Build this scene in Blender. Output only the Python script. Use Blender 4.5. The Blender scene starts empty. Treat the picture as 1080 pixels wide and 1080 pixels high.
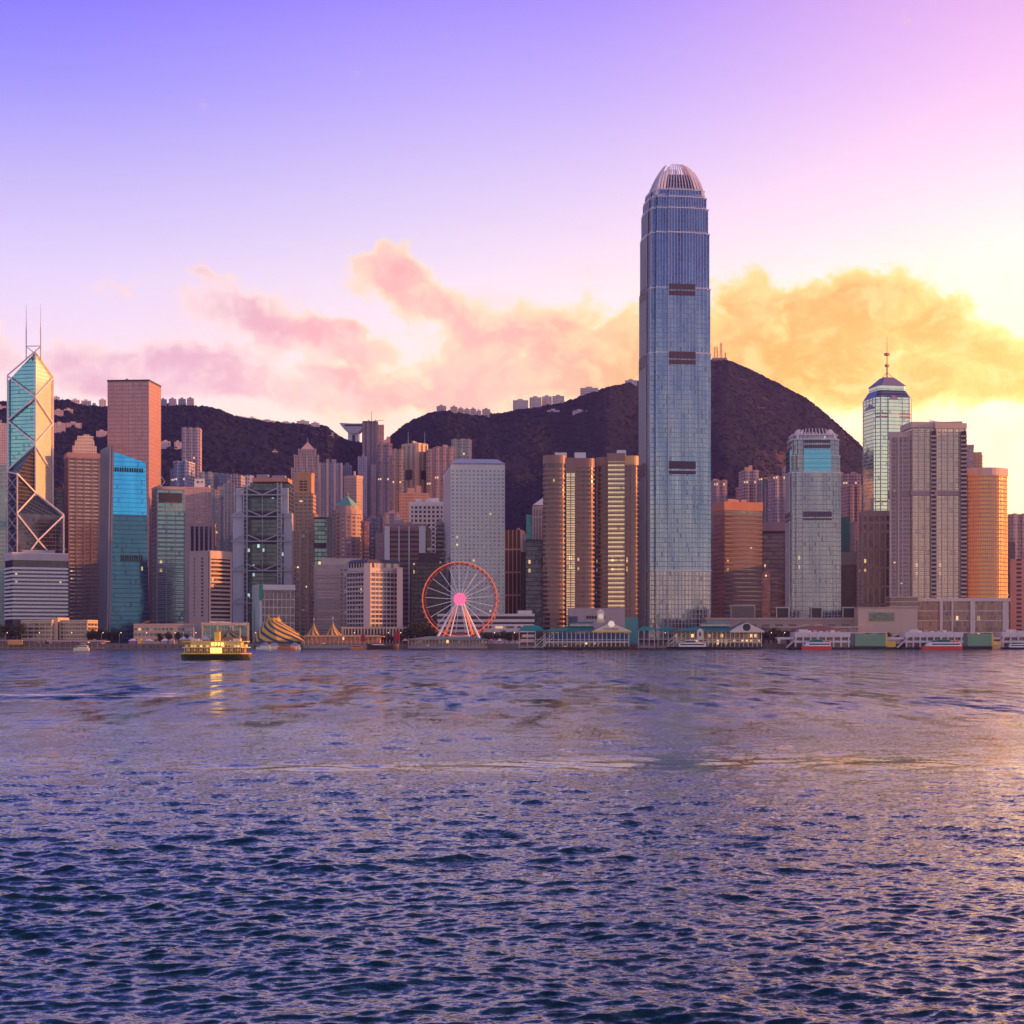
import bpy, math, random
import numpy as np
from mathutils import Vector
random.seed(7)
rng = np.random.default_rng(7)
S = bpy.context.scene
COL = S.collection
R = math.radians

# ------------------------------------------------------------------ camera
FPX, CX, HY, CAMZ = 1800.0, 540.0, 672.5, 9.0      # measured focal length and horizon of the photo (1080 px wide)
cam = bpy.data.cameras.new('camera')
cam.sensor_width = 36; cam.lens = FPX/1080*36
cam.shift_y = (HY-540)/1080
cam.clip_start = 0.5; cam.clip_end = 60000
camo = bpy.data.objects.new('camera', cam); COL.objects.link(camo)
camo.location = (0, 0, CAMZ); camo.rotation_euler = (R(90), 0, 0)
S.camera = camo

SUN_AZ, SUN_EL = 90.0, 9.5      # azimuth measured from +Y (view direction) towards +X (right)
HAZE = 0.000045

# ------------------------------------------------------------------ node helpers
class E:
    """expression over shader nodes"""
    def __init__(s, nt, sock): s.nt, s.s = nt, sock
    def m(s, op, *o, clamp=False):
        n = s.nt.nodes.new('ShaderNodeMath'); n.operation = op; n.use_clamp = clamp
        for i, a in enumerate((s,)+o):
            if isinstance(a, E): s.nt.links.new(a.s, n.inputs[i])
            else: n.inputs[i].default_value = a
        return E(s.nt, n.outputs[0])
    def __add__(s, o): return s.m('ADD', o)
    __radd__ = __add__
    def __sub__(s, o): return s.m('SUBTRACT', o)
    def __rsub__(s, o): return (s*-1)+o
    def __mul__(s, o): return s.m('MULTIPLY', o)
    __rmul__ = __mul__
    def __truediv__(s, o): return s.m('DIVIDE', o)
    def __neg__(s): return s*-1
    def floor(s): return s.m('FLOOR')
    def frac(s): return s.m('FRACT')
    def clamp(s): return s.m('MULTIPLY', 1.0, clamp=True)
    def lt(s, o): return s.m('LESS_THAN', o)
    def gt(s, o): return s.m('GREATER_THAN', o)
    def ss(s, a, b):
        n = s.nt.nodes.new('ShaderNodeMapRange'); n.interpolation_type = 'SMOOTHSTEP'
        s.nt.links.new(s.s, n.inputs[0]); n.inputs[1].default_value = a; n.inputs[2].default_value = b
        return E(s.nt, n.outputs[0])
def comb(nt, x, y, z):
    n = nt.nodes.new('ShaderNodeCombineXYZ')
    for i, a in enumerate((x, y, z)):
        if isinstance(a, E): nt.links.new(a.s, n.inputs[i])
        else: n.inputs[i].default_value = a
    return E(nt, n.outputs[0])
def sep(nt, v):
    n = nt.nodes.new('ShaderNodeSeparateXYZ'); nt.links.new(v.s, n.inputs[0])
    return [E(nt, o) for o in n.outputs]
def noise(nt, v, scale, detail=4, rough=0.55, dist=0.0, out=0):
    n = nt.nodes.new('ShaderNodeTexNoise')
    if v is not None: nt.links.new(v.s, n.inputs['Vector'])
    n.inputs['Scale'].default_value = scale; n.inputs['Detail'].default_value = detail
    n.inputs['Roughness'].default_value = rough; n.inputs['Distortion'].default_value = dist
    return E(nt, n.outputs[out])
def mixc(nt, f, a, b, mode='MIX'):
    n = nt.nodes.new('ShaderNodeMix'); n.data_type = 'RGBA'; n.blend_type = mode
    for sck, v in ((n.inputs[0], f), (n.inputs[6], a), (n.inputs[7], b)):
        if isinstance(v, E): nt.links.new(v.s, sck)
        elif isinstance(v, (int, float)): sck.default_value = v
        else: sck.default_value = (*v[:3], 1)
    return E(nt, n.outputs[2])
def vmath(nt, op, a, b):
    n = nt.nodes.new('ShaderNodeVectorMath'); n.operation = op
    for i, v in enumerate((a, b)):
        if isinstance(v, E): nt.links.new(v.s, n.inputs[i])
        elif isinstance(v, (int, float)):
            if op == 'SCALE': n.inputs[3].default_value = v
            else: n.inputs[i].default_value = (v, v, v)
        elif v is not None: n.inputs[i].default_value = v
    return E(nt, n.outputs[0])
def ramp(nt, f, stops):
    n = nt.nodes.new('ShaderNodeValToRGB'); nt.links.new(f.s, n.inputs[0])
    cr = n.color_ramp
    while len(cr.elements) < len(stops): cr.elements.new(0.5)
    for e, (p, c) in zip(cr.elements, stops): e.position = p; e.color = (*c[:3], 1)
    return E(nt, n.outputs[0])
def lin(c):
    return tuple(((v/255)/12.92 if v/255 <= 0.04045 else ((v/255+0.055)/1.055)**2.4) for v in c)

# ------------------------------------------------------------------ sky
world = bpy.data.worlds.new('World'); S.world = world; world.use_nodes = True
nt = world.node_tree
for n in list(nt.nodes): nt.nodes.remove(n)
tc = nt.nodes.new('ShaderNodeTexCoord')
dx, dy, dz = sep(nt, E(nt, tc.outputs['Generated']))
az = dx.m('ARCTAN2', dy)*(180/math.pi)               # degrees, 0 = ahead, + = right
el = dz.m('ARCSINE')*(180/math.pi)                    # degrees above the horizon
f = (el/60).clamp()
def rr(lst): return [(e/60, lin(c)) for e, c in lst]
left = ramp(nt, f, rr([(0, (250, 226, 196)), (6, (255, 232, 214)), (8.6, (250, 222, 238)), (11.7, (230, 212, 252)), (14.7, (200, 186, 253)), (17.6, (160, 150, 255)), (20.5, (130, 116, 255)), (27, (88, 112, 200)), (36, (44, 84, 148)), (60, (16, 44, 84))]))
mid = ramp(nt, f, rr([(0, (255, 226, 178)), (6, (255, 234, 205)), (8.6, (255, 236, 228)), (11.7, (242, 228, 246)), (14.7, (220, 206, 252)), (17.6, (192, 176, 255)), (20.5, (164, 145, 255)), (27, (108, 120, 205)), (36, (52, 88, 150)), (60, (16, 44, 84))]))
right = ramp(nt, f, rr([(0, (255, 222, 140)), (4, (255, 244, 205)), (7, (255, 248, 228)), (10, (255, 240, 226)), (12, (250, 234, 240)), (14.7, (234, 216, 250)), (17.6, (222, 190, 250)), (20.5, (214, 170, 242)), (27, (160, 132, 205)), (36, (84, 92, 150)), (60, (16, 44, 84))]))
back = ramp(nt, f, rr([(0, (240, 214, 196)), (3.5, (232, 222, 200)), (7, (206, 214, 214)), (11, (168, 184, 224)), (16, (140, 148, 205)), (26, (118, 124, 180)), (42, (72, 90, 140)), (60, (30, 60, 120))]))
c = mixc(nt, az.ss(-20, 2), left, mid)
c = mixc(nt, az.ss(0, 18), c, right)
c = mixc(nt, az.m('ABSOLUTE').ss(60, 120), c, vmath(nt, 'MULTIPLY', back, (2.0, 1.70, 1.58)))
# clouds: banks of cumulus given by bearing and elevation
P = comb(nt, az, el*1.25, 0)
warp = noise(nt, P, 0.35, 3, 0.6, out=1)
Pw = vmath(nt, 'ADD', P, vmath(nt, 'SCALE', vmath(nt, 'SUBTRACT', warp, 0.5), 2.2))
n1 = noise(nt, Pw, 0.5, 9, 0.60)
n2 = noise(nt, vmath(nt, 'ADD', Pw, (31.0, 7.0, 3.0)), 0.9, 5, 0.6)
pa, pe, _ = sep(nt, Pw); pe = pe/1.25
def blob(px, py, rx, ry, tilt, amp):
    a0 = math.degrees(math.atan((px-CX)/FPX)); e0 = math.degrees(math.atan((HY-py)/FPX))
    sx, sy = rx/FPX*57.3, ry/FPX*57.3
    ct, st = math.cos(R(tilt)), math.sin(R(tilt))
    X = pa-a0; Y = pe-e0
    u = (X*ct-Y*st)/sx; v = (X*st+Y*ct)/sy
    g = (u*u+v*v)*-0.7
    return g.m('EXPONENT')*amp
bl = None
for b in [(410, 288, 46, 25, 20, 1.15), (470, 332, 55, 20, 38, 1.0), (575, 350, 45, 26, -8, .95), (545, 396, 125, 34, 0, .95), (645, 372, 60, 38, 0, .9),
          (285, 344, 72, 20, 14, 1.1), (212, 294, 32, 9, 16, .8), (150, 388, 85, 20, 4, 1.1), (218, 396, 42, 24, -10, 1.0), (88, 404, 55, 18, 0, 1.0), (330, 400, 80, 16, 4, .5), (300, 424, 70, 12, 5, .5), (130, 318, 50, 8, 10, .4), (440, 425, 90, 14, 0, .6), (360, 355, 40, 14, 20, .6),
          (400, 405, 60, 16, 10, .5), (795, 340, 80, 38, 0, .85), (880, 350, 75, 32, 8, .9), (950, 330, 52, 30, 22, .9), (850, 400, 110, 32, 0, .9), (990, 400, 85, 24, 6, .85), (1060, 395, 50, 26, 0, .8), (940, 420, 110, 14, 0, .55),
          (1220, 380, 90, 40, 0, .9), (-160, 390, 120, 26, 0, .8), (-330, 300, 90, 20, 10, .7)]:
    g = blob(*b); bl = g if bl is None else bl+g
dens = bl.m('MINIMUM', 1.15)*0.86 + (n1-0.5)*1.7 + (n2-0.5)*0.75
cov = dens.ss(0.30, 0.68)
core = dens.ss(0.45, 1.05)
cl_l = mixc(nt, core, lin((255, 222, 224)), lin((228, 172, 198)))
cl_m = mixc(nt, core, lin((255, 228, 190)), lin((248, 172, 172)))
cl_r = mixc(nt, core, lin((255, 214, 128)), lin((246, 144, 50)))
cc = mixc(nt, az.ss(-11, -4), cl_l, cl_m)
cc = mixc(nt, az.ss(-1, 7), cc, cl_r)
cc = mixc(nt, n2.ss(0.42, 0.68)*0.55, cc, mixc(nt, az.ss(-10, 8), lin((255, 226, 222)), lin((255, 222, 150))))
cc = mixc(nt, az.m('ABSOLUTE').ss(60, 120), cc, lin((200, 160, 190)))
veil = noise(nt, vmath(nt, 'ADD', P, (5.0, 40.0, 0.0)), 0.22, 6, 0.62).ss(0.42, 0.72)*el.ss(4, 7)*el.ss(13.5, 9.5)*az.ss(-17, -4)
c = mixc(nt, veil*0.55*az.m('ABSOLUTE').ss(60, 30), c, mixc(nt, az.ss(-6, 6), lin((255, 206, 188)), lin((255, 212, 140))))
c = mixc(nt, cov*0.88, c, cc)
# warm sky lobes left of the sun; the second added to gild the water
sund = Vector((math.sin(R(SUN_AZ))*math.cos(R(SUN_EL)), math.cos(R(SUN_AZ))*math.cos(R(SUN_EL)), math.sin(R(SUN_EL))))
n = nt.nodes.new('ShaderNodeVectorMath'); n.operation = 'DOT_PRODUCT'; nt.links.new(tc.outputs['Generated'], n.inputs[0]); n.inputs[1].default_value = sund
dot = E(nt, n.outputs['Value']).m('MAXIMUM', 0.0)
ga = (az-66)/40; ge = el/11.5
glow = ((ga*ga+ge*ge)*-1).m('EXPONENT')*1.3
gb = (az-40)/25; gh = (el-4)/13
glow2 = ((gb*gb+gh*gh)*-1).m('EXPONENT')*1.9
c = vmath(nt, 'ADD', c, vmath(nt, 'SCALE', mixc(nt, 1.0, (0, 0, 0), (1.0, 0.62, 0.22)), 1.0))
glown = c.s.node
glown.inputs[1].default_value = (0, 0, 0)
for l in list(glown.inputs[1].links): nt.links.remove(l)
gv = nt.nodes.new('ShaderNodeVectorMath'); gv.operation = 'SCALE'; gv.inputs[0].default_value = (1.0, .55, .16); nt.links.new(glow.s, gv.inputs[3])
g2 = nt.nodes.new('ShaderNodeVectorMath'); g2.operation = 'SCALE'; g2.inputs[0].default_value = (1.0, .36, .02); nt.links.new(glow2.s, g2.inputs[3])
nt.links.new(vmath(nt, 'ADD', E(nt, gv.outputs[0]), E(nt, g2.outputs[0])).s, glown.inputs[1])
lowb = vmath(nt, 'SCALE', c, 1.0); nt.links.new((el.ss(16, 4)*0.22+1.03).s, lowb.s.node.inputs[3]); c = lowb
# below the horizon: dim sea colour
c = mixc(nt, el.ss(-1.5, 0.0), lin((60, 60, 95)), c)
bg = nt.nodes.new('ShaderNodeBackground'); nt.links.new(c.s, bg.inputs[0]); bg.inputs[1].default_value = 0.707
sky = nt.nodes.new('ShaderNodeTexSky'); sky.sky_type = 'NISHITA'; sky.sun_disc = False
sky.sun_elevation = R(SUN_EL); sky.sun_rotation = R(SUN_AZ)
bg2 = nt.nodes.new('ShaderNodeBackground'); nt.links.new(sky.outputs[0], bg2.inputs[0]); bg2.inputs[1].default_value = 0.006
ad = nt.nodes.new('ShaderNodeAddShader'); nt.links.new(bg.outputs[0], ad.inputs[0]); nt.links.new(bg2.outputs[0], ad.inputs[1])
wo = nt.nodes.new('ShaderNodeOutputWorld'); nt.links.new(ad.outputs[0], wo.inputs[0])

sl = bpy.data.lights.new('sun', 'SUN'); sl.energy = 5.0; sl.angle = R(0.6); sl.color = (1.0, 0.37, 0.08)
so = bpy.data.objects.new('sun', sl); COL.objects.link(so)
so.rotation_euler = (-sund).to_track_quat('-Z', 'Y').to_euler(); so.location = (600, 200, 700)

vs = S.view_settings; vs.view_transform = 'Standard'; vs.look = 'None'; vs.gamma = 1; vs.use_curve_mapping = False; vs.exposure = 0.5
S.render.engine = 'CYCLES'
S.cycles.max_bounces = 5; S.cycles.diffuse_bounces = 2; S.cycles.glossy_bounces = 3; S.cycles.volume_bounces = 0; S.cycles.transmission_bounces = 2
S.cycles.use_adaptive_sampling = True; S.cycles.sample_clamp_indirect = 4.0
# ------------------------------------------------------------------ mesh helpers
def link_mesh(name, me, mat, parent=None, loc=None):
    o = bpy.data.objects.new(name, me); COL.objects.link(o)
    if mat is not None and not me.materials: me.materials.append(mat)
    if parent is not None: o.parent = parent
    if loc is not None: o.location = loc
    return o
def np_mesh(name, V, F, smooth=False):
    V = np.asarray(V, dtype=np.float32); F = np.asarray(F, dtype=np.int32)
    me = bpy.data.meshes.new(name); k = F.shape[1]
    me.vertices.add(len(V)); me.vertices.foreach_set('co', V.ravel())
    me.loops.add(F.size); me.loops.foreach_set('vertex_index', F.ravel())
    me.polygons.add(len(F)); me.polygons.foreach_set('loop_start', np.arange(0, F.size, k, dtype=np.int32))
    me.polygons.foreach_set('loop_total', np.full(len(F), k, dtype=np.int32))
    me.polygons.foreach_set('use_smooth', np.full(len(F), smooth))
    me.update(); me.validate(); return me
def structure(o): o['kind'] = 'structure'; return o

# ------------------------------------------------------------------ water
def ss(a, b, x):
    t = np.clip((x-a)/(b-a), 0, 1); return t*t*(3-2*t)
def water_height(X, Y, dyl):
    Z = np.zeros_like(X); DX = np.zeros_like(X); DY = np.zeros_like(X)
    r = np.random.default_rng(11)
    gx = np.sin(X*0.021+1.3+np.sin(Y*0.017))*np.sin(Y*0.013+0.4*np.sin(X*0.011))
    gust = 1.0+0.6*gx+0.25*np.sin(X*0.09+2*np.sin(Y*.05))*np.sin(Y*0.045+1.7)
    for k in range(170):
        lam = 0.45*(12/0.45)**(r.random()**1.35)
        th = math.pi/2+r.normal()*0.5
        kx, ky = math.cos(th)*2*math.pi/lam, math.sin(th)*2*math.pi/lam
        amp = 0.0033*lam**0.66*(0.5+r.random())
        if lam > 2.5: amp *= 0.75
        if lam > 6: amp *= 0.6
        ph = r.random()*6.283
        w = ss(2.2, 5.0, lam/dyl)
        a = amp*w*gust
        p = kx*X+ky*Y+ph
        s_, c_ = np.sin(p), np.cos(p)
        Z += a*s_
        q = 0.85
        DX -= q*a*c_*math.cos(th)*-1; DY -= q*a*c_*math.sin(th)*-1
    return Z, DX, DY
def streak(X, Y):        # a long slick left by a passing boat, gently curved
    yc = 121+0.030*(X-20)+2.6*np.sin(X*0.09)
    return np.exp(-((Y-yc)/(5.5+2*np.sin(X*.09)))**2)*ss(-48, -20, X)
nr, nc = 860, 760
pix = np.linspace(1150, 678.6, nr)[:, None]
dist = FPX*CAMZ/(pix-HY)
dist = np.clip(dist, 30, 2300)
ang = np.linspace(-0.43, 0.43, nc)[None, :]
X = dist*ang; Y = np.broadcast_to(dist, X.shape).copy()
dyl = np.maximum(np.gradient(dist[:, 0])[:, None]*np.ones_like(X), dist*0.86/nc)
Z, DX, DY = water_height(X, Y, dyl)
sk = streak(X, Y)*(0.45+0.55*ss(-.5, .6, np.sin(X*.19+.5)*np.sin(X*.083+1)+.3))
Z = Z*(1-0.75*sk)+sk*0.07*np.sin(Y*1.2+0.35*X+2.2*np.sin(X*0.17)+1.5*np.sin(X*0.41+Y*.3))
WX = X+DX; WY = Y+DY
V = np.stack([WX, WY, Z], -1).reshape(-1, 3)
ii = np.arange(nr*nc).reshape(nr, nc)
F = np.stack([ii[:-1, :-1], ii[:-1, 1:], ii[1:, 1:], ii[1:, :-1]], -1).reshape(-1, 4)
# keep only rows in front of the sea wall
me = np_mesh('water', V, F, True)
at = me.attributes.new('unresolved', 'FLOAT', 'POINT'); at.data.foreach_set('value', ss(0.25, 2.2, dyl).astype(np.float32).ravel())
at = me.attributes.new('slick', 'FLOAT', 'POINT'); at.data.foreach_set('value', sk.astype(np.float32).ravel())
def water_material():
    m = bpy.data.materials.new('sea_water'); m.use_nodes = True; nt = m.node_tree
    b = nt.nodes['Principled BSDF']
    g = nt.nodes.new('ShaderNodeNewGeometry'); pos = E(nt, g.outputs['Position'])
    def attr(nm):
        a = nt.nodes.new('ShaderNodeAttribute'); a.attribute_name = nm; return E(nt, a.outputs['Fac'])
    un, sl_ = attr('unresolved'), attr('slick')
    x, y, z = sep(nt, pos)
    P1 = comb(nt, x*0.75, y*1.3, z)
    f1 = vmath(nt, 'SUBTRACT', noise(nt, P1, 4.4, 5, 0.7, out=1), 0.5)
    f2 = vmath(nt, 'SUBTRACT', noise(nt, comb(nt, x*0.6, y*1.4, 5.0), 0.55, 3, 0.6, out=1), 0.5)
    gst = noise(nt, comb(nt, x*0.5, y*0.9, 0.0), 0.02, 3, 0.6)
    amp = (gst.ss(0.3, 0.7)*0.30+0.30)*(1-sl_*0.75)
    v = vmath(nt, 'ADD', vmath(nt, 'SCALE', f1, 1.0), vmath(nt, 'SCALE', f2, 1.0))
    s1 = v.s.node
    a1 = s1.inputs[0].links[0].from_node; nt.links.new((amp*2.7).s, a1.inputs[3])
    a2 = s1.inputs[1].links[0].from_node; nt.links.new((un*amp*1.5).s, a2.inputs[3])
    f3 = vmath(nt, 'SUBTRACT', noise(nt, comb(nt, x*0.22, y*0.045, 9.0), 1.0, 5, 0.66, out=1), 0.5)
    f3 = vmath(nt, 'SCALE', f3, 1.0); nt.links.new((un*1.35).s, f3.s.node.inputs[3]); v = vmath(nt, 'ADD', v, f3)
    f4 = noise(nt, comb(nt, x*0.055, y*0.012, 3.0), 1.0, 6, 0.66)
    v = vmath(nt, 'ADD', v, comb(nt, 0.0, un*((f4-0.5)*-0.95-0.075)-0.012, 0.0))
    v = vmath(nt, 'MULTIPLY', v, (1, 1, 0))
    nn = nt.nodes.new('ShaderNodeVectorMath'); nn.operation = 'NORMALIZE'
    nt.links.new(vmath(nt, 'ADD', E(nt, g.outputs['Normal']), v).s, nn.inputs[0])
    nt.links.new(nn.outputs[0], b.inputs['Normal'])
    # wake foam far left
    yc = 262+x*-0.10
    band = ((y-yc)/13.0); band = (band*band*-1).m('EXPONENT')*x.ss(-46, -52)
    band2 = ((y-yc+26)/8.0); band2 = (band2*band2*-1).m('EXPONENT')*x.ss(-58, -70)*0.8
    fo = ((band*(noise(nt, comb(nt, x*0.06, y*0.1, 0.0), 1.0, 2, 0.5).ss(.35, .6)*.5+.5)+band2*.8).m('MINIMUM', 1.0)*0.8+noise(nt, comb(nt, x*0.5, y*0.22, 0.0), 1.0, 6, 0.75)*1.3)
    foam = fo.ss(1.04, 1.42)
    nt.links.new(mixc(nt, foam, (0.004, 0.022, 0.036), (0.75, 0.75, 0.8)).s, b.inputs['Base Color'])
    nt.links.new((foam*0.8+0.06).s, b.inputs['Roughness'])
    b.inputs['IOR'].default_value = 2.05
    return m
WATER = water_material()
structure(link_mesh('water', me, WATER))
# quiet outer water beside and behind the modelled swell
def flat_mesh(name, polys, z):
    V, F = [], []
    for p in polys:
        F.append(tuple(range(len(V), len(V)+len(p)))); V += [(a, b, z) for a, b in p]
    me = bpy.data.meshes.new(name); me.from_pydata(V, [], F); return me
k = 0.43
structure(link_mesh('water', flat_mesh('outer_water', [
    [(-3300, -500), (3300, -500), (3300, 34), (-3300, 34)],
    [(-3300, 34), (-34*k, 34), (-1400*k, 1400), (-3300, 1400)],
    [(34*k, 34), (3300, 34), (3300, 1400), (1400*k, 1400)]], -0.05), WATER))
# ------------------------------------------------------------------ terrain
def px2u(px): return (px-CX)/FPX
RIDGE = np.array([(-900, 450), (-400, 440), (-120, 424), (0, 425), (57, 422), (75, 423), (90, 429), (112, 430), (170, 427), (205, 429), (225, 431), (240, 437), (252, 441), (290, 446), (318, 448), (343, 450), (352, 458), (368, 466), (392, 470),
   (408, 466), (420, 455), (432, 446), (455, 436), (470, 434), (500, 439), (530, 437), (545, 433), (575, 429), (600, 424), (625, 414), (642, 408), (672, 402), (700, 392), (730, 381), (752, 379), (766, 379), (790, 389), (820, 404), (850, 420), (868, 434), (885, 449), (908, 470), (935, 500), (965, 528), (1000, 553), (1040, 575), (1090, 588), (1250, 600), (1900, 610)], float)
RDIST = np.array([(-900, 2700), (200, 2800), (345, 2850), (395, 3050), (455, 2950), (640, 3000), (752, 3300), (908, 3250), (1900, 3200)], float)
def ridge(u):
    px = u*FPX+CX
    y = np.interp(px, RIDGE[:, 0], RIDGE[:, 1]); d = np.interp(px, RDIST[:, 0], RDIST[:, 1])
    return (HY-y)/FPX*d+CAMZ, d
def vnoise(X, Y, s, seed):
    r = np.random.default_rng(seed); G = r.random((64, 64))
    x = X/s; y = Y/s; xi = np.floor(x).astype(int); yi = np.floor(y).astype(int)
    fx = x-xi; fy = y-yi; fx = fx*fx*(3-2*fx); fy = fy*fy*(3-2*fy)
    g = lambda a, b: G[a % 64, b % 64]
    return (g(xi, yi)*(1-fx)+g(xi+1, yi)*fx)*(1-fy)+(g(xi, yi+1)*(1-fx)+g(xi+1, yi+1)*fx)*fy-0.5
def terrain(X, Y):
    X = np.asarray(X, float); Y = np.asarray(Y, float)
    u = X/Y; H, D = ridge(u)
    y0 = 1900.0; t = np.clip((Y-y0)/(D-y0), 0, 2)
    up = np.clip(t, 0, 1)**1.35
    z = 9+(H-9)*np.where(t <= 1, up, np.clip(1-(t-1)*0.9, 0, 1))
    env = np.clip(t, 0, 1)*np.clip(1.0-t, 0, 1)*4*np.clip((1.02-t)/0.1, 0, 1)
    n = vnoise(X, Y*0.35, 170, 1)*95+vnoise(X+0.4*Y, Y*0.5, 75, 2)*34+vnoise(X, Y, 34, 3)*12
    return np.maximum(z+env*n-env*12, 4.2)

# ------------------------------------------------------------------ mesh builder
class MB:
    def __init__(s): s.v = []; s.f = []; s.m = []; s.uv = []; s.mats = []
    def mi(s, m):
        if m not in s.mats: s.mats.append(m)
        return s.mats.index(m)
    def face(s, pts, uvs=None, m=None):
        b = len(s.v); s.v += [tuple(p) for p in pts]; s.f.append(tuple(range(b, b+len(pts))))
        s.uv.append(uvs if uvs else [(0, 0)]*len(pts)); s.m.append(s.mi(m) if m is not None else 0)
        return s
    def prism(s, P, z0, z1, Q=None, cap=True, m=None, mcap=None, z1s=None):
        """P footprint ccw (world xy); Q = top footprint; z1s = list of top heights"""
        Q = Q or P; n = len(P); u = 0
        zt = z1s or [z1]*n
        for i in range(n):
            j = (i+1) % n; L = math.dist(P[i], P[j])
            s.face([(*P[i], z0), (*P[j], z0), (*Q[j], zt[j]), (*Q[i], zt[i])], [(u, z0), (u+L, z0), (u+L, zt[j]), (u, zt[i])], m)
            u += L
        if cap:
            s.face([(*q, z) for q, z in zip(Q, zt)], None, mcap if mcap is not None else m)
            s.face([(*p, z0) for p in reversed(P)], None, mcap if mcap is not None else m)
        return s
    def box(s, x0, x1, y0, y1, z0, z1, m=None):
        return s.prism([(x0, y0), (x1, y0), (x1, y1), (x0, y1)], z0, z1, m=m)
    def bar(s, a, b, r, n=4, m=None, r2=None):
        a, b = Vector(a), Vector(b); d = (b-a).normalized(); r2 = r if r2 is None else r2
        t = Vector((0, 0, 1)) if abs(d.z) < .9 else Vector((1, 0, 0))
        p = d.cross(t).normalized(); q = d.cross(p)
        A = [a+(p*math.cos(k*2*math.pi/n+.785)+q*math.sin(k*2*math.pi/n+.785))*r for k in range(n)]
        B = [b+(p*math.cos(k*2*math.pi/n+.785)+q*math.sin(k*2*math.pi/n+.785))*r2 for k in range(n)]
        for k in range(n):
            j = (k+1) % n; s.face([A[j], A[k], B[k], B[j]], None, m)
        s.face(A, None, m); s.face(B[::-1], None, m); return s
    def ball(s, c, r, n=10, k=6, m=None, sz=1.0):
        for i in range(k):
            t0, t1 = math.pi*i/k, math.pi*(i+1)/k
            for j in range(n):
                p0, p1 = 2*math.pi*j/n, 2*math.pi*(j+1)/n
                pt = lambda t, p: (c[0]+r*math.sin(t)*math.cos(p), c[1]+r*math.sin(t)*math.sin(p), c[2]+r*sz*math.cos(t))
                s.face([pt(t1, p0), pt(t1, p1), pt(t0, p1), pt(t0, p0)], None, m)
        return s
    def build(s, name, mat=None, parent=None, smooth=False):
        off = Vector(parent_world(parent)) if parent is not None else Vector((0, 0, 0))
        me = bpy.data.meshes.new(name)
        me.from_pydata([(a-off.x, b-off.y, c-off.z) for a, b, c in s.v], [], s.f)
        ul = me.uv_layers.new(name='UVMap'); flat = [c for f in s.uv for p in f for c in p]
        ul.data.foreach_set('uv', flat)
        for m in (s.mats or [mat]): me.materials.append(m)
        if s.mats: me.polygons.foreach_set('material_index', s.m)
        if smooth: me.polygons.foreach_set('use_smooth', [True]*len(s.f))
        o = bpy.data.objects.new(name, me); COL.objects.link(o)
        if parent is not None: o.parent = parent
        return o
WORLD = {}
def parent_world(o):
    p = Vector((0, 0, 0))
    while o is not None: p += Vector(o.location); o = o.parent
    return p
def thing(name, label, cat, loc, group=None):
    o = bpy.data.objects.new(name, None); COL.objects.link(o); o.location = loc; o.empty_display_size = 1
    tag(o, label, cat, group); return o
def tag(o, label, cat, group=None):
    o['label'] = label; o['category'] = cat
    if group: o['group'] = group
    return o
def inst(src, dloc, name=None):
    o = src.copy(); COL.objects.link(o); o.location = Vector(src.location)+Vector(dloc)
    return o
def repeat(build_one, offsets, cap=100):
    """build_one() -> object; offsets = vectors of the repeats (first = zero)"""
    first = build_one(); out = [first]
    for d in offsets: out.append(inst(first, d))
    return out
def cp(px, d): return px2u(px)*d
def zp(py, d): return CAMZ+(HY-py)/FPX*d
def pt(px, d): return (cp(px, d), d)
def quad(xa, xc, xb, d, th):
    """rectangle footprint: near corner at pixel column xc, distance d; right wall runs at angle th, left wall at th+90, seen from xa to xb. ccw from near corner"""
    c, s = math.cos(R(th)), math.sin(R(th)); X0 = cp(xc, d)
    ub, ua = px2u(xb), px2u(xa)
    wr = (ub*d-X0)/(c-ub*s); wl = (X0-ua*d)/(s+ua*c)
    N = (X0, d); A = (X0+wr*c, d+wr*s); C = (X0-wl*s, d+wl*c); B = (A[0]-wl*s, A[1]+wl*c)
    return [N, A, B, C]
def face_box(x0, x1, d, depth, th=None):
    """footprint facing the camera at about d, from pixel x0 to x1"""
    t = th if th is not None else -math.degrees(math.atan(px2u((x0+x1)/2)))
    c, s = math.cos(R(t)), math.sin(R(t)); xm = (x0+x1)/2; M = pt(xm, d)
    def hit(px):
        u = px2u(px); w = (u*d-M[0])/(c-u*s); return (M[0]+w*c, d+w*s)
    a, b = hit(x0), hit(x1)
    return [a, b, (b[0]-s*depth, b[1]+c*depth), (a[0]-s*depth, a[1]+c*depth)]
def offset(P, r):
    n = len(P); out = []
    for i in range(n):
        a, b, c = Vector(P[i-1]), Vector(P[i]), Vector(P[(i+1) % n])
        e1 = (b-a).normalized(); e2 = (c-b).normalized()
        n1 = Vector((e1.y, -e1.x)); n2 = Vector((e2.y, -e2.x)); m = n1+n2
        k = r/max(0.35, (1+n1.dot(n2))) ; out.append((b.x+m.x*k, b.y+m.y*k))
    return out
def centre(P): return (sum(p[0] for p in P)/len(P), sum(p[1] for p in P)/len(P))
def roundq(P, i, r, k=5):
    """round corner i of footprint with radius r"""
    a, b, c = Vector(P[i-1]), Vector(P[i]), Vector(P[(i+1) % len(P)])
    p = b+(a-b).normalized()*r; q = b+(c-b).normalized()*r; o = []
    for j in range(k+1):
        t = j/k; v = p*(1-t)**2+b*2*t*(1-t)+q*t*t; o.append((v.x, v.y))
    return P[:i]+o+P[i+1:]

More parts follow.
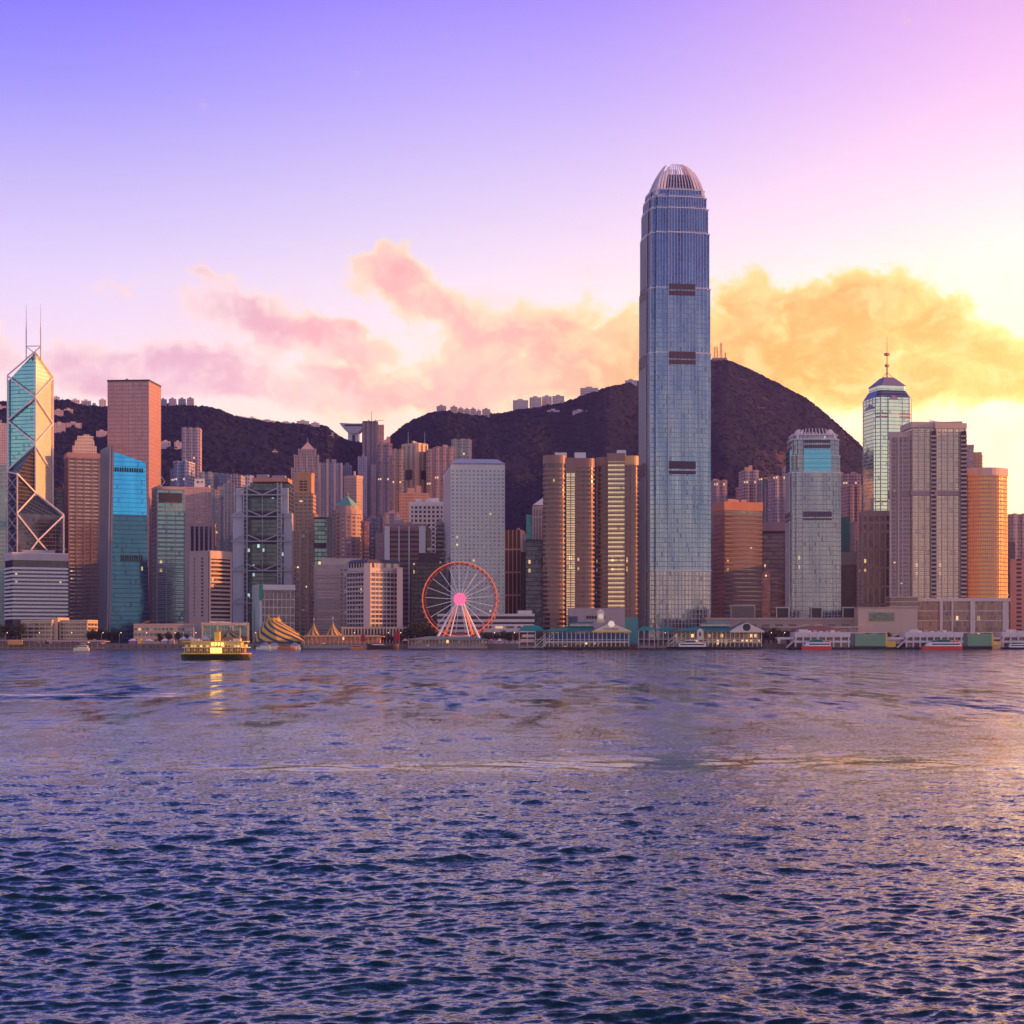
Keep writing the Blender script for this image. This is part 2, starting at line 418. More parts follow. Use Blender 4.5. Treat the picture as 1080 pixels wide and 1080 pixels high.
# ------------------------------------------------------------------ materials
MC = {}
def wall(rgb, rough=0.75, var=0.16, metal=0.0, scale=0.05):
    key = ('w', rgb, rough, var, metal)
    if key in MC: return MC[key]
    m = bpy.data.materials.new('wall_paint'); m.use_nodes = True; nt = m.node_tree; b = nt.nodes['Principled BSDF']
    g = nt.nodes.new('ShaderNodeTexCoord'); pos = E(nt, g.outputs['Object'])
    x, y, z = sep(nt, pos)
    n1 = noise(nt, comb(nt, x*1.0, y*1.0, z*0.25), scale*2.2, 5, 0.62)
    n2 = noise(nt, comb(nt, x*1.0, y*1.0, z*0.12), 0.9, 2, 0.5)
    f = (n1-0.5)*(var*3.2)+(n2-0.5)*(var*1.6)+1.0
    c = vmath(nt, 'SCALE', mixc(nt, 0.0, rgb, rgb), 1.0); nt.links.new(f.s, c.s.node.inputs[3])
    nt.links.new(c.s, b.inputs['Base Color']); b.inputs['Roughness'].default_value = rough; b.inputs['Metallic'].default_value = metal
    MC[key] = m; return m
def glass(c1, c2, bw=1.6, bh=3.8, frame=(0.12, 0.11, 0.13), fw=0.1, fh=0.12, metal=0.75, rough=0.12, lit=0.0, jitter=0.03, blind=0.15, litc=(1.0, .62, .25), big=0.5):
    key = ('g', c1, c2, bw, bh, frame, fw, fh, metal, rough, lit, jitter, blind, big, litc)
    if key in MC: return MC[key]
    if metal >= .5: c1 = tuple(a*.55 for a in c1); c2 = tuple(a*.58 for a in c2); frame = tuple(a*.8 for a in frame)
    m = bpy.data.materials.new('window_glass'); m.use_nodes = True; nt = m.node_tree; b = nt.nodes['Principled BSDF']
    uv = nt.nodes.new('ShaderNodeUVMap'); u, v, _ = sep(nt, E(nt, uv.outputs[0]))
    cu, cv = u/bw, v/bh
    wn = nt.nodes.new('ShaderNodeTexWhiteNoise'); wn.noise_dimensions = '2D'
    nt.links.new(comb(nt, cu.floor(), cv.floor(), 0.0).s, wn.inputs['Vector'])
    r1 = E(nt, wn.outputs['Value']); rc = E(nt, wn.outputs['Color']); ra, rb, rc_ = sep(nt, rc)
    bigN = noise(nt, comb(nt, u*0.11, v*0.010, 0.0), 1.0, 3, 0.6)  # tall soft streaks: uneven reflections painted into the glass colour
    fm = cu.frac().lt(fw).m('MAXIMUM', cv.frac().lt(fh))
    gcol = mixc(nt, ((r1-0.5)*0.15+0.5+(bigN-0.5)*(2.6*big)).clamp(), c1, c2)
    bl = ra.lt(blind)
    gcol = mixc(nt, bl*0.22*(1-fm), gcol, mixc(nt, 1.0, gcol, (0.62, 0.56, 0.54), 'MULTIPLY'))
    col = mixc(nt, fm, gcol, frame)
    nt.links.new(col.s, b.inputs['Base Color'])
    nt.links.new(((1-fm)*(1-bl*0.3)*metal).s, b.inputs['Metallic'])
    nt.links.new((fm*0.4+bl*0.1+rough).s, b.inputs['Roughness'])
    if jitter > 0:
        g = nt.nodes.new('ShaderNodeNewGeometry')
        j = vmath(nt, 'SCALE', vmath(nt, 'SUBTRACT', rc, 0.5), jitter*.4)
        w = vmath(nt, 'SCALE', vmath(nt, 'SUBTRACT', noise(nt, comb(nt, u*0.07, v*0.07, 0.0), 1.0, 2, 0.5, out=1), 0.5), jitter*2.5)
        nn = nt.nodes.new('ShaderNodeVectorMath'); nn.operation = 'NORMALIZE'
        nt.links.new(vmath(nt, 'ADD', E(nt, g.outputs['Normal']), vmath(nt, 'ADD', j, w)).s, nn.inputs[0]); nt.links.new(nn.outputs[0], b.inputs['Normal'])
    if lit > 0:
        nt.links.new((rb.lt(lit*0.5)*(1-fm)*rc_*0.9).s, b.inputs['Emission Strength']); b.inputs['Emission Color'].default_value = (*litc, 1)
    MC[key] = m; return m
def punched(wc, gc, bw, bh, ww, wh, rough=0.75, lit=0.01, var=0.14, stripe=None):
    """wall with rows of windows: wc wall colour, gc glass colour, ww/wh = opening fractions"""
    key = ('p', wc, gc, bw, bh, ww, wh, lit, stripe)
    if key in MC: return MC[key]
    m = bpy.data.materials.new('windowed_wall'); m.use_nodes = True; nt = m.node_tree; b = nt.nodes['Principled BSDF']
    uv = nt.nodes.new('ShaderNodeUVMap'); u, v, _ = sep(nt, E(nt, uv.outputs[0]))
    cu, cv = u/bw, v/bh
    wn = nt.nodes.new('ShaderNodeTexWhiteNoise'); wn.noise_dimensions = '2D'
    nt.links.new(comb(nt, cu.floor(), cv.floor(), 0.0).s, wn.inputs['Vector'])
    r1 = E(nt, wn.outputs['Value']); ra, rb, rc_ = sep(nt, E(nt, wn.outputs['Color']))
    inx = (cu.frac()-0.5).m('ABSOLUTE').lt(ww/2); iny = (cv.frac()-0.5).m('ABSOLUTE').lt(wh/2); w = inx*iny
    # slight sill under each opening, air conditioners here and there
    ac = (cu.frac()-0.78).m('ABSOLUTE').lt(0.1)*(cv.frac()-0.2).m('ABSOLUTE').lt(0.1)*ra.lt(0.35)
    g = nt.nodes.new('ShaderNodeTexCoord'); x, y, z = sep(nt, E(nt, g.outputs['Object']))
    n1 = noise(nt, comb(nt, x, y, z*0.2), 0.11, 5, 0.62)
    f = (n1-0.5)*(var*3.2)+1.0
    wcol = vmath(nt, 'SCALE', mixc(nt, 0.0, wc, wc), 1.0); nt.links.new(f.s, wcol.s.node.inputs[3])
    if stripe:
        wcol = mixc(nt, (u/stripe[0]).frac().lt(stripe[1]), wcol, stripe[2])
    gcol = mixc(nt, r1, tuple(a*0.25 for a in gc), tuple(min(1, a*1.0) for a in gc))
    gcol = mixc(nt, rb.lt(0.12), gcol, (0.26, 0.22, 0.21))
    col = mixc(nt, w, mixc(nt, ac, wcol, (0.2, 0.19, 0.2)), gcol)
    nt.links.new(col.s, b.inputs['Base Color'])
    nt.links.new((w*(-rough+0.15)+rough).s, b.inputs['Roughness']); nt.links.new((w*0.2).s, b.inputs['Metallic'])
    if lit > 0:
        nt.links.new((rc_.lt(lit)*w*ra*1.0).s, b.inputs['Emission Strength']); b.inputs['Emission Color'].default_value = (1.0, .6, .25, 1)
    MC[key] = m; return m
def lamp_mat(c, st):
    m = bpy.data.materials.new('lamp_glow'); m.use_nodes = True; b = m.node_tree.nodes['Principled BSDF']
    b.inputs['Emission Color'].default_value = (*c, 1); b.inputs['Emission Strength'].default_value = st; b.inputs['Base Color'].default_value = (*c, 1); return m

# common finishes (base colours of the real surfaces)
W_MAUVE = wall((0.40, 0.31, 0.31)); W_BEIGE = wall((0.52, 0.40, 0.30)); W_WHITE = wall((0.70, 0.66, 0.66), 0.6, 0.10); W_PINK = wall((0.55, 0.33, 0.30)); W_BROWN = wall((0.27, 0.15, 0.12))
W_GREY = wall((0.30, 0.28, 0.32)); W_DARK = wall((0.018, 0.014, 0.02), 0.5); W_STEEL = wall((0.42, 0.42, 0.46), 0.35, 0.08, 0.6); W_CONC = wall((0.34, 0.27, 0.25), 0.85, 0.2)
M_ROOF = wall((0.16, 0.14, 0.15), 0.9, 0.25)
G_DARK = glass((0.03, 0.03, 0.05), (0.10, 0.09, 0.12), 1.8, 4, metal=0.35, rough=0.15, lit=0.012, blind=0.12)
G_BLUE = glass((0.10, 0.22, 0.36), (0.22, 0.40, 0.52), 1.6, 4, rough=0.12, lit=0.006)

# ------------------------------------------------------------------ tower dressing
def edges_seen(P, mind=-0.15):
    out = []
    for i in range(len(P)):
        a, b = P[i], P[(i+1) % len(P)]; nx, ny = (b[1]-a[1]), -(b[0]-a[0]); L = math.hypot(nx, ny)
        if L < 0.5: continue
        cxm, cym = (a[0]+b[0])/2, (a[1]+b[1])/2; d = math.hypot(cxm, cym)
        if (nx*-cxm+ny*-cym)/(L*d) > mind: out.append(i)
    return out
def slabs(root, P, z0, z1, step, h, out, mat, name='floor_band', cap=100, start=0.0):
    """floor bands: one part per storey"""
    Q = offset(P, out); zs = []; z = z0+start
    while z+h <= z1+0.01: zs.append(z); z += step
    if not zs: return
    extra = zs[cap:]; zs = zs[:cap]
    first = MB().prism(Q, zs[0], zs[0]+h).build(name, mat, root)
    for z in zs[1:]: inst(first, (0, 0, z-zs[0]))
    if extra:
        mb = MB()
        for z in extra: mb.prism(Q, z, z+h)
        mb.build(name, mat, root)['kind'] = 'stuff'
def piers(root, P, z0, z1, step, w, out, mat, name='pier', edges=None, cap=100, inset=0.0, ends=True):
    cnt = 0; rest = MB()
    for i in (edges if edges is not None else edges_seen(P)):
        a, b = Vector(P[i]), Vector(P[(i+1) % len(P)]); L = (b-a).length; e = (b-a)/L; nrm = Vector((e.y, -e.x))
        n = max(1, round(L/step)); first = None
        for k in range(0 if ends else 1, n+(1 if ends else 0)):
            c = a+e*(min(max(k*L/n, w/2), L-w/2))
            p = [c-e*w/2+nrm*out, c+e*w/2+nrm*out, c+e*w/2-nrm*0.2, c-e*w/2-nrm*0.2]
            p = [(q.x, q.y) for q in p]
            # ccw order: outer edge first
            if cnt < cap:
                if first is None: first = MB().prism(p, z0, z1).build(name, mat, root); c0 = c
                else: inst(first, (c.x-c0.x, c.y-c0.y, 0))
            else: rest.prism(p, z0, z1)
            cnt += 1
    if rest.f: rest.build(name, mat, root)['kind'] = 'stuff'
def rooftop(root, P, z, mat=None, n=2, seed=0, hmax=6, frac=0.5):
    r = random.Random(seed+int(P[0][0]*10)); c = Vector(centre(P)); out = []
    e = Vector(P[1])-Vector(P[0]); L = e.length; e /= L; f = Vector((-e.y, e.x))
    for k in range(n):
        w = L*r.uniform(.12, .32)*frac*1.6; dd = w*r.uniform(.6, 1); h = r.uniform(.4, 1)*hmax
        o = c+e*L*r.uniform(-.26, .26)-f*r.uniform(0, 3)
        q = [o-e*w/2-f*dd/2, o+e*w/2-f*dd/2, o+e*w/2+f*dd/2, o-e*w/2+f*dd/2]
        MB().prism([(p.x, p.y) for p in q], z+0.01, z+h+k*0.37).build('plant_room', mat or W_GREY, root)
def parapet(root, P, z, h, mat, out=0.3, name='parapet'):
    return MB().prism(offset(P, out), z, z+h).build(name, mat, root)
def tower(name, label, P, ytop, d, core, cat='tower', ybase=None, base=None, group=None, bands=None, pier=None, par=None, roof=2, seed=0, roofmat=None, corename='facade', hmax=6):
    """core prism + optional storey bands / piers / parapet / plant rooms"""
    c = centre(P); z1 = zp(ytop, d)
    zb = base if base is not None else 4.05
    if base is None and d > 1900: zb = float(min(terrain(*p) for p in P))-3
    t = thing(name, label, cat, (c[0], c[1], zb), group)
    MB().prism(P, zb, z1, m=core, mcap=M_ROOF).build(corename, None, t)
    if bands: slabs(t, P, zb+1, z1, *bands)
    if pier: piers(t, P, zb+0.5, z1, *pier)
    if par: parapet(t, P, z1-par[0]*0.75, par[0], par[1], par[2] if len(par) > 2 else 0.35)
    if roof: rooftop(t, P, z1, roofmat, roof, seed, hmax)
    return t
def bays(root, P, z0, z1, mat, n, depth, wfrac=0.55, name='bay', edges=(0,)):
    """projecting vertical bays on an edge"""
    for i in edges:
        a, b = Vector(P[i]), Vector(P[(i+1) % len(P)]); L = (b-a).length; e = (b-a)/L; nrm = Vector((e.y, -e.x)); w = L/n
        for k in range(n):
            c = a+e*(k+.5)*w; h = w*wfrac/2
            q = [c-e*h+nrm*depth, c+e*h+nrm*depth, c+e*h-nrm*.3, c-e*h-nrm*.3]
            MB().prism([(p.x, p.y) for p in q], z0, z1).build(name, mat, root)
# ------------------------------------------------------------------ land
def ground():
    m = bpy.data.materials.new('city_ground'); m.use_nodes = True; nt = m.node_tree; b = nt.nodes['Principled BSDF']
    g = nt.nodes.new('ShaderNodeNewGeometry'); n = noise(nt, E(nt, g.outputs['Position']), 0.02, 6, 0.6)
    nt.links.new(mixc(nt, n, (0.10, 0.085, 0.08), (0.20, 0.17, 0.15)).s, b.inputs['Base Color']); b.inputs['Roughness'].default_value = 0.9
    o = MB().box(-3300, 3300, 1325, 4700, -2, 4.0).build('ground', m); structure(o)
    sw = wall((0.20, 0.15, 0.13), 0.9, 0.3)
    o = MB().box(-3300, 3300, 1320, 1325, -2, 4.3).build('sea_wall', sw); structure(o)
    pv = wall((0.36, 0.27, 0.24), 0.85, 0.2)
    structure(MB().box(-3300, 3300, 1325, 1372, 4.0, 4.1).build('promenade', pv))
    structure(MB().box(-3300, 3300, 1376, 1400, 4.0, 4.06).build('road', wall((0.06, 0.06, 0.065), 0.8, 0.2)))
    # hills
    xs = np.arange(-2000, 2300, 9.0); ys = np.arange(1880, 4400, 10.0)
    X, Y = np.meshgrid(xs, ys); Z = terrain(X, Y)
    cr = rng.random(X.shape)*4.5*np.clip((Z-20)/30, 0, 1)
    V = np.stack([X, Y, Z+cr-3], -1).reshape(-1, 3); a, bq = X.shape
    ii = np.arange(a*bq).reshape(a, bq); F = np.stack([ii[:-1, :-1], ii[:-1, 1:], ii[1:, 1:], ii[1:, :-1]], -1).reshape(-1, 4)
    m = bpy.data.materials.new('hill_scrub'); m.use_nodes = True; nt = m.node_tree; b = nt.nodes['Principled BSDF']
    g = nt.nodes.new('ShaderNodeNewGeometry'); P = E(nt, g.outputs['Position'])
    n = noise(nt, P, 0.02, 8, 0.65); n2 = noise(nt, P, 0.25, 3, 0.6); n3 = noise(nt, P, 0.006, 4, 0.6)
    c = mixc(nt, n, (0.007, 0.012, 0.036), (0.013, 0.020, 0.056)); c = mixc(nt, n2.ss(.45, .75)*0.5, c, (0.06, 0.065, 0.04))  # slopes pushed towards blue: haze and sky light put into the colour
    x, y, z = sep(nt, P)
    c = mixc(nt, (n3.ss(.55, .62)*n.ss(.5, .6)*x.ss(300, 600)*0.6), c, (0.26, 0.17, 0.13))
    nt.links.new(c.s, b.inputs['Base Color']); b.inputs['Roughness'].default_value = 0.95; b.inputs['Specular IOR Level'].default_value = 0.1
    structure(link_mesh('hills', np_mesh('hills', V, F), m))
    # tree cover: one leafy mass of crowns
    ico = bpy.data.meshes.new('i'); import bmesh; bm = bmesh.new(); bmesh.ops.create_icosphere(bm, subdivisions=1, radius=1); 
    iv = np.array([v.co[:] for v in bm.verts]); fi = np.array([[v.index for v in f.verts] for f in bm.faces]); bm.free()
    r = np.random.default_rng(5); N = 42000
    u = r.uniform(-0.42, 0.40, N); yy = 1930+(3420-1930)*r.random(N)**0.75
    H, D = ridge(u); ok = yy < D+25
    extra = r.uniform(-0.42, .34, 7000); He, De = ridge(extra)
    u = np.concatenate([u[ok], extra]); yy = np.concatenate([yy[ok], De+r.normal(size=7000)*9])
    xx = u*yy; zz = terrain(xx, yy); keep = zz > 25
    xx, yy, zz = xx[keep], yy[keep], zz[keep]; n_ = len(xx)
    s = r.uniform(3.0, 6.5, n_)
    right_bare = (u[keep] > 0.05) & (zz > 260) ; s = np.where(right_bare, s*0.6, s)
    jit = r.uniform(.7, 1.25, (n_, 12, 1))
    V = iv[None]*jit*np.stack([s, s, s*0.75], -1)[:, None, :]+np.stack([xx, yy, zz-1.0], -1)[:, None, :]
    F = fi[None]+(np.arange(n_)*12)[:, None, None]
    m = bpy.data.materials.new('tree_leaves'); m.use_nodes = True; nt = m.node_tree; b = nt.nodes['Principled BSDF']
    g = nt.nodes.new('ShaderNodeNewGeometry'); P = E(nt, g.outputs['Position'])
    n = noise(nt, P, 0.09, 4, 0.7); n2 = noise(nt, P, 1.1, 2, 0.6)
    c = mixc(nt, n.ss(.3, .7), (0.007, 0.012, 0.036), (0.011, 0.018, 0.052)); c = mixc(nt, n2*0.3, c, (0.016, 0.022, 0.035))  # leaves tinted blue to carry the distant haze in their colour
    nt.links.new(c.s, b.inputs['Base Color']); b.inputs['Roughness'].default_value = 0.9; b.inputs['Specular IOR Level'].default_value = 0.15
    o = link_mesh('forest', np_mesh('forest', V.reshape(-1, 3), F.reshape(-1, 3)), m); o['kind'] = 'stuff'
    tag(o, 'dark green forest covering the hills behind the skyline', 'forest')
ground()
def squareq(xa, xc, xb, d, ratio=1.0):
    """rotation that makes left wall = ratio * right wall"""
    best = None
    for i in range(-60, 172):
        th = i*0.5; c, s = math.cos(R(th)), math.sin(R(th)); X0 = cp(xc, d); ub, ua = px2u(xb), px2u(xa)
        if c-ub*s < .003 or s+ua*c < .003: continue
        wr = (ub*d-X0)/(c-ub*s); wl = (X0-ua*d)/(s+ua*c)
        e = abs(math.log(wl/(wr*ratio)))
        if best is None or e < best[0]: best = (e, th)
    return quad(xa, xc, xb, d, best[1])
def scaleq(P, k):
    c = centre(P); return [(c[0]+(p[0]-c[0])*k, c[1]+(p[1]-c[1])*k) for p in P]
def lerp(a, b, t): return tuple(a[i]+(b[i]-a[i])*t for i in range(len(a)))

# ------------------------------------------------------------------ faceted glass tower with diagonal braces and twin masts
def faceted_tower():
    d = 1750; P = squareq(8, 18, 67, d); C = centre(P); N, Rt, Bk, Lf = P
    t = thing('skyscraper', 'faceted teal and cream glass tower with white diagonal braces and twin masts on top', 'skyscraper', (*C, 4.05))
    gt = glass((0.16, 0.50, 0.60), (0.34, 0.72, 0.72), 3.0, 4.0, (0.10, 0.36, 0.46), .08, .2, .85, .08, .003, .02, .03)  # sky reflection of the left face painted in as teal
    gc = glass((0.85, 0.74, 0.52), (0.97, 0.9, 0.70), 3.0, 4.0, (0.62, 0.50, 0.36), .08, .18, .30, .25, .0, .01, .02)  # golden reflection of the right face painted in as cream
    gd = glass((0.05, 0.06, 0.10), (0.16, 0.17, 0.24), 3.0, 4.0, (0.10, 0.08, 0.10), .08, .2, .8, .10, .004, .02, .03)
    gs = glass((0.13, 0.20, 0.26), (0.18, 0.26, 0.32), 3.0, 4.0, (0.14, 0.20, 0.26), .05, .1, .7, .2, .0, .01, .02)
    def wedge(a, b, za, zb_, zc, mats, name):
        mb = MB(); z0 = 4.1; tri = [a, b, C]; zs = [za, zb_, zc]
        for i in range(3):
            j = (i+1) % 3; L = math.dist(tri[i], tri[j])
            mb.face([(*tri[i], z0), (*tri[j], z0), (*tri[j], zs[j]), (*tri[i], zs[i])], [(0, z0), (L, z0), (L, zs[j]), (0, zs[i])], mats[i])
        mb.face([(*p, z) for p, z in zip(tri, zs)], [(p[0], p[1]) for p in tri], mats[3])
        return mb.build(name, None, t)
    zA, zD, zC = zp(396, d), zp(398, d+60), zp(371, d+30)
    # tall back wedge: outer wall back->left, then inner walls left->centre, centre->back
    s = 0.80; zt = zA+(zC-zA)*0.70
    wedge(Bk, Lf, zD, zA, zC, [gd, gt, gc, gs], 'tall_shaft')
    wedge(Lf, N, zp(497, d+20), zp(500, d), zp(470, d+30), [gd, gd, gd, gd], 'left_shaft')
    wedge(N, Rt, zp(541, d), zp(543, d+8), zp(520, d+30), [gd, gd, gd, gs], 'front_shaft')
    wedge(Rt, Bk, zp(543, d+8), zp(543, d+60), zp(521, d+30), [gd, gd, gd, gs], 'right_shaft')
    wm = wall((0.85, 0.74, 0.74), 0.4, 0.04)
    def br(p, py, q, qy, r=1.05, name='brace'):
        dp, dq = p[1], q[1]
        f = lambda a: (a[0]*0.9985, a[1]*0.9985)
        MB().bar((*f(p), zp(py, dp)), (*f(q), zp(qy, dq)), r).build(name, wm, t)
    for a, ya, b, yb in [(Lf, 397, C, 419), (C, 419, Lf, 444), (Lf, 444, C, 468), (C, 469, Lf, 496), (Bk, 399, C, 419), (C, 419, Bk, 447), (Bk, 447, C, 468), (C, 470, Bk, 500),
                         (N, 500, C, 520), (C, 520, N, 541), (C, 520, Rt, 543), (Lf, 498, N, 500)]:
        br(a, ya, b, yb)
    M_ = lerp(N, Rt, .45)
    for a, ya, b, yb in [(N, 542, M_, 570), (Rt, 544, M_, 570), (M_, 570, N, 600), (M_, 570, Rt, 600)]: br(a, ya, b, yb)
    for k in range(6):       # lattice on the narrow left face
        a_, b_ = (Lf, N) if k % 2 else (N, Lf); br(a_, 503+k*14, b_, 517+k*14, 0.5)
        br(b_, 503+k*14, a_, 517+k*14, 0.5)
    for p, y0 in ((Lf, 396), (C, 371), (Bk, 398), (N, 500), (Rt, 543)): br(p, y0, p, 675, 0.9, 'corner_column')
    br(Lf, 396, C, 371, .8, 'roof_edge'); br(Bk, 398, C, 371, .8, 'roof_edge')
    # masts
    for px in (27.7, 43.0):
        X, Y = cp(px, d+28), d+28
        MB().bar((X, Y, zp(379, Y)), (X, Y, zp(345, Y)), .75).bar((X, Y, zp(345, Y)), (X, Y, zp(320.5, Y)), .45, r2=.2).build('mast', wm, t)
    Y = d+28; a, b = cp(27.7, Y), cp(43, Y)
    MB().bar((a, Y, zp(365, Y)), (b, Y, zp(365, Y)), .6).bar((a, Y, zp(365.5, Y)), (b, Y, zp(378, Y)), .6).bar((b, Y, zp(365.5, Y)), (a, Y, zp(378, Y)), .6).build('mast_frame', wm, t)
faceted_tower()

# ------------------------------------------------------------------ the tallest tower
def tall_tower():
    d = 1500; P0 = squareq(673, 687, 751, d); C = centre(P0)
    t = thing('skyscraper', 'tallest tower, slender blue glass with stepped shoulders and a crown of curved white fins', 'skyscraper', (*C, 4.05))
    def plan(k):
        P = scaleq(P0, k); out = []
        for i in range(4):
            a, b = Vector(P[i]), Vector(P[(i+1) % 4]); e = (b-a).normalized(); nn = Vector((e.y, -e.x)); L = (b-a).length
            c_ = L*0.075; q = L*0.27; o = 1.6
            f_ = -e  # inward along previous edge handled by next corner
            pts = [a+e*c_, a+e*q, a+e*q+nn*o, b-e*q+nn*o, b-e*q, b-e*c_, b-e*c_-nn*c_]
            out += [(p.x, p.y) for p in pts]
        return out
    g1 = glass((0.05, 0.12, 0.30), (0.20, 0.32, 0.56), 1.5, 4.2, (0.20, 0.27, 0.42), .16, .12, .85, .08, .0, .03, .03, big=.9)  # tints go deep blue above, paler below: sky reflection graded into the glass
    g2 = glass((0.07, 0.17, 0.35), (0.34, 0.44, 0.58), 1.5, 4.2, (0.26, 0.33, 0.42), .16, .14, .85, .09, .0, .03, .04, big=.9)
    g3 = glass((0.12, 0.20, 0.32), (0.50, 0.48, 0.48), 3.0, 4.2, (0.50, 0.42, 0.42), .18, .18, .75, .10, .01, .03, .08, big=.9)
    mm = wall((0.50, 0.47, 0.54), .35, .05, .5)
    tiers = [(668+7, 602, 1.0, g3, 'lower_shaft'), (602, 374, .998, g2, 'middle_shaft'), (374, 306, .985, g2, 'upper_shaft'), (306, 248, .96, g1, 'shoulder_tier'), (248, 222, .925, g1, 'shoulder_tier'), (222, 210, .88, g1, 'shoulder_tier'), (210, 202, .82, g1, 'shoulder_tier')]
    z = lambda y: zp(y, d+15)
    for k, (y0, y1, s, g, nm) in enumerate(tiers):
        Pk = plan(s); zz0, zz1 = max(4.05, z(y0)), z(y1)
        MB().prism(Pk, zz0, zz1, m=g, mcap=mm).build(nm, None, t)
        sq = scaleq(P0, s)
        es = [i for i in edges_seen(Pk) if math.dist(Pk[i], Pk[(i+1) % len(Pk)]) > 6]
        piers(t, Pk, zz0, zz1+1.5, 3.1 if k < 3 else 2.6, .30, .45, mm, 'mullion', edges=es, cap=(26, 26, 14, 12, 8, 6, 4)[k])
        slabs(t, Pk, zz1-.6, zz1+.6, 9, 1.0, .5, mm, 'setback_ledge')
    # plant-room louvres: dark bands on the centre of each face
    lm = glass((0.03, 0.02, 0.04), (0.06, 0.03, 0.06), 1.9, 40, (0.12, 0.08, 0.11), .22, .0, .1, .5, 0, 0, 0)
    for y0, y1, s in ((314.5, 309.8, .985), (308, 302.5, .985), (386.5, 382, .998), (380.5, 373.5, 1.0), (501.5, 498, 1.0), (496, 488, 1.0)):
        P = scaleq(P0, s)
        for i in (0, 3):
            a, b = Vector(P[i]), Vector(P[(i+1) % 4]); e = (b-a).normalized(); nn = Vector((e.y, -e.x)); L = (b-a).length; q = L*.28
            pp = [a+e*q+nn*2.2, b-e*q+nn*2.2, b-e*q+nn*1, a+e*q+nn*1]
            MB().prism([(p.x, p.y) for p in pp], z(y0), z(y1), m=lm).build('louvre_band', None, t)
    # crown: curved blades leaning inwards
    prof = [(.83, 207), (.785, 200), (.715, 192), (.62, 184.5), (.53, 178.5), (.44, 174), (.36, 170.8)]
    wf = wall((0.80, 0.68, 0.76), .45, .04)
    MB().prism(scaleq(P0, .68), z(202), z(184), Q=scaleq(P0, .55), m=g1).build('crown_core', None, t)
    for i in range(4):
        a, b = Vector(P0[i]), Vector(P0[(i+1) % 4]); c0 = Vector(C); e = (b-a).normalized(); nn = Vector((e.y, -e.x)); half = (b-a).length/2
        nf = 15
        for k in range(nf):
            s_ = (k-(nf-1)/2)/((nf-1)/2)     # -1..1 along the face
            top = 7 if abs(s_) < .62 else (6 if abs(s_) < .8 else 5)
            mb = MB(); pts = []
            for rr_, y in prof[:top]:
                base = c0+nn*half*rr_+e*half*s_*rr_*0.92
                pts.append((base, z(y+2*abs(s_)**3)))
            w = .42 if abs(s_) < .7 else 1.9
            for (p, zz), (q, zq) in zip(pts, pts[1:]):
                i0, i1 = p-nn*1.9, q-nn*1.9
                L_, R_ = -e*w/2, e*w/2
                v = lambda b_, o_, h_: ((b_+o_).x, (b_+o_).y, h_)
                mb.face([v(p, L_, zz), v(p, R_, zz), v(q, R_, zq), v(q, L_, zq)])
                mb.face([v(i0, R_, zz), v(i0, L_, zz), v(i1, L_, zq), v(i1, R_, zq)])
                mb.face([v(p, R_, zz), v(i0, R_, zz), v(i1, R_, zq), v(q, R_, zq)])
                mb.face([v(i0, L_, zz), v(p, L_, zz), v(q, L_, zq), v(i1, L_, zq)])
            p, zz = pts[-1]; i0 = p-nn*1.9; mb.face([v(p, L_, zz), v(p, R_, zz), v(i0, R_, zz), v(i0, L_, zz)])
            mb.build('crown_fin', wf, t)
tall_tower()

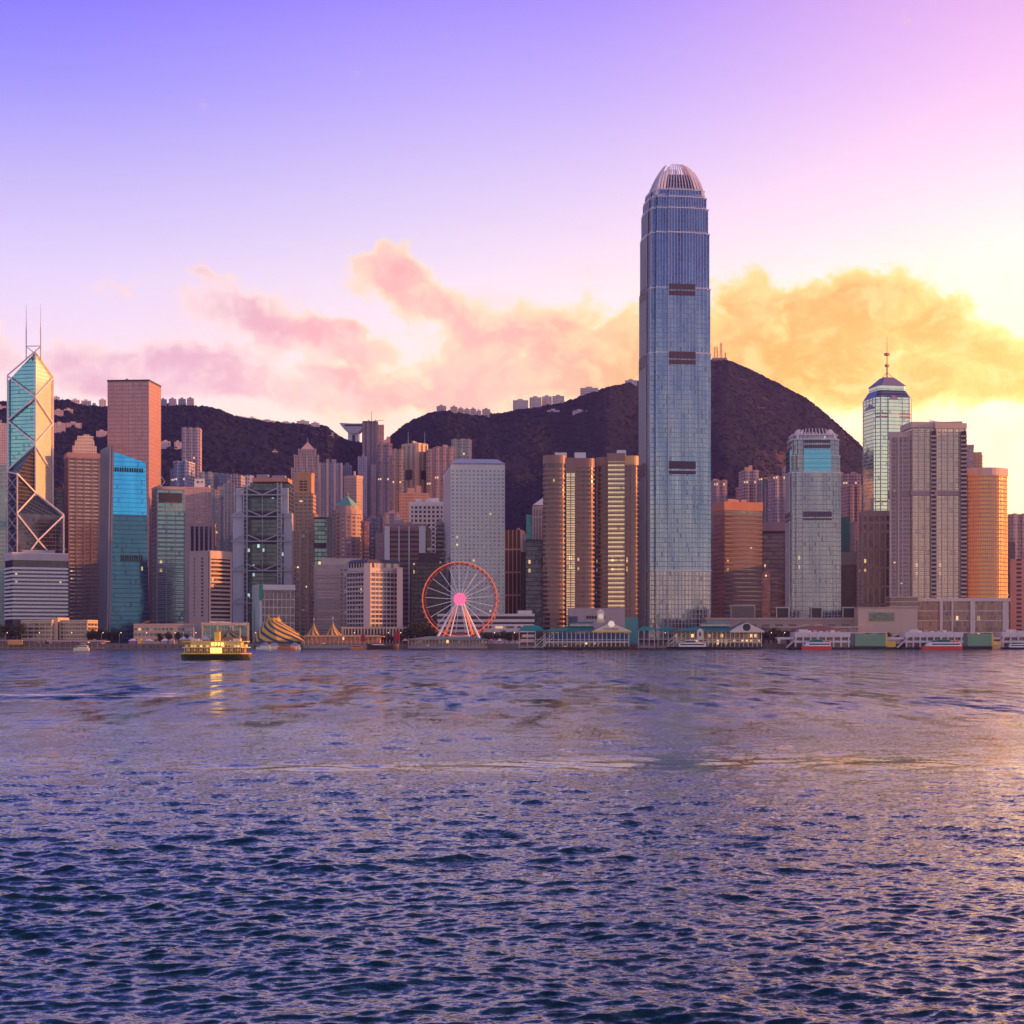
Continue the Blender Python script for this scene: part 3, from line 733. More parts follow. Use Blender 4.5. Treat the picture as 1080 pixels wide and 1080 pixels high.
# ------------------------------------------------------------------ shorter sister tower
def sister_tower():
    d = 1480; P0 = squareq(829, 836.5, 887, d); C = centre(P0)
    t = thing('skyscraper', 'squat grey-blue glass tower with tapering shoulders, blue upper panel and short white crown fins', 'skyscraper', (*C, 4.05))
    z = lambda y: zp(y, d+15)
    ga = glass((0.13, 0.18, 0.27), (0.34, 0.38, 0.42), 1.5, 4.0, (0.30, 0.30, 0.36), .16, .14, .78, .12, .004, .03, .04, big=.8)
    gb = glass((0.10, 0.36, 0.58), (0.13, 0.44, 0.66), 1.5, 4.0, (0.12, 0.36, 0.56), .05, .1, .85, .10, .0, .01, .0, big=.2)
    mm = wall((0.56, 0.50, 0.56), .4, .05, .4); dk = glass((0.03, 0.02, 0.04), (0.06, 0.03, 0.06), 1.9, 40, (0.25, 0.2, 0.25), .2, .0, .1, .5, 0, 0, 0)
    def plan(k):
        P = scaleq(P0, k); out = []
        for i in range(4):
            a, b = Vector(P[i]), Vector(P[(i+1) % 4]); e = (b-a).normalized(); nn = Vector((e.y, -e.x)); L = (b-a).length; q = L*.2
            out += [(p.x, p.y) for p in (a+e*3, a+e*q, a+e*q+nn*1.6, b-e*q+nn*1.6, b-e*q, b-e*3, b-e*3-nn*3)]
        return out
    for k, (y0, y1, s, nm) in enumerate([(700, 500, 1.0, 'lower_shaft'), (500, 482, .96, 'middle_shaft'), (482, 465, .92, 'upper_shaft'), (465, 460, .86, 'shoulder_tier')]):
        Pk = plan(s); zz0 = max(4.05, z(y0)); MB().prism(Pk, zz0, z(y1), m=ga, mcap=mm).build(nm, None, t)
        es = [i for i in edges_seen(Pk) if math.dist(Pk[i], Pk[(i+1) % len(Pk)]) > 5]
        piers(t, Pk, zz0, z(y1)+1.5, 3.0 if k == 0 else 4, .3, .4, mm, 'mullion', edges=es, cap=(50, 20, 20, 10)[k])
        slabs(t, Pk, z(y1)-.5, z(y1)+.5, 9, .9, .5, mm, 'setback_ledge')
    def faceband(y0, y1, s, m_, nm, f=.2, o=2.1):
        P = scaleq(P0, s)
        for i in (0, 3):
            a, b = Vector(P[i]), Vector(P[(i+1) % 4]); e = (b-a).normalized(); nn = Vector((e.y, -e.x)); L = (b-a).length; q = L*f
            pp = [a+e*q+nn*o, b-e*q+nn*o, b-e*q+nn*1, a+e*q+nn*1]
            MB().prism([(p.x, p.y) for p in pp], z(y0), z(y1), m=m_).build(nm, None, t)
    faceband(469, 466, .92, dk, 'louvre_band'); faceband(474.5, 471.5, .92, dk, 'louvre_band'); faceband(474.5, 471.5, .92, dk, 'louvre_band', .03, .3) if False else None
    faceband(503, 475.5, .935, gb, 'blue_panel', .2, 2.9)
    faceband(546.5, 541, 1.0, dk, 'louvre_band'); faceband(550, 548, 1.0, dk, 'louvre_band')
    c0 = Vector(C)
    for i in range(4):
        a, b = Vector(P0[i]), Vector(P0[(i+1) % 4]); e = (b-a).normalized(); nn = Vector((e.y, -e.x)); half = (b-a).length/2
        for k in range(11):
            s_ = (k-5)/5; mb = MB(); w = .4 if abs(s_) < .75 else 1.6
            pr = [(.86, 466), (.80, 459), (.72, 453+4*abs(s_)**4)]; prev = None
            for rr_, y in pr:
                p = c0+nn*half*rr_+e*half*s_*rr_*.95; cur = (p, z(y))
                if prev:
                    (p0, z0), (p1, z1) = prev, cur; q = [p0-e*w/2, p0+e*w/2, p0+e*w/2-nn*2, p0-e*w/2-nn*2]; q2 = [p1-e*w/2, p1+e*w/2, p1+e*w/2-nn*2, p1-e*w/2-nn*2]
                    mb.prism([(v.x, v.y) for v in q], z0, z1, Q=[(v.x, v.y) for v in q2])
                prev = cur
            mb.build('crown_fin', wall((0.80, 0.66, 0.68), .5, .05), t)
sister_tower()

# ------------------------------------------------------------------ tower with pyramid top and spire, far right
def spire_tower():
    d = 1950; P = squareq(908.5, 925, 963, d); C = centre(P)
    t = thing('skyscraper', 'pale green glass tower with hipped stepped roof and tall antenna spire at the right', 'skyscraper', (*C, 4.05))
    z = lambda y: zp(y, d+20)
    g = glass((0.62, 0.84, 0.72), (1.0, 1.1, 0.82), 3.0, 4.2, (0.50, 0.60, 0.56), .06, .22, .85, .10, .004, .02, .03)
    g2 = glass((0.22, 0.30, 0.40), (0.34, 0.42, 0.50), 3, 4.2, (0.2, 0.2, 0.3), .06, .2, .8, .12, .002, .02, .02)
    n, a, b, c = P
    P8 = []
    for i in range(4):
        p, q = P[i], P[(i+1) % 4]; P8 += [lerp(p, q, .10), lerp(p, q, .90)]
    MB().prism(P8, 4.05, z(421), m=g, mcap=g2).build('shaft', None, t)
    pk = wall((0.46, 0.28, 0.30), .6); pu = wall((0.26, 0.22, 0.34), .5)
    for y in (439, 442.5, 531): MB().prism(offset(P8, .35), z(y), z(y)+1.9).build('floor_band', pk, t)
    MB().prism(P8, z(421)+.02, z(413), Q=scaleq(P8, .78), m=g2).build('lower_roof', None, t)
    MB().prism(scaleq(P8, .76), z(414), z(407.5), m=g).build('lantern', None, t)
    MB().prism(scaleq(P8, .80), z(407.5), z(398), Q=scaleq(P8, .30), m=pu).build('upper_roof', None, t)
    for i in (0, 3):      # gabled bays at mid-face
        p, q = P[i], P[(i+1) % 4]; e = (Vector(q)-Vector(p)).normalized(); nn = Vector((e.y, -e.x)); m1, m2 = Vector(lerp(p, q, .30 if i == 0 else .25)), Vector(lerp(p, q, .60 if i == 0 else .9))
        pp = [(m1+nn*2), (m2+nn*2), (m2-nn*.5), (m1-nn*.5)]
        MB().prism([(v.x, v.y) for v in pp], 4.05, z(424 if i == 0 else 433), m=g).build('bay', None, t)
        md = (m1+m2)/2; zt = z(424 if i == 0 else 433)
        MB().prism([(v.x, v.y) for v in pp], zt+.02, zt+6, Q=[(md.x+nn.x*1.5, md.y+nn.y*1.5)]*2+[(md.x, md.y)]*2, cap=False, m=pu).build('gable', None, t)
    piers(t, P8, 4.05, z(421), 9.5, .6, .35, wall((0.35, 0.42, 0.44), .4), 'mullion')
    X, Y = C; sm = wall((0.60, 0.26, 0.18), .5, .05)
    MB().bar((X, Y, z(399)), (X, Y, z(386)), 1.0).bar((X, Y, z(386)), (X, Y, z(372)), .7).bar((X, Y, z(372)), (X, Y, z(354)), .45, r2=.2).build('antenna', sm, t)
    for dx in (-6, 6): MB().bar((X+dx, Y-3, z(398)), (X, Y, z(392)), .45).build('antenna_strut', sm, t)
    for y, r_ in ((374, 3.4), (386, 2.8)): MB().prism([(X+r_*math.cos(k*.785), Y+r_*math.sin(k*.785)) for k in range(8)], z(y), z(y-2.4)).build('antenna_platform', sm, t)
spire_tower()

# ------------------------------------------------------------------ pink square glass tower, upper left
def pink_tower():
    d = 1850; P = squareq(113.5, 157, 169.5, d)
    g = glass((0.44, 0.20, 0.20), (0.60, 0.36, 0.30), 3.4, 4.2, (0.42, 0.20, 0.19), .12, .28, .3, .35, .0, .02, .05)
    t = tower('skyscraper', 'tall flat-topped pink glass tower with a glowing orange right side', P, 401.5, d, g, 'skyscraper', roof=0)
    piers(t, P, 4.1, zp(401.5, d), 7.2, .5, .35, wall((0.52, 0.34, 0.34), .5), 'mullion')
    slabs(t, P, 20, zp(403, d), 4.2, .45, .22, wall((0.50, 0.32, 0.32), .5), 'floor_band')
    parapet(t, P, zp(401.5, d)-.5, 1.8, W_DARK, .5); z1 = zp(401.5, d)
    MB().bar((cp(134, d+20), d+20, z1), (cp(134, d+20), d+20, z1+5), 2).build('crane_base', W_PINK, t)
pink_tower()

# ------------------------------------------------------------------ bright cyan tower with slanted top
def cyan_tower():
    d = 1500; 
    P = squareq(103.5, 113, 158, d)
    N, A, B, C = P; c = centre(P)
    t = thing('skyscraper', 'bright cyan glass tower with slanted top and striped left side', 'skyscraper', (*c, 4.05))
    g = glass((0.02, 0.34, 0.80), (0.06, 0.62, 1.3), 1.5, 4.0, (0.04, 0.36, 0.75), .10, .12, .85, .08, .006, .02, .02)
    g2 = glass((0.01, 0.08, 0.18), (0.05, 0.22, 0.38), 1.5, 4.0, (0.04, 0.10, 0.16), .10, .14, .75, .10, .012, .02, .03)
    st = glass((0.05, 0.05, 0.10), (0.13, 0.13, 0.2), 2.4, 60, (0.30, 0.28, 0.36), .4, .0, .5, .2, .0, .01, .0)
    Q = [lerp(N, A, .08), lerp(N, A, .9), lerp(C, B, .9), lerp(C, B, .08)]
    z = lambda y: zp(y, d)
    mb = MB(); z0, zm = 4.1, z(542)
    for nm, zz0, zz1, m_ in (('lower_shaft', z0, zm, g2),):
        mb = MB()
        tm = (zm-z0)/(z(480)-z0)
        L = lambda k: [lerp(N, Q[0], k), lerp(A, Q[1], k), lerp(B, Q[2], k), lerp(C, Q[3], k)]
        mb.prism(P, z0, zm, Q=L(tm), m=g2); mb.build('lower_shaft', None, t)
        mb = MB(); P1 = L(tm)
        zt = [z(475), z(486), z(486), z(475)]
        mb.prism(P1, zm+.02, 0, Q=Q, m=g, z1s=zt); mb.build('upper_shaft', None, t)
    # striped side wing
    W = [lerp(N, C, .0), lerp(N, C, 1.0)]
    e = (Vector(A)-Vector(N)).normalized(); nn = Vector((e.y, -e.x))
    sidep = offset([N, lerp(N, A, .06), lerp(C, B, .06), C], .7)
    MB().prism(sidep, 4.1, z(470), Q=[(p[0]+3, p[1]) for p in sidep], m=st).build('side_wing', None, t)
    # slotted plant room openings
    sl = W_DARK
    first = None
    for k in range(14):
        px = 117+k*2.55; tt = (px-113)/45; X, Y = lerp(N, A, tt)
        MB().box(X-.55, X+.55, Y-.9, Y+.3, z(497), z(492.5)).build('louvre_slot', sl, t)
    for k in range(10):
        px = 128+k*2.4; tt = (px-113)/45; X, Y = lerp(N, A, tt)
        MB().box(X-.55, X+.55, Y-.7, Y+.3, z(591.5), z(585)).build('louvre_slot', sl, t)
cyan_tower()

# ------------------------------------------------------------------ white office block with round windows
def round_window_tower():
    d = 1500; P = quad(468, 475.5, 532.5, d, 6); c = centre(P)
    t = thing('skyscraper', 'white-grey tower with rows of small round windows behind the Ferris wheel', 'skyscraper', (*c, 4.05))
    m = wall((0.66, 0.60, 0.57), .6, .06)
    z1 = zp(489.5, d); z = lambda y: zp(y, d)
    MB().prism(P, 4.05, z1).build('facade', m, t)
    rf = wall((0.70, 0.62, 0.66), .6, .06)
    MB().prism(offset(P, .5), z1+.02, z1+1.2).build('parapet', W_GREY, t)
    MB().prism(P, z1+1.22, z(482.5), Q=[lerp(P[0], P[2], .12), lerp(P[1], P[3], .12), lerp(P[2], P[0], .2), lerp(P[3], P[1], .2)]).build('hipped_roof', rf, t)
    gm = glass((0.04, 0.12, 0.12), (0.16, 0.30, 0.28), 3.67, 3.5, (.1, .1, .1), 0, 0, .25, .15, .03, .08, .15)
    cnt = 0; rest = MB(); 
    fl = np.arange(12, z1-5, 3.42)[::-1]
    for ei, ncol in ((0, 13), (3, 9)):
        a, b = Vector(P[ei]), Vector(P[(ei+1) % 4]); L = (b-a).length; e = (b-a)/L; nn = Vector((e.y, -e.x))
        for r_, zc in enumerate(fl):
            for k in range(ncol):
                cc = a+e*(L*(k+.5)/ncol)+nn*.12; ring = []
                for j in range(8):
                    w = math.cos(j*math.pi/4+.39)*.98; h = math.sin(j*math.pi/4+.39)*.98; ring.append((cc.x+e.x*w, cc.y+e.y*w, zc+h))
                uvs = [(k*3.67+1.8, r_*3.5+1.7)]*8
                if ei == 0 and cnt < 100 and r_ >= 0:
                    MB().face(ring, uvs, gm).build('window', None, t); cnt += 1
                else: rest.face(ring, uvs, gm)
    rest.build('window', None, t)['kind'] = 'stuff'
round_window_tower()

# ------------------------------------------------------------------ twin banded towers with rounded corners
def twin_banded():
    for idx, (x0, xm, x1, yt, lab) in enumerate([(573, 597, 628, 481, 'left twin of the brown banded towers, with a gold-lit glass strip'), (628, 645, 673, 479, 'right twin of the brown banded towers, beside the tallest tower')]):
        d = 1440 if idx == 0 else 1470
        P = face_box(x0, x1, d, 40); c = centre(P)
        t = thing('skyscraper', lab, 'skyscraper', (*c, 4.05))
        z1 = zp(yt, d)
        a, b, q, p = P
        # three volumes: a rounded bay left, recessed glass middle, rounded bay right
        e = (Vector(b)-Vector(a)).normalized(); f = Vector((-e.y, e.x)); W = math.dist(a, b)
        br_ = wall((0.27, 0.145, 0.12), .5, .10); gd = glass((0.05, 0.03, 0.045), (0.15, 0.10, 0.11), 1.5, 3.9, (.2, .13, .12), .08, .0, .6, .12, .012, .03, .1)
        gy = glass((0.62, 0.52, 0.36), (0.95, 0.82, 0.55), 2.6, 3.9, (0.30, 0.20, 0.17), .10, .2, .85, .08, .004, .02, .02)  # yellow reflection put into this glass colour
        def vol(f0, f1, y0, dep, zt, core, name, rnd=None, band=True, h=1.55):
            o = Vector(a)+e*W*f0+f*y0; w = W*(f1-f0)
            V = [o, o+e*w, o+e*w+f*dep, o+f*dep]; V = [(v.x, v.y) for v in V]
            if rnd is not None:
                if rnd in ('both', 'r'): V = roundq(V, 1, w*.45)
                if rnd in ('both', 'l'): V = roundq(V, 0, w*.45)
            MB().prism(V, 4.05, zt, m=core, mcap=M_ROOF).build(name, None, t)
            return V
        if idx == 0:
            bay1 = vol(0, .44, 0, 34, z1, gd, 'left_bay', 'both'); slabs(t, bay1, 18, z1-6, 3.9, 1.75, .5, br_)
            parapet(t, bay1, z1-6, 7, br_, .5)
            mid = vol(.43, .62, 3.5, 32, z1-14, gy, 'glass_strip'); slabs(t, mid, 18, z1-16, 3.9, .5, .25, br_, 'spandrel'); parapet(t, mid, z1-14, 13, br_, .4)
            piers(t, mid, 6, z1-8, 5.4, .7, .6, br_, 'pier', edges=[0])
            rt = vol(.62, .98, 7, 30, z1-4, gd, 'right_bay', 'r'); slabs(t, rt, 18, z1-10, 3.9, 1.5, .45, br_); parapet(t, rt, z1-9, 8, br_, .5)
            piers(t, rt, 6, z1-8, 4.5, .6, .55, br_, 'pier', edges=[0])
        else:
            lf = vol(.02, .30, 6, 30, z1-3, gd, 'left_bay', 'l'); slabs(t, lf, 18, z1-12, 3.9, 1.5, .45, br_); parapet(t, lf, z1-10, 8, br_, .5)
            mid = vol(.29, .68, 1, 32, z1, gy, 'glass_bay'); slabs(t, mid, 18, z1-6, 3.9, 1.35, .4, br_); parapet(t, mid, z1-6, 7, br_, .5)
            rt = vol(.68, 1.0, 3, 30, z1-1, gd, 'right_bay', 'r'); slabs(t, rt, 18, z1-8, 3.9, .7, .4, br_, 'spandrel'); parapet(t, rt, z1-9, 8, wall((0.62, 0.36, 0.16), .5), .6)  # parapet painted gold for the sun on this side
            piers(t, rt, 6, z1-8, 4.2, .8, .6, br_, 'pier', edges=[0, 1])
        for k, (u0, u1, hh) in enumerate([(.22, .45, 4.5), (.6, .82, 4.5)] if idx == 0 else [(.5, .72, 5)]):
            o = Vector(a)+f*14; q_ = [o+e*W*u0, o+e*W*u1, o+e*W*u1+f*9, o+e*W*u0+f*9]
            MB().prism([(v.x, v.y) for v in q_], z1-.5, z1+hh).build('plant_room', W_WHITE, t)
twin_banded()

# ------------------------------------------------------------------ steel bank tower with hangers
def hanger_tower():
    d = 1700; x0, x1 = 243, 308; z = lambda y: zp(y, d); th = -4
    c0 = pt(276, d+20)
    t = thing('skyscraper', 'grey steel bank tower hung from exposed V-shaped trusses between ladder masts', 'skyscraper', (*c0, 4.05))
    gl = glass((0.03, 0.05, 0.07), (0.10, 0.17, 0.19), 2.4, 4.1, (0.10, 0.11, 0.13), .1, .18, .55, .15, .05, .03, .1, litc=(.55, .85, .9))
    st = wall((0.40, 0.39, 0.43), .5, .08, .3); lt = wall((0.50, 0.49, 0.55), .5, .1, .2)
    def blk(a, b, ya, yb, y0, y1, m_, nm): return MB().box(cp(a, d), cp(b, d), d+y0, d+y1, z(ya), z(yb), m=m_).build(nm, None, t)
    blk(262, 304, 690, 508, 10, 42, gl, 'main_hall'); blk(246, 262, 690, 512, 14, 40, gl, 'left_hall')
    blk(245, 256, 690, 541, 2, 14, lt, 'service_tower'); blk(299, 307.5, 690, 541, 2, 14, lt, 'service_tower'); blk(248, 254, 541.5, 514, 6, 18, lt, 'service_tower'); blk(296, 303, 541.5, 514, 6, 18, lt, 'service_tower')
    blk(266, 304, 508, 504, -1, 30, wall((0.62, 0.25, 0.16), .6), 'crane_deck'); blk(270, 282, 504, 500, 4, 14, W_GREY, 'plant_room'); blk(286, 300, 504, 501, 4, 14, W_GREY, 'plant_room')
    for xm, yt in ((259, 511), (295, 509)):      # ladder masts: two columns and rungs
        for s in (-1.9, 1.9):
            X = cp(xm+s, d); MB().bar((X, d-2, 4.1), (X, d-2, z(yt)), .8).build('mast_column', st, t)
        n = int((z(yt)-6)/4.1); a, b = cp(xm-1.9, d), cp(xm+1.9, d)
        first = MB().bar((a, d-2, 8), (b, d-2, 8), .55).build('mast_rung', st, t)
        for k in range(1, n): inst(first, (0, 0, 4.1*k))
    for y, L_, R_ in ((522, 246, 303), (545, 244, 307), (571, 244, 307), (602, 244, 307), (636, 244, 307)):
        MB().bar((cp(L_, d), d-2.5, z(y)), (cp(R_, d), d-2.5, z(y)), .75).build('truss_chord', st, t)
        MB().bar((cp(261, d), d-2.5, z(y-7)), (cp(277, d), d-2.5, z(y)), .8).build('truss_hanger', st, t)
        MB().bar((cp(293, d), d-2.5, z(y-7)), (cp(277, d), d-2.5, z(y)), .8).build('truss_hanger', st, t)
        MB().bar((cp(257, d), d-2.5, z(y-7)), (cp(L_, d), d-2.5, z(y)), .8).build('truss_hanger', st, t)
        MB().bar((cp(297, d), d-2.5, z(y-7)), (cp(R_, d), d-2.5, z(y)), .8).build('truss_hanger', st, t)
        MB().box(cp(263, d), cp(291, d), d+8.5, d+10, z(y+2), z(y-6), m=W_DARK).build('double_height_floor', None, t)
    for xm in (277,): MB().bar((cp(xm, d), d-2, z(636)), (cp(xm, d), d-2, z(522)), .35).build('hanger_rod', st, t)
hanger_tower()
# ------------------------------------------------------------------ front rows, left to right
def slab_block():          # white banded office slab behind the beige block, far left
    d = 1480; P = quad(5.5, 13.5, 71, d, 17.5); P = squareq(5.5, 13.5, 71, d, .7); c = centre(P); z = lambda y: zp(y, d)
    t = thing('office_block', 'wide office block of white floor bands and dark window strips at the far left', 'office block', (*c, 4.05))
    g = glass((0.02, 0.02, 0.04), (0.07, 0.06, 0.09), 1.9, 3.3, (0.12, 0.1, 0.12), .1, 0, .5, .12, .01, .04, .15)
    MB().prism(P, 4.05, z(583), m=g, mcap=M_ROOF).build('window_core', None, t)
    zz = z(653)
    slabs(t, P, zz, z(597), (z(596)-z(653))/14, 1.75, .7, W_WHITE)
    MB().prism(offset(P, .7), z(590.5), z(583.5)).build('roof_fascia', wall((0.52, 0.44, 0.45)), t); MB().prism(offset(P, .9), z(583.48), z(582.4)).build('roof_edge', W_WHITE, t)
    o = face_box(23, 58, d+18, 14); MB().prism(o, z(582.3), z(579)).build('plant_room', W_MAUVE, t)
slab_block()
def beige_block():
    d = 1400; z = lambda y: zp(y, d); c = pt(57, d+8)
    t = thing('office_block', 'low beige four-storey block with a central stair tower on the left waterfront', 'office block', (*c, 4.1))
    be = wall((0.62, 0.44, 0.30), .7, .12); g = glass((0.05, 0.04, 0.04), (0.20, 0.14, 0.11), 3, 3, (0.3, 0.2, 0.15), .12, 0, .4, .2, .03, .04, .3)
    for x0, x1 in ((23, 54.5), (61, 92)):
        P = face_box(x0, x1, d, 16, -15.5 if x0 < 50 else -15.5)
        MB().prism(P, 4.1, z(654.6), m=g, mcap=M_ROOF).build('wing', None, t)
        slabs(t, P, 4.2, z(654), (z(655)-z(672))/4, 1.3, .5, be); parapet(t, P, z(655.4), 1.2, be, .6)
        piers(t, P, 4.2, z(654.8), 5.2, .5, .45, be, 'pier')
    P = face_box(54.5, 61, d-1, 18, -15.5); MB().prism(P, 4.1, z(651.5)).build('stair_tower', be, t)
    MB().prism(face_box(60.2, 61.2, d-1.4, 2, -15.5), 4.2, z(656)).build('stair_window', W_DARK, t)
beige_block()

def citic():
    pass
T = tower
g_teal = glass((0.10, 0.22, 0.28), (0.20, 0.38, 0.42), 2, 4, (0.2, 0.2, 0.24), .1, .2, .7, .15, .01, .02, .05)
T('tower_block', 'blue-grey glass tower cut off by the left edge of the picture', face_box(-14, 6.5, 1700, 30), 490, 1700, g_teal, bands=(4.2, 1.0, .3, W_GREY))
T('tower_block', 'pinkish apartment tower on the slope at the left edge, above the blue-grey tower', face_box(-12, 7, 2150, 30), 446, 2150, punched((0.52, 0.38, 0.42), (.08, .08, .12), 3, 3.2, .5, .45), bands=(9.6, .5, .3, W_MAUVE))
T('tower_block', 'dark narrow tower with an orange-lit roof corner behind the braced glass tower', face_box(57, 72, 1880, 24), 515, 1880, glass((.03, .03, .06), (.08, .07, .12), 2, 4, (.05, .04, .07), .1, .2, .5, .15, .01), par=(3, wall((0.4, 0.16, 0.08))))  # orange light on the roof painted in as parapet colour
# stepped beige crown tower
def crown_beige():
    d = 1800; P = squareq(68, 72, 105, d); z = lambda y: zp(y, d)
    g = glass((0.30, 0.24, 0.26), (0.62, 0.50, 0.44), 2.2, 4, (0.30, .18, .18), .1, .3, .7, .12, .006, .02, .05)
    t = T('tower_block', 'dark banded tower with pink rim and stepped beige rooftop crown', P, 481, d, g, roof=0, bands=(4.0, 1.6, .35, wall((0.11, 0.07, 0.08))), pier=(9, 1.2, .6, wall((0.22, 0.13, 0.13)), 'pier'))
    parapet(t, P, z(482), 5, wall((0.36, 0.20, 0.20)), .8)
    be = punched((0.66, 0.50, 0.42), (.15, .1, .1), 2.4, 3.6, .4, .5)
    c = centre(P)
    for k, (x0, x1, y0, y1) in enumerate([(76.5, 102, 478.5, 469), (79, 99.5, 469, 463), (81.5, 98.5, 463, 458), (88, 95, 458, 456)]):
        MB().prism(face_box(x0, x1, d+12+k*2, 30-k*4), z(y0)+.01*k, z(y1)).build('crown_tier', be, t)
crown_beige()
def teal_office():
    d = 1560; P = squareq(160.5, 165.5, 195, d); z = lambda y: zp(y, d)
    g = glass((0.07, 0.28, 0.34), (0.26, 0.36, 0.42), 2.4, 4, (0.22, .24, .28), .08, .3, .75, .14, .006, .02, .05)
    t = T('office_tower', 'teal glass office tower with a large blank dark screen across its top', P, 514.5, d, g, roof=0, bands=(4.1, .7, .25, wall((0.24, 0.24, 0.28))), pier=(9.5, .6, .4, W_MAUVE, 'mullion'))
    N, A = P[0], P[1]; q = offset([lerp(N, A, .1), lerp(N, A, .86), lerp(P[3], P[2], .86), lerp(P[3], P[2], .1)], .9)
    MB().prism(q, z(529.5), z(519.5)).build('screen', wall((0.03, 0.012, 0.018), .4), t)
    parapet(t, P, z(515.5), 2.4, W_MAUVE, .5)
    MB().bar((cp(166, d), d+8, z(514)), (cp(172, d), d+8, z(507)), .35).bar((cp(172, d), d+8, z(507)), (cp(165, d), d+8, z(498)), .3).build('roof_crane', W_WHITE, t)
    MB().prism(face_box(194.8, 199.5, d+8, 20), 4.1, z(540)).build('side_core', W_MAUVE, t)
teal_office()
T('tower_block', 'pink speckled tower with a white rooftop box behind the teal office tower', face_box(191, 222.5, 1880, 30, 12), 514, 1880, punched((0.56, 0.34, 0.35), (.5, .38, .36), 2.6, 3.3, .5, .5, stripe=(13, .12, (.34, .22, .26))), roof=0, bands=(13.2, .6, .3, W_PINK), par=(2, W_PINK))
t_ = thing('rooftop_house', 'small white box house on top of the pink speckled tower', 'rooftop structure', (*pt(210.5, 1890), zp(514, 1880))); MB().prism(face_box(205, 216, 1885, 8), zp(514, 1880)+.03, zp(504.5, 1880)).build('wall', W_WHITE, t_); MB().prism(face_box(207.5, 209.5, 1884.6, .5), zp(509, 1880), zp(507, 1880)).build('window', W_DARK, t_); MB().prism(face_box(212.5, 213.8, 1884.6, .5), zp(509, 1880), zp(507, 1880)).build('window', W_DARK, t_)
T('tower_block', 'mauve framed tower with four tall dark window strips above the round-cornered hall block', face_box(195.5, 225, 1740, 26, 6), 552.5, 1740, glass((.03, .025, .06), (.09, .07, .14), 2, 4, (.08, .06, .1), .08, .15, .5, .15, .006), pier=(4.9, 1.7, .7, wall((0.44, 0.28, 0.29)), 'pier'), par=(3.5, wall((0.46, 0.28, 0.29)), .8), roof=1)
T('tower_block', 'slim peach and blue tower between the pink speckled tower and the steel bank', face_box(223.5, 240, 1860, 24), 516, 1860, punched((0.56, 0.36, 0.33), (.12, .16, .26), 3.4, 3.3, .55, .55, stripe=(9, .4, (.20, .24, .36))), bands=(16.5, .5, .3, W_PINK))
T('tower_block', 'grey-blue finned tower tucked against the left side of the steel bank', face_box(236, 247.5, 1830, 24), 509.5, 1830, glass((.10, .12, .2), (.2, .22, .32), 1.6, 3.6, (.3, .28, .34), .3, .3, .5, .2, .0), pier=(3.4, .8, .6, W_GREY, 'fin'))
def hall_high_block():
    d = 1430; z = lambda y: zp(y, d); P = squareq(199.5, 219.5, 243.5, d, .8); c = centre(P)
    t = thing('office_block', 'tan civic block with curved balcony bands and a blank side wall behind the ferry', 'office block', (*c, 4.05))
    tan = wall((0.54, 0.38, 0.31), .7, .1); tl = wall((0.38, 0.28, 0.27), .75, .1)
    N, A, B, C = P
    MB().prism(P, 4.05, z(580.5)).build('side_wall', tl, t)
    e = (Vector(A)-Vector(N)).normalized(); nn = Vector((e.y, -e.x))
    F_ = offset([lerp(N, A, .06), lerp(N, A, .98), lerp(N, A, .98), lerp(N, A, .06)], 0) if False else None
    q = [Vector(lerp(N, A, .04)), Vector(lerp(N, A, .97))]
    front = [q[0]+nn*.6, q[1]+nn*.6, q[1]-nn*1, q[0]-nn*1]
    MB().prism([(v.x, v.y) for v in front], z(654), z(589), m=glass((.03, .015, .02), (.1, .05, .05), 2.5, 3, (.1, .06, .06), .1, 0, .3, .2, .02)).build('window_strip', None, t)
    n = 15; h = (z(588)-z(654))/n; bow = [q[0]+nn*.3]+[q[0]*(1-k/8)+q[1]*(k/8)+nn*(.7+1.6*math.sin(math.pi*k/8)) for k in range(9)]+[q[1]+nn*.3]
    bow = [(v.x, v.y) for v in bow]
    first = MB().prism(bow, z(654), z(654)+h*.42).build('balcony', tan, t)
    for k in range(1, n): inst(first, (0, 0, h*k))
    MB().prism(bow, z(589), z(580.6)).build('top_fascia', tan, t)
    for s in (q[0], q[1]): v = s+nn*1.1; MB().box(v.x-.6, v.x+.6, v.y-.9, v.y+.9, 4.2, z(581)).build('end_pier', tan, t)
    e2 = (Vector(C)-Vector(N)).normalized(); n2 = Vector((-e2.y, e2.x)) ; L = math.dist(N, C); first = None
    for col_, w in ((.30, 1.1), (.72, .5)):
        first = None
        for k in range(17):
            v = Vector(N)+e2*L*(1-col_ if False else col_)+Vector((e2.y*-1, e2.x))*0.15
            if first is None:
                p0 = v+e2*w; p1 = v-e2*w; o = Vector((-abs(e2.y), -abs(e2.x)*.4))*.25
                first = MB().prism([(p0.x+o.x, p0.y+o.y), (p1.x+o.x, p1.y+o.y), (p1.x, p1.y), (p0.x, p0.y)], z(650), z(650)+1.5).build('window', W_DARK, t)
            else: inst(first, (0, 0, k*(z(586)-z(650))/17))
hall_high_block()
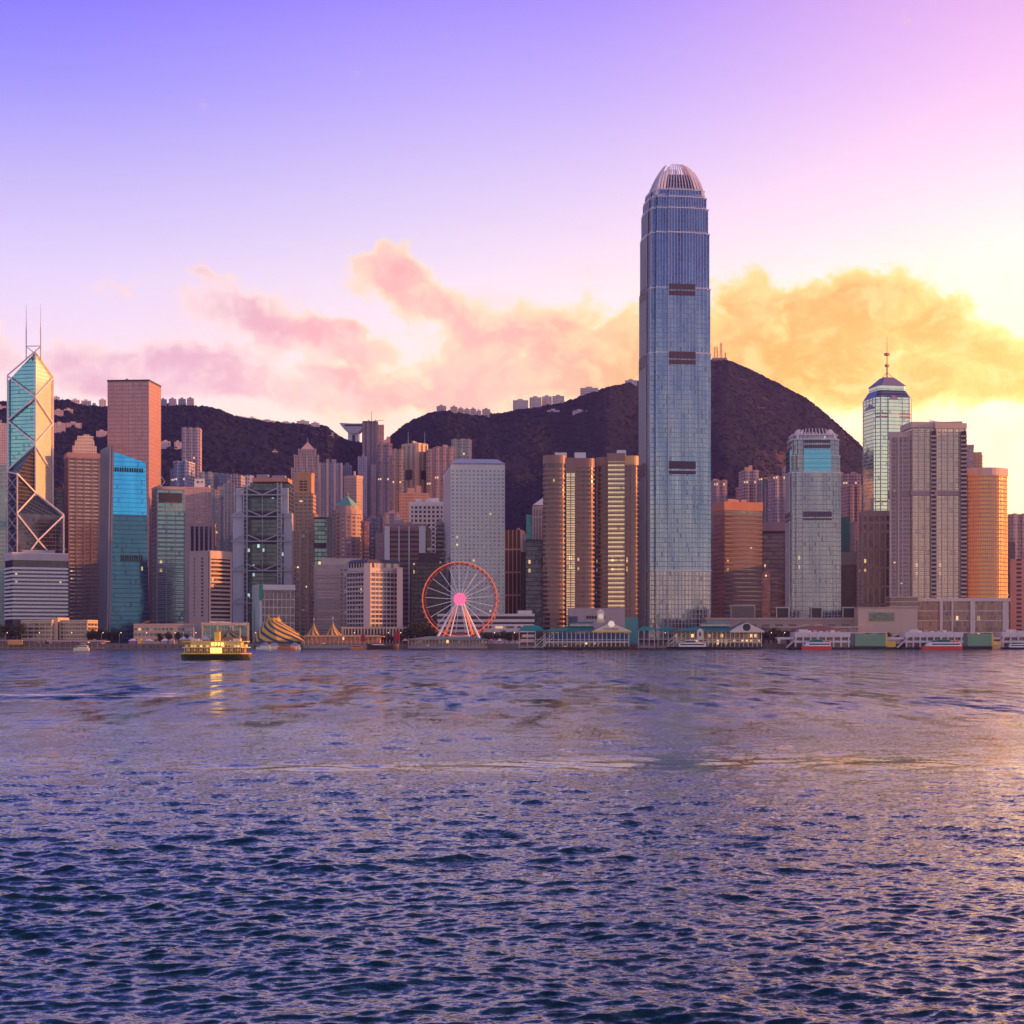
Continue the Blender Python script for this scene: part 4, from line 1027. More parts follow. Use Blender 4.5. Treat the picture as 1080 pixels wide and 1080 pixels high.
def low_blocks():
    d = 1372
    t = thing('low_hall', 'long low grey civic hall with white roof shells left of the tan block', 'hall', (*pt(172, d+8), 4.1)); z = lambda y: zp(y, d)
    P = face_box(141, 205, d, 20); MB().prism(P, 4.1, z(659), m=punched((0.32, 0.26, 0.27), (.06, .12, .14), 3.1, 4.5, .7, .45), mcap=M_ROOF).build('wall', None, t)
    MB().prism(face_box(141, 152.5, d-.8, 10), 4.12, z(660)).build('end_wall', W_MAUVE, t)
    MB().prism(face_box(160, 168, d-.5, 3), z(664), z(661.5)).build('window', g_teal, t)
    slabs(t, P, z(668), z(659), 4.4, .5, .4, W_CONC); parapet(t, P, z(659), .9, W_MAUVE)
    for x0, x1, y in ((147, 158, 654), (196, 204, 655.5)):
        a, b = cp(x0, d+9), cp(x1, d+9); m = (a+b)/2; MB().face([(a, d+3, z(658.2)), (b, d+3, z(y+.8)), (b, d+15, z(y)), (a, d+15, z(657.5))]).face([(a, d+15, z(658.2)), (b, d+15, z(y+.9)), (b, d+3, z(y+1.6)), (a, d+3, z(659))]).build('roof_shell', W_WHITE, t)
    t = thing('entrance_hall', 'low cream hall with teal glass front behind the golden ferry', 'hall', (*pt(237, d+8), 4.1))
    P = face_box(213, 262, d+6, 18); MB().prism(P, 4.1, z(657.5), m=glass((.06, .16, .17), (.14, .3, .3), 2.2, 5, (.4, .33, .28), .12, .2, .6, .15, .02), mcap=M_ROOF).build('glass_front', None, t)
    parapet(t, P, z(659.5), 2.2, W_BEIGE, .7); piers(t, P, 4.1, z(658), 12, 1.2, .7, W_BEIGE, 'pier'); MB().prism(face_box(213, 218, d+5, 8), 4.1, z(659)).build('end_wall', W_BEIGE, t)
    rooftop(t, P, z(657.3), W_WHITE, 3, 4, 2)
low_blocks()
def white_grid_low():
    d = 1440; P = squareq(267, 274.5, 310.5, d, .6); z = lambda y: zp(y, d)
    t = T('office_block', 'white grid office block with green corner panels behind the striped circus tent', P, 616.5, d, glass((.08, .06, .08), (.22, .17, .2), 2, 3.3, (.2, .16, .18), .12, 0, .5, .2, .02, .04, .2), roof=0)
    N, A, B, C = P; wm = wall((0.66, 0.62, 0.62), .6, .06)
    piers(t, [N, A, B, C], 5, z(625), 3.6, .4, .45, wm, 'pier', edges=[0]); slabs(t, P, 8, z(626), 6.6, .6, .3, wm)
    MB().prism(offset(P, .6), z(622), z(616.4)).build('fascia', wm, t)
    e = (Vector(C)-Vector(N)).normalized(); sidew = offset([N, lerp(N, A, .02), lerp(C, B, .02), C], .75); MB().prism(sidew, 4.2, z(617)).build('side_wall', wall((0.50, 0.60, 0.60)), t)
    gr = wall((0.02, 0.22, 0.15), .5)
    for y0, y1, f in ((633, 616.6, 0), (664, 643, .7)):
        p = lerp(N, C, f); MB().prism([(p[0]-1.0, p[1]-1.2), (p[0]+2.2, p[1]-1.2), (p[0]+2.2, p[1]), (p[0]-1.0, p[1])], z(y0), z(y1)).build('green_panel', gr, t)
white_grid_low()
# orange brown stepped tower and the gabled tower behind
def brown_stepped():
    d = 1620; z = lambda y: zp(y, d); c = pt(320, d+12)
    t = thing('tower_block', 'slender brown stepped tower with a sunlit orange top right of the steel bank', 'tower', (*c, 4.05))
    w = (0.46, 0.26, 0.17)
    for k, (x0, x1, y0, y1) in enumerate([(308, 333.5, 690, 560), (310, 331.5, 560, 541), (310.5, 330, 541, 520), (311, 328.5, 520, 498.5)]):
        P = face_box(x0, x1, d+k*1.2, 24-k*2, -2); zb = max(4.05, z(y0))
        MB().prism(P, zb, z(y1), m=punched(w if k else (0.33, 0.21, 0.18), (.04, .03, .04), 4.2, 3.7, .72, .42) if k < 3 else wall((0.60, 0.28, 0.12)), mcap=M_ROOF).build('shaft_tier', None, t)  # sunlight on the top tier put into its orange colour
        if k < 2: piers(t, P, zb, z(y1), 8.4, 2.2, .5, wall(w), 'pier')
    P = face_box(311, 328.5, d+3.2, 8, -2)
    for i in range(4):
        for j in range(2):
            MB().prism(face_box(316+j*4.4, 319.2+j*4.4, d+2.9, 1.2, -2), z(508+i*3), z(506.6+i*3)).build('window', W_DARK, t)
    MB().prism(offset(face_box(311, 328.5, d+4, 17, -2), .6), z(499.5), z(498)).build('cornice', wall((0.6, 0.3, 0.13)), t)
brown_stepped()
def gabled_tower():
    d = 1990; z = lambda y: zp(y, d); t = thing('tower_block', 'mauve tower with stepped shoulders and small pointed gable behind the orange-topped tower', 'tower', (*pt(323, d+12), 4.05))
    pm = punched((0.40, 0.27, 0.29), (.16, .12, .16), 3, 3.3, .5, .5, stripe=(12, .12, (.3, .2, .22)))
    for k, (x0, x1, y0, y1) in enumerate([(307.5, 336.5, 690, 494), (310.5, 336, 494, 480), (315, 333, 480, 473.5)]):
        P = face_box(x0, x1, d+k*2, 28-k*4); MB().prism(P, max(4.05, z(y0)+.01), z(y1), m=pm, mcap=M_ROOF).build('shaft_tier', None, t)
        piers(t, P, max(4.05, z(y0)), z(y1)+1, 7, .9, .6, W_MAUVE, 'pier')
    P = face_box(317, 332, d+5, 16); cc = centre(P); MB().prism(P, z(473.5), z(464.5), Q=[cc]*4, cap=False).build('gable_roof', wall((0.55, 0.38, 0.34)), t)
    MB().bar((*cc, z(466)), (*cc, z(460.5)), .4).build('finial', W_MAUVE, t)
gabled_tower()
T('office_tower', 'black-framed teal glass block between the orange tower and green pyramid roof', face_box(331.5, 348.5, 1590, 22), 546, 1590, glass((.05, .14, .18), (.2, .36, .4), 3.2, 4, (.1, .1, .12), .12, .25, .7, .12, .02), roof=2, bands=(29, 5.2, .5, W_DARK), par=(2, W_DARK))
T('tower_block', 'black fin-like slab at the right of the teal glass block', face_box(344.8, 351, 1575, 20), 546.5, 1575, wall((0.02, 0.02, 0.03), .3), pier=(2.4, .3, .3, W_GREY, 'fin'), roof=0)
T('tower_block', 'grey-blue apartment tower, left of the pair behind the green pyramid roof', face_box(337, 360.5, 2050, 30, 8), 488, 2050, punched((0.36, 0.32, 0.40), (.10, .12, .22), 2.7, 3.1, .5, .5, stripe=(11, .25, (.22, .22, .32))), pier=(8, 1.4, .9, wall((0.42, 0.36, 0.42)), 'bay'))
T('tower_block', 'slate-blue apartment tower, right of the pair behind the green pyramid roof', face_box(360.5, 370.5, 2080, 26), 490.5, 2080, punched((0.28, 0.26, 0.38), (.10, .1, .2), 2.7, 3.1, .5, .5), pier=(7, 1.2, .8, wall((0.30, 0.28, 0.38)), 'bay'))
def green_pyramid():
    d = 1730; z = lambda y: zp(y, d); c = (cp(366, d+16), d+16); r_ = 15.5*d/FPX
    t = thing('tower_block', 'round-fronted tower with a green copper pyramid roof and gold-lit windows', 'tower', (*c, 4.05))
    ring = lambda k, n=16: [(c[0]+r_*k*math.cos(2*math.pi*i/n), c[1]+r_*k*math.sin(2*math.pi*i/n)) for i in range(n)]
    tan = wall((0.46, 0.30, 0.28)); core = glass((.12, .10, .16), (.45, .36, .33), 3.2, 4.1, (.3, .2, .2), .15, .2, .7, .12, .03, .04, .1)
    MB().prism(ring(.97), 4.05, z(542), m=core, mcap=M_ROOF).build('drum', None, t)
    slabs(t, ring(.97), z(600), z(542), 4.1, 1.9, .5, tan); piers(t, ring(.97), z(600), z(543), 4.2, 1.2, .35, tan, 'pier')
    MB().prism(ring(1.0), z(541.8), z(537)).build('cornice', tan, t); MB().prism(ring(.80), z(537), z(532.5)).build('lantern', wall((0.42, 0.29, 0.26)), t)
    R4 = [(c[0]+r_*.88*math.cos(R(45+90*i-20)), c[1]+r_*.88*math.sin(R(45+90*i-20))) for i in range(4)]
    MB().prism(R4, z(532.4), z(521), Q=[c]*4, cap=False).build('pyramid_roof', wall((0.16, 0.42, 0.34), .6, .12), t); MB().ball((*c, z(519.5)), 1.6).build('finial', wall((0.4, 0.15, 0.1)), t)
    MB().prism(face_box(350, 358, d+6, 24), 4.1, z(538), m=punched((0.30, 0.20, 0.22), (.05, .04, .07), 2.2, 4.1, .6, .6), mcap=M_ROOF).build('side_wing', None, t)
    MB().prism(face_box(376, 382.5, d+14, 20), 4.1, z(548), m=punched((0.30, 0.20, 0.22), (.05, .04, .07), 2.2, 4.1, .6, .6), mcap=M_ROOF).build('side_wing', None, t)
green_pyramid()
T('tower_block', 'brown tower with a narrow orange-lit right side behind the green pyramid', squareq(363, 376, 382.5, 1850, 1.2), 502, 1850, punched((0.42, 0.27, 0.26), (.16, .12, .14), 3, 3.6, .55, .5), roof=1, par=(3, wall((0.5, 0.3, 0.26))), bands=(3.6, .9, .3, wall((0.40, 0.25, 0.24))))
T('tower_block', 'blue pinstriped tower just left of the very tall dark tower', face_box(378, 386.5, 2060, 24), 481.5, 2060, punched((0.32, 0.29, 0.42), (.08, .08, .2), 2.4, 3.2, .6, .5), pier=(5, 1, .7, wall((0.36, 0.32, 0.44)), 'bay'))
def tall_dark():
    d = 2200; z = lambda y: zp(y, d)
    t = T('tower_block', 'very tall dark slim apartment tower with roof mast and crane, in the mountain gap', face_box(383, 398, d, 26, 6), 444.5, d, punched((0.20, 0.15, 0.20), (.35, .3, .36), 3.2, 3.3, .35, .4, stripe=(9, .5, (.12, .10, .16))), roof=1, pier=(6, 1.6, 1.0, wall((0.24, 0.18, 0.22)), 'bay'), par=(2, W_DARK))
    MB().prism(face_box(397.8, 405, d+8, 20, 6), float(terrain(*pt(400, d))), z(447), m=punched((0.48, 0.30, 0.30), (.1, .08, .12), 3, 3.3, .5, .45)).build('side_wing', None, t)
    MB().bar((cp(391.8, d+9), d+9, z(445)), (cp(391.8, d+9), d+9, z(432.5)), .45, r2=.2).build('mast', W_DARK, t)
    MB().bar((cp(396, d+9), d+9, z(445)), (cp(396, d+9), d+9, z(441.5)), .4).bar((cp(394, d+9), d+9, z(442.8)), (cp(405, d+9), d+9, z(442.2)), .35).build('crane', W_DARK, t)
    MB().prism(face_box(391, 397, d-6, 10), float(terrain(*pt(394, d))), z(490), m=punched((0.30, 0.25, 0.34), (.08, .07, .16), 3, 3.2, .5, .4)).build('lower_wing', None, t)
tall_dark()
res = [ # name label x0 x1 ytop d colour glass stripe-colour roofcolour
 ('plum apartment tower with a salmon roof block, right of the tallest dark tower', 398, 413.5, 467, 2080, (0.44, 0.25, 0.27), (.12, .10, .20), (.26, .17, .24), W_PINK, 10),
 ('cream apartment tower, narrow, between the salmon-roofed and double-void towers', 411.5, 426, 473.5, 2120, (0.52, 0.40, 0.34), (.20, .18, .22), (.36, .28, .28), W_BEIGE, 3),
 ('sand-coloured slab immediately right of the double-void tower', 449.5, 459, 473.5, 2140, (0.52, 0.36, 0.30), (.2, .14, .14), (.4, .26, .22), W_BEIGE, 0),
 ('pink apartment tower left of the teal-faced tower, behind the round-window tower', 458, 479, 471, 2060, (0.52, 0.30, 0.30), (.16, .20, .22), (.40, .22, .24), W_PINK, 6),
 ('teal-faced apartment tower with a notched pink roof, left above the round-window tower', 476, 497.5, 463, 2200, (0.46, 0.36, 0.35), (.10, .20, .22), (.22, .30, .30), W_PINK, 3),
 ('lilac apartment tower standing alone on the slope right of the orange-sided pink tower', 191.5, 211, 450.5, 2250, (0.50, 0.38, 0.42), (.2, .15, .22), (.34, .26, .34), W_PINK, 2),
 ('blue and white apartment tower in front of the lone lilac tower', 183, 199, 486, 2080, (0.42, 0.42, 0.56), (.10, .12, .26), (.20, .22, .36), W_WHITE, 4),
 ('small blue-grey apartment tower left of the blue and white one', 179.5, 184, 494.5, 2090, (0.32, 0.33, 0.46), (.10, .12, .26), (.22, .22, .36), W_GREY, 0),
 ('low grey apartment slab on the slope, left one above the pink speckled tower', 210, 225, 497.5, 2180, (0.40, 0.38, 0.40), (.12, .14, .2), (.3, .3, .34), W_GREY, 2),
 ('slate-blue apartment slab with yellow lit windows above the peach and blue tower', 221, 243, 499, 2220, (0.26, 0.28, 0.40), (.10, .12, .2), (.2, .2, .3), W_GREY, 3),
 ('pale apartment slab above the grey-blue finned tower', 241.5, 254, 500, 2240, (0.42, 0.38, 0.42), (.14, .14, .22), (.3, .3, .36), W_GREY, 1),
 ('white apartment tower peeking over the steel bank at its left shoulder', 258.5, 267.5, 501, 1950, (0.58, 0.54, 0.60), (.14, .16, .24), (.4, .4, .5), W_WHITE, 1),
 ('bluish apartment tower above the brown banded office, left one', 384, 404.5, 545.5, 1800, (0.32, 0.27, 0.36), (.08, .10, .2), (.2, .2, .3), W_GREY, 4),
 ('pale pink block with a green rooftop tank above the brown banded office', 403.5, 422.5, 540.5, 1780, (0.54, 0.38, 0.40), (.2, .2, .24), (.4, .3, .34), W_PINK, 5),
 ('plain rose slab wall right of the green pyramid tower', 382.5, 389.5, 549.5, 1765, (0.44, 0.22, 0.24), (.42, .21, .23), (.4, .2, .22), W_PINK, 0),
 ('apartment tower left, seen between the tallest tower and the salmon-topped office', 752.5, 767, 506, 2150, (0.52, 0.34, 0.38), (.16, .11, .16), (.4, .25, .3), W_PINK, 4),
 ('small pale tower right behind the salmon-topped office roof', 776, 785, 513.5, 2180, (0.46, 0.30, 0.33), (.16, .11, .16), (.36, .22, .26), W_PINK, 3),
 ('cream apartment tower with sunlit orange roof blocks above the salmon-topped office', 784, 800.5, 495.5, 2120, (0.50, 0.36, 0.38), (.14, .11, .18), (.36, .26, .32), wall((0.66, 0.40, 0.22)), 8),  # roof blocks coloured orange to stand for sunlight
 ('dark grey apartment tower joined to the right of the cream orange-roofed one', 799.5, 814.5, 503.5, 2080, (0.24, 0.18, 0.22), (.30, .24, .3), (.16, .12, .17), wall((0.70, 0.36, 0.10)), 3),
 ('white-balconied apartment tower at the left shoulder of the squat glass tower', 815, 831, 501.5, 2060, (0.60, 0.42, 0.44), (.16, .12, .18), (.3, .2, .26), W_PINK, 1),
 ('pinkish slab directly behind the left edge of the squat glass tower', 825, 833, 492, 2200, (0.46, 0.30, 0.32), (.3, .2, .2), (.4, .26, .28), W_PINK, 1),
 ('narrow pink apartment tower touching the right edge of the squat glass tower', 884, 889.5, 497.5, 2180, (0.52, 0.34, 0.34), (.3, .2, .22), (.4, .26, .28), W_PINK, 2),
 ('pink apartment tower with lumpy roof left of the spired pale green tower', 888.5, 908.5, 499.5, 2130, (0.54, 0.34, 0.35), (.18, .12, .15), (.40, .26, .28), W_PINK, 5),
 ('grey-pink block below the lumpy-roofed tower, in front of it', 894.5, 909, 511.5, 2050, (0.48, 0.32, 0.34), (.18, .12, .15), (.36, .24, .26), W_PINK, 0),
 ('weathered pinkish block standing low between the green-netted block and framed tower', 896.5, 905, 550, 1700, (0.48, 0.32, 0.33), (.16, .10, .12), (.36, .24, .26), W_PINK, 2),
 ('pink tower at the right edge behind the banded grey block', 1065.5, 1094, 541.5, 1950, (0.56, 0.36, 0.33), (.34, .2, .2), (.4, .26, .26), W_PINK, 1),
]
for i, (lab, x0, x1, yt, d, c_, g_, s_, rm, hm) in enumerate(res):
    pm = punched(c_, g_, 3.6, 4.0, .5, .52, stripe=(9.5, .22, s_), lit=.02)
    P = face_box(x0, x1, d, 26, [None, 5, -6, 9][i % 4] if x1-x0 > 12 else None)
    t = T('apartment_tower', lab, P, yt+1.5, d, pm, 'apartment tower', roof=(3 if hm > 2 else 1) if hm else 0, hmax=max(hm, 2), seed=i, roofmat=rm, group='apartment towers behind the front row')
    W_ = math.dist(P[0], P[1]); n = max(1, int(W_/8))
    bays(t, P, parent_world(t).z+.5, zp(yt, d), pm, n, 2.2, .5)
    parapet(t, P, zp(yt+1.5, d)-.3, 1.2, rm, .4)
# the cream tower with two voids
def void_tower():
    d = 2150; z = lambda y: zp(y, d); P = squareq(424.5, 440.5, 450.5, d, 1.4)
    pm = punched((0.56, 0.42, 0.33), (.18, .16, .20), 2.7, 3.1, .5, .5, stripe=(8, .3, (.36, .30, .28)))
    t = T('apartment_tower', 'wide cream apartment tower with two dark sky voids and twin roof masts', P, 467.5, d, pm, roof=2, hmax=5, pier=(8, 2, 1.6, wall((0.60, 0.44, 0.32)), 'bay'), par=(3, W_BEIGE), roofmat=W_BEIGE)
    N, A, B, C = P
    def on(e0, e1, f, w, y0, y1):
        a, b = Vector(e0), Vector(e1); e = (b-a).normalized(); nn = Vector((e.y, -e.x)) if e1 is A else Vector((-e.y, e.x)); L = (b-a).length
        c = a+e*L*f; q = [c-e*w+nn*2, c+e*w+nn*2, c+e*w-nn, c-e*w-nn]
        if e1 is not A: q = q[::-1]
        MB().prism([(v.x, v.y) for v in q], z(y0), z(y1)).build('sky_void', wall((0.05, 0.035, 0.06)), t)
    on(N, C, .52, 5.5, 505.5, 495); on(N, A, .55, 4, 505.5, 496)
    for px in (430.5, 448): MB().bar((cp(px, d+8), d+8, z(468)), (cp(px, d+8), d+8, z(454.5)), .4, r2=.2).build('mast', W_WHITE, t)
void_tower()
T('office_tower', 'salmon orange block with rooftop box, left behind the white grid block', face_box(421, 453.5, 1900, 24, 4), 520, 1900, punched((0.72, 0.33, 0.20), (.08, .04, .05), 3.2, 3.4, .55, .42), roof=2, bands=(3.4, .8, .4, wall((0.76, 0.36, 0.22))), roofmat=wall((0.72, 0.36, 0.24)), hmax=10)
def grid_white():
    d = 1680; P = face_box(432, 468.5, d, 26, 3); z = lambda y: zp(y, d)
    t = T('office_tower', 'white office block with a bold grid of square dark windows', P, 530, d, W_DARK, bands=(4.3, 1.7, .8, W_WHITE), pier=(4.1, 1.7, .8, W_WHITE, 'pier'), roof=3, hmax=4, roofmat=W_WHITE, par=(3, W_WHITE, .9))
    MB().prism(face_box(452.5, 463, d+10, 8), z(529.9), z(524.5)).build('plant_room', W_WHITE, t)
grid_white()
def brown_bands():
    d = 1560; P = face_box(405.5, 449.5, d, 24, -1); z = lambda y: zp(y, d); wc = wall((0.58, 0.52, 0.55), .6, .08)
    t = T('office_tower', 'brown banded office with four white vertical shafts behind the arcaded hotel', P, 554, d, W_DARK, bands=(4.4, 2.5, .5, wall((0.24, 0.11, 0.10))), roof=2, par=(4, wall((0.30, 0.17, 0.15)), .5))
    for x0, x1 in ((405.5, 411), (420.2, 421.4), (430.8, 432), (442, 448.8)): MB().prism(face_box(x0, x1, d-1.4, 3, -1), z(605) if x0 < 430 else 4.1, z(554.8)).build('shaft', wc, t)
    MB().prism(face_box(449.2, 455, d+4, 20), 4.1, z(558), m=punched((0.32, 0.2, 0.2), (.03, .02, .03), 6, 4.4, .7, .5)).build('side_wing', None, t)
brown_bands()
def dark_block():
    d = 1500; z = lambda y: zp(y, d)
    t = T('office_block', 'black glass block rising behind the left half of the Ferris wheel', face_box(433.5, 470, d, 24, 2), 594, d, glass((.012, .010, .015), (.035, .028, .04), 1.8, 3.8, (.02, .016, .02), .1, .2, .3, .25, .004), roof=0, pier=(3.4, .4, .3, W_DARK, 'fin'))
    MB().prism(face_box(441, 464, d+3, 18), z(594), z(583)).build('top_box', wall((0.05, 0.03, 0.035)), t)
dark_block()
T('office_tower', 'dark slate tower squeezed between the white grid block and round-window tower', face_box(460, 469, 1590, 24), 551, 1590, glass((.05, .04, .06), (.12, .1, .14), 2, 4, (.1, .08, .1), .1, .25, .4, .2, .01), bands=(4, 1.2, .3, wall((0.14, 0.11, 0.14))))
# left of the wheel: the mauve brick block and the arcaded hotel
def brick_block():
    d = 1500; P = face_box(331.5, 368, d, 26, 4); z = lambda y: zp(y, d)
    t = T('office_block', 'plain mauve block with fine brick courses and a set-back cream roof storey', P, 596, d, punched((0.42, 0.31, 0.31), (.30, .21, .21), 40, 2.4, .92, .3), roof=0, par=(2, W_MAUVE), pier=(26, 1.2, .5, W_MAUVE, 'pier'))
    Q = face_box(339, 380, d+5, 20, 4); MB().prism(Q, z(595.9), z(588.5)).build('roof_storey', wall((0.56, 0.44, 0.40)), t); piers(t, Q, z(595), z(587.6), 3.2, .7, .5, W_BEIGE, 'pilaster')
    MB().prism(face_box(358, 369, d-.8, 6, 4), 4.1, z(597.5), m=punched((0.44, 0.33, 0.33), (.04, .03, .05), 3.6, 3.7, .55, .55)).build('corner_bay', None, t)
brick_block()
def hotel_block():
    d = 1430; z = lambda y: zp(y, d); P = squareq(366, 387, 423.5, d, .8); N, A, B, C = P
    cr = wall((0.56, 0.44, 0.42), .65, .08); g = glass((.06, .07, .12), (.20, .2, .28), 3, 3.9, (.2, .16, .18), .12, 0, .6, .15, .02, .04, .15)
    t = T('hotel_block', 'corner hotel block of cream bands with arcaded top storey and dark sloping roof', P, 603, d, g, 'hotel', roof=0, bands=(3.85, 1.45, .5, cr))
    piers(t, P, 4.2, z(604), 4.1, .5, .55, cr, 'pier')
    MB().prism([(N[0]-2.6, N[1]-1.4), (N[0]+2.8, N[1]-1.4), (N[0]+2.8, N[1]+2), (N[0]-2.6, N[1]+2)], 4.1, z(594)).build('corner_pier', wall((0.66, 0.48, 0.44)), t)
    MB().prism(offset(P, .7), z(603.9), z(602.6)).build('cornice', cr, t)
    Pu = scaleq(P, .95); MB().prism(Pu, z(602.5), z(593.2), m=punched((0.56, 0.44, 0.42), (.03, .02, .03), 4.0, 7.4, .6, .6)).build('arcade_storey', None, t)
    MB().prism(offset(Pu, 1.2), z(593.1), z(589.5), Q=scaleq(Pu, .86)).build('sloping_roof', wall((0.10, 0.08, 0.10), .5), t)
    MB().prism(face_box(418.5, 424.8, d+10, 14), 4.1, z(598)).build('end_wall', cr, t)
    t = thing('colonnade_hall', 'low cream colonnaded hall at the foot of the corner hotel', 'hall', (*pt(396, 1385), 4.1)); zc = lambda y: zp(y, 1385)
    P = face_box(361, 431, 1385, 14); MB().prism(P, 4.1, zc(662.5), m=W_DARK, mcap=M_ROOF).build('wall', None, t); piers(t, P, 4.2, zc(663), 2.6, 1.1, .8, W_BEIGE, 'column'); parapet(t, P, zc(663.2), 1.6, W_BEIGE, 1.0)
hotel_block()
def post_office():
    d = 1400; z = lambda y: zp(y, d); P = face_box(462, 563, d, 26, 0); zw = wall((0.60, 0.54, 0.56), .6, .1)
    t = T('post_office', 'long low white building with dark window ribbons behind the Ferris wheel legs', P, 648, d, W_DARK, 'office building', bands=(4.2, 2.3, .6, zw), roof=0, par=(2, zw, .7))
    MB().prism(face_box(546, 561, d+4, 16, 0), z(647.5), z(643.8)).build('plant_room', zw, t); MB().prism(face_box(480, 492, d+4, 10, 0), z(647.5), z(644.5)).build('plant_room', zw, t)
    MB().prism(face_box(509, 549, d-8, 8, 0), 4.1, z(660), m=punched((0.60, 0.54, 0.56), (.06, .04, .05), 9, 5, .7, .4)).build('front_wing', None, t)
post_office()
# between wheel and banded twins
def dark_ladder():
    d = 1600; P = face_box(532, 549.5, d, 24, -8); z = lambda y: zp(y, d)
    t = T('office_tower', 'dark slab with pale vertical ribs and cross bands right of the round-window tower', P, 559, d, W_DARK, roof=1, pier=(4.0, .8, .6, W_MAUVE, 'rib'), bands=(21.5, 1.4, .7, W_MAUVE))
dark_ladder()
t_ = T('sign_tower', 'black tower with a tall white vertical sign near its top', face_box(549, 557, 1570, 20), 581, 1570, W_DARK, roof=0)
MB().prism(face_box(549.6, 554.8, 1568, 1.2), zp(582, 1570), zp(563.5, 1570)).build('sign_board', W_WHITE, t_)
for k_ in range(6): MB().prism(face_box(551.2, 553.4, 1567.4, .5), zp(580.6-k_*2.9, 1570), zp(579-k_*2.9, 1570)).build('sign_character', W_GREY, t_)
T('tower_block', 'teal glass sliver left of the pointed beige tower', face_box(555, 562, 1850, 20), 543, 1850, glass((.03, .2, .24), (.06, .3, .34), 2, 4, (.05, .2, .24), .1, .1, .7, .2, 0), roof=0)
def pointed_beige():
    d = 1800; P = face_box(562, 574, d, 20); z = lambda y: zp(y, d)
    t = T('tower_block', 'beige ribbed tower with a white pointed roof peeping left of the banded towers', P, 534.5, d, glass((.1, .06, .08), (.16, .1, .12), 2, 8, (.3, .2, .2), .2, .1, .4, .2, 0), roof=0, pier=(3.3, 1, .6, wall((0.52, 0.36, 0.30)), 'pier'), bands=(26, 2, .7, wall((0.52, 0.36, 0.30))), par=(4, wall((0.52, 0.36, 0.30))))
    cc = (P[1][0]+2, P[1][1]+8); MB().prism(P, z(532.5), z(522), Q=[cc]*4, cap=False).build('pointed_roof', W_WHITE, t)
pointed_beige()
T('office_tower', 'dark blue glass block with a gold reflecting strip left of the banded towers', face_box(554.5, 574, 1560, 20), 569.5, 1560, glass((.03, .04, .09), (.07, .09, .16), 2.2, 4, (.05, .05, .08), .1, .15, .6, .12, .004), roof=0, par=(1.6, W_DARK))
t_ = thing('podium', 'plain mauve podium at the foot of the banded twin towers', 'podium', (*pt(630, 1410), 4.05))
MB().prism(face_box(600, 659, 1405, 22, 0), 4.05, zp(641.5, 1405)).build('wall', W_MAUVE, t_); MB().prism(face_box(600, 609, 1404, 6, 0), 4.1, zp(650, 1405)).build('side_door', wall((0.05, 0.08, 0.14)), t_)
for k_ in range(7): MB().prism(face_box(618.5+k_*2.9, 620.6+k_*2.9, 1404.4, .5, 0), zp(652.5, 1405), zp(649.5, 1405)).build('sign_character', W_DARK, t_)
MB().prism(face_box(659, 673, 1412, 20, 0), 4.05, zp(651, 1405)).build('teal_wing', wall((0.05, 0.26, 0.28)), t_)

# ------------------------------------------------------------------ right of the tallest tower
def salmon_top():
    d = 1600; P = squareq(752, 764.5, 803.5, d, .7); z = lambda y: zp(y, d)
    g = glass((.16, .10, .11), (.36, .24, .24), 2, 4.1, (.3, .18, .17), .12, .2, .65, .14, .015, .03, .1)
    t = T('office_tower', 'salmon-topped banded office tower right of the tallest tower', P, 538, d, g, roof=0, bands=(4.1, 1.7, .5, wall((0.30, 0.20, 0.19))))
    MB().prism(offset(P, .8), z(538), z(529)).build('roof_fascia', wall((0.62, 0.26, 0.17)), t); MB().prism(offset(P, .4), z(543.5), z(538.2)).build('top_glass', glass((.3, .33, .33), (.4, .42, .4), 2, 4.1, (.3, .3, .3), .1, .1, .6, .2, 0), t)
    rooftop(t, P, z(529), W_PINK, 3, 3, 4)
salmon_top()
def brown_glass():
    d = 1700; z = lambda y: zp(y, d); P = face_box(803.5, 831, d, 22)
    t = T('office_tower', 'dark plum glass office with an amber streak and a solid mauve crown', P, 563, d, glass((.06, .04, .08), (.14, .1, .15), 2, 4.1, (.14, .09, .11), .1, .2, .6, .13, .02), roof=0, bands=(8.2, .8, .3, wall((0.24, 0.16, 0.19))))
    MB().prism(offset(P, .6), z(560), z(551)).build('crown', wall((0.40, 0.25, 0.25)), t); MB().prism(P, z(563), z(560)).build('recess', W_DARK, t)
    MB().prism(face_box(803, 812.5, d-30, 20), 4.1, z(604), m=punched((0.62, 0.32, 0.24), (.4, .2, .16), 3, 3.4, .5, .5)).build('low_wing', None, t)
brown_glass()
T('tower_block', 'building wrapped in dark green netting right of the squat glass tower', face_box(886, 897, 1750, 20), 545, 1750, wall((0.02, 0.14, 0.11), .8, .3), roof=1, bands=(12, .5, .3, wall((0.03, 0.10, 0.09))))
T('office_block', 'dark block with a pale banded top storey beside the green netting', face_box(887.5, 903.5, 1600, 20), 585.5, 1600, glass((.05, .025, .03), (.10, .06, .06), 2, 4, (.1, .06, .06), .1, .1, .3, .3, 0), roof=0, par=(12, wall((0.36, 0.33, 0.28))))
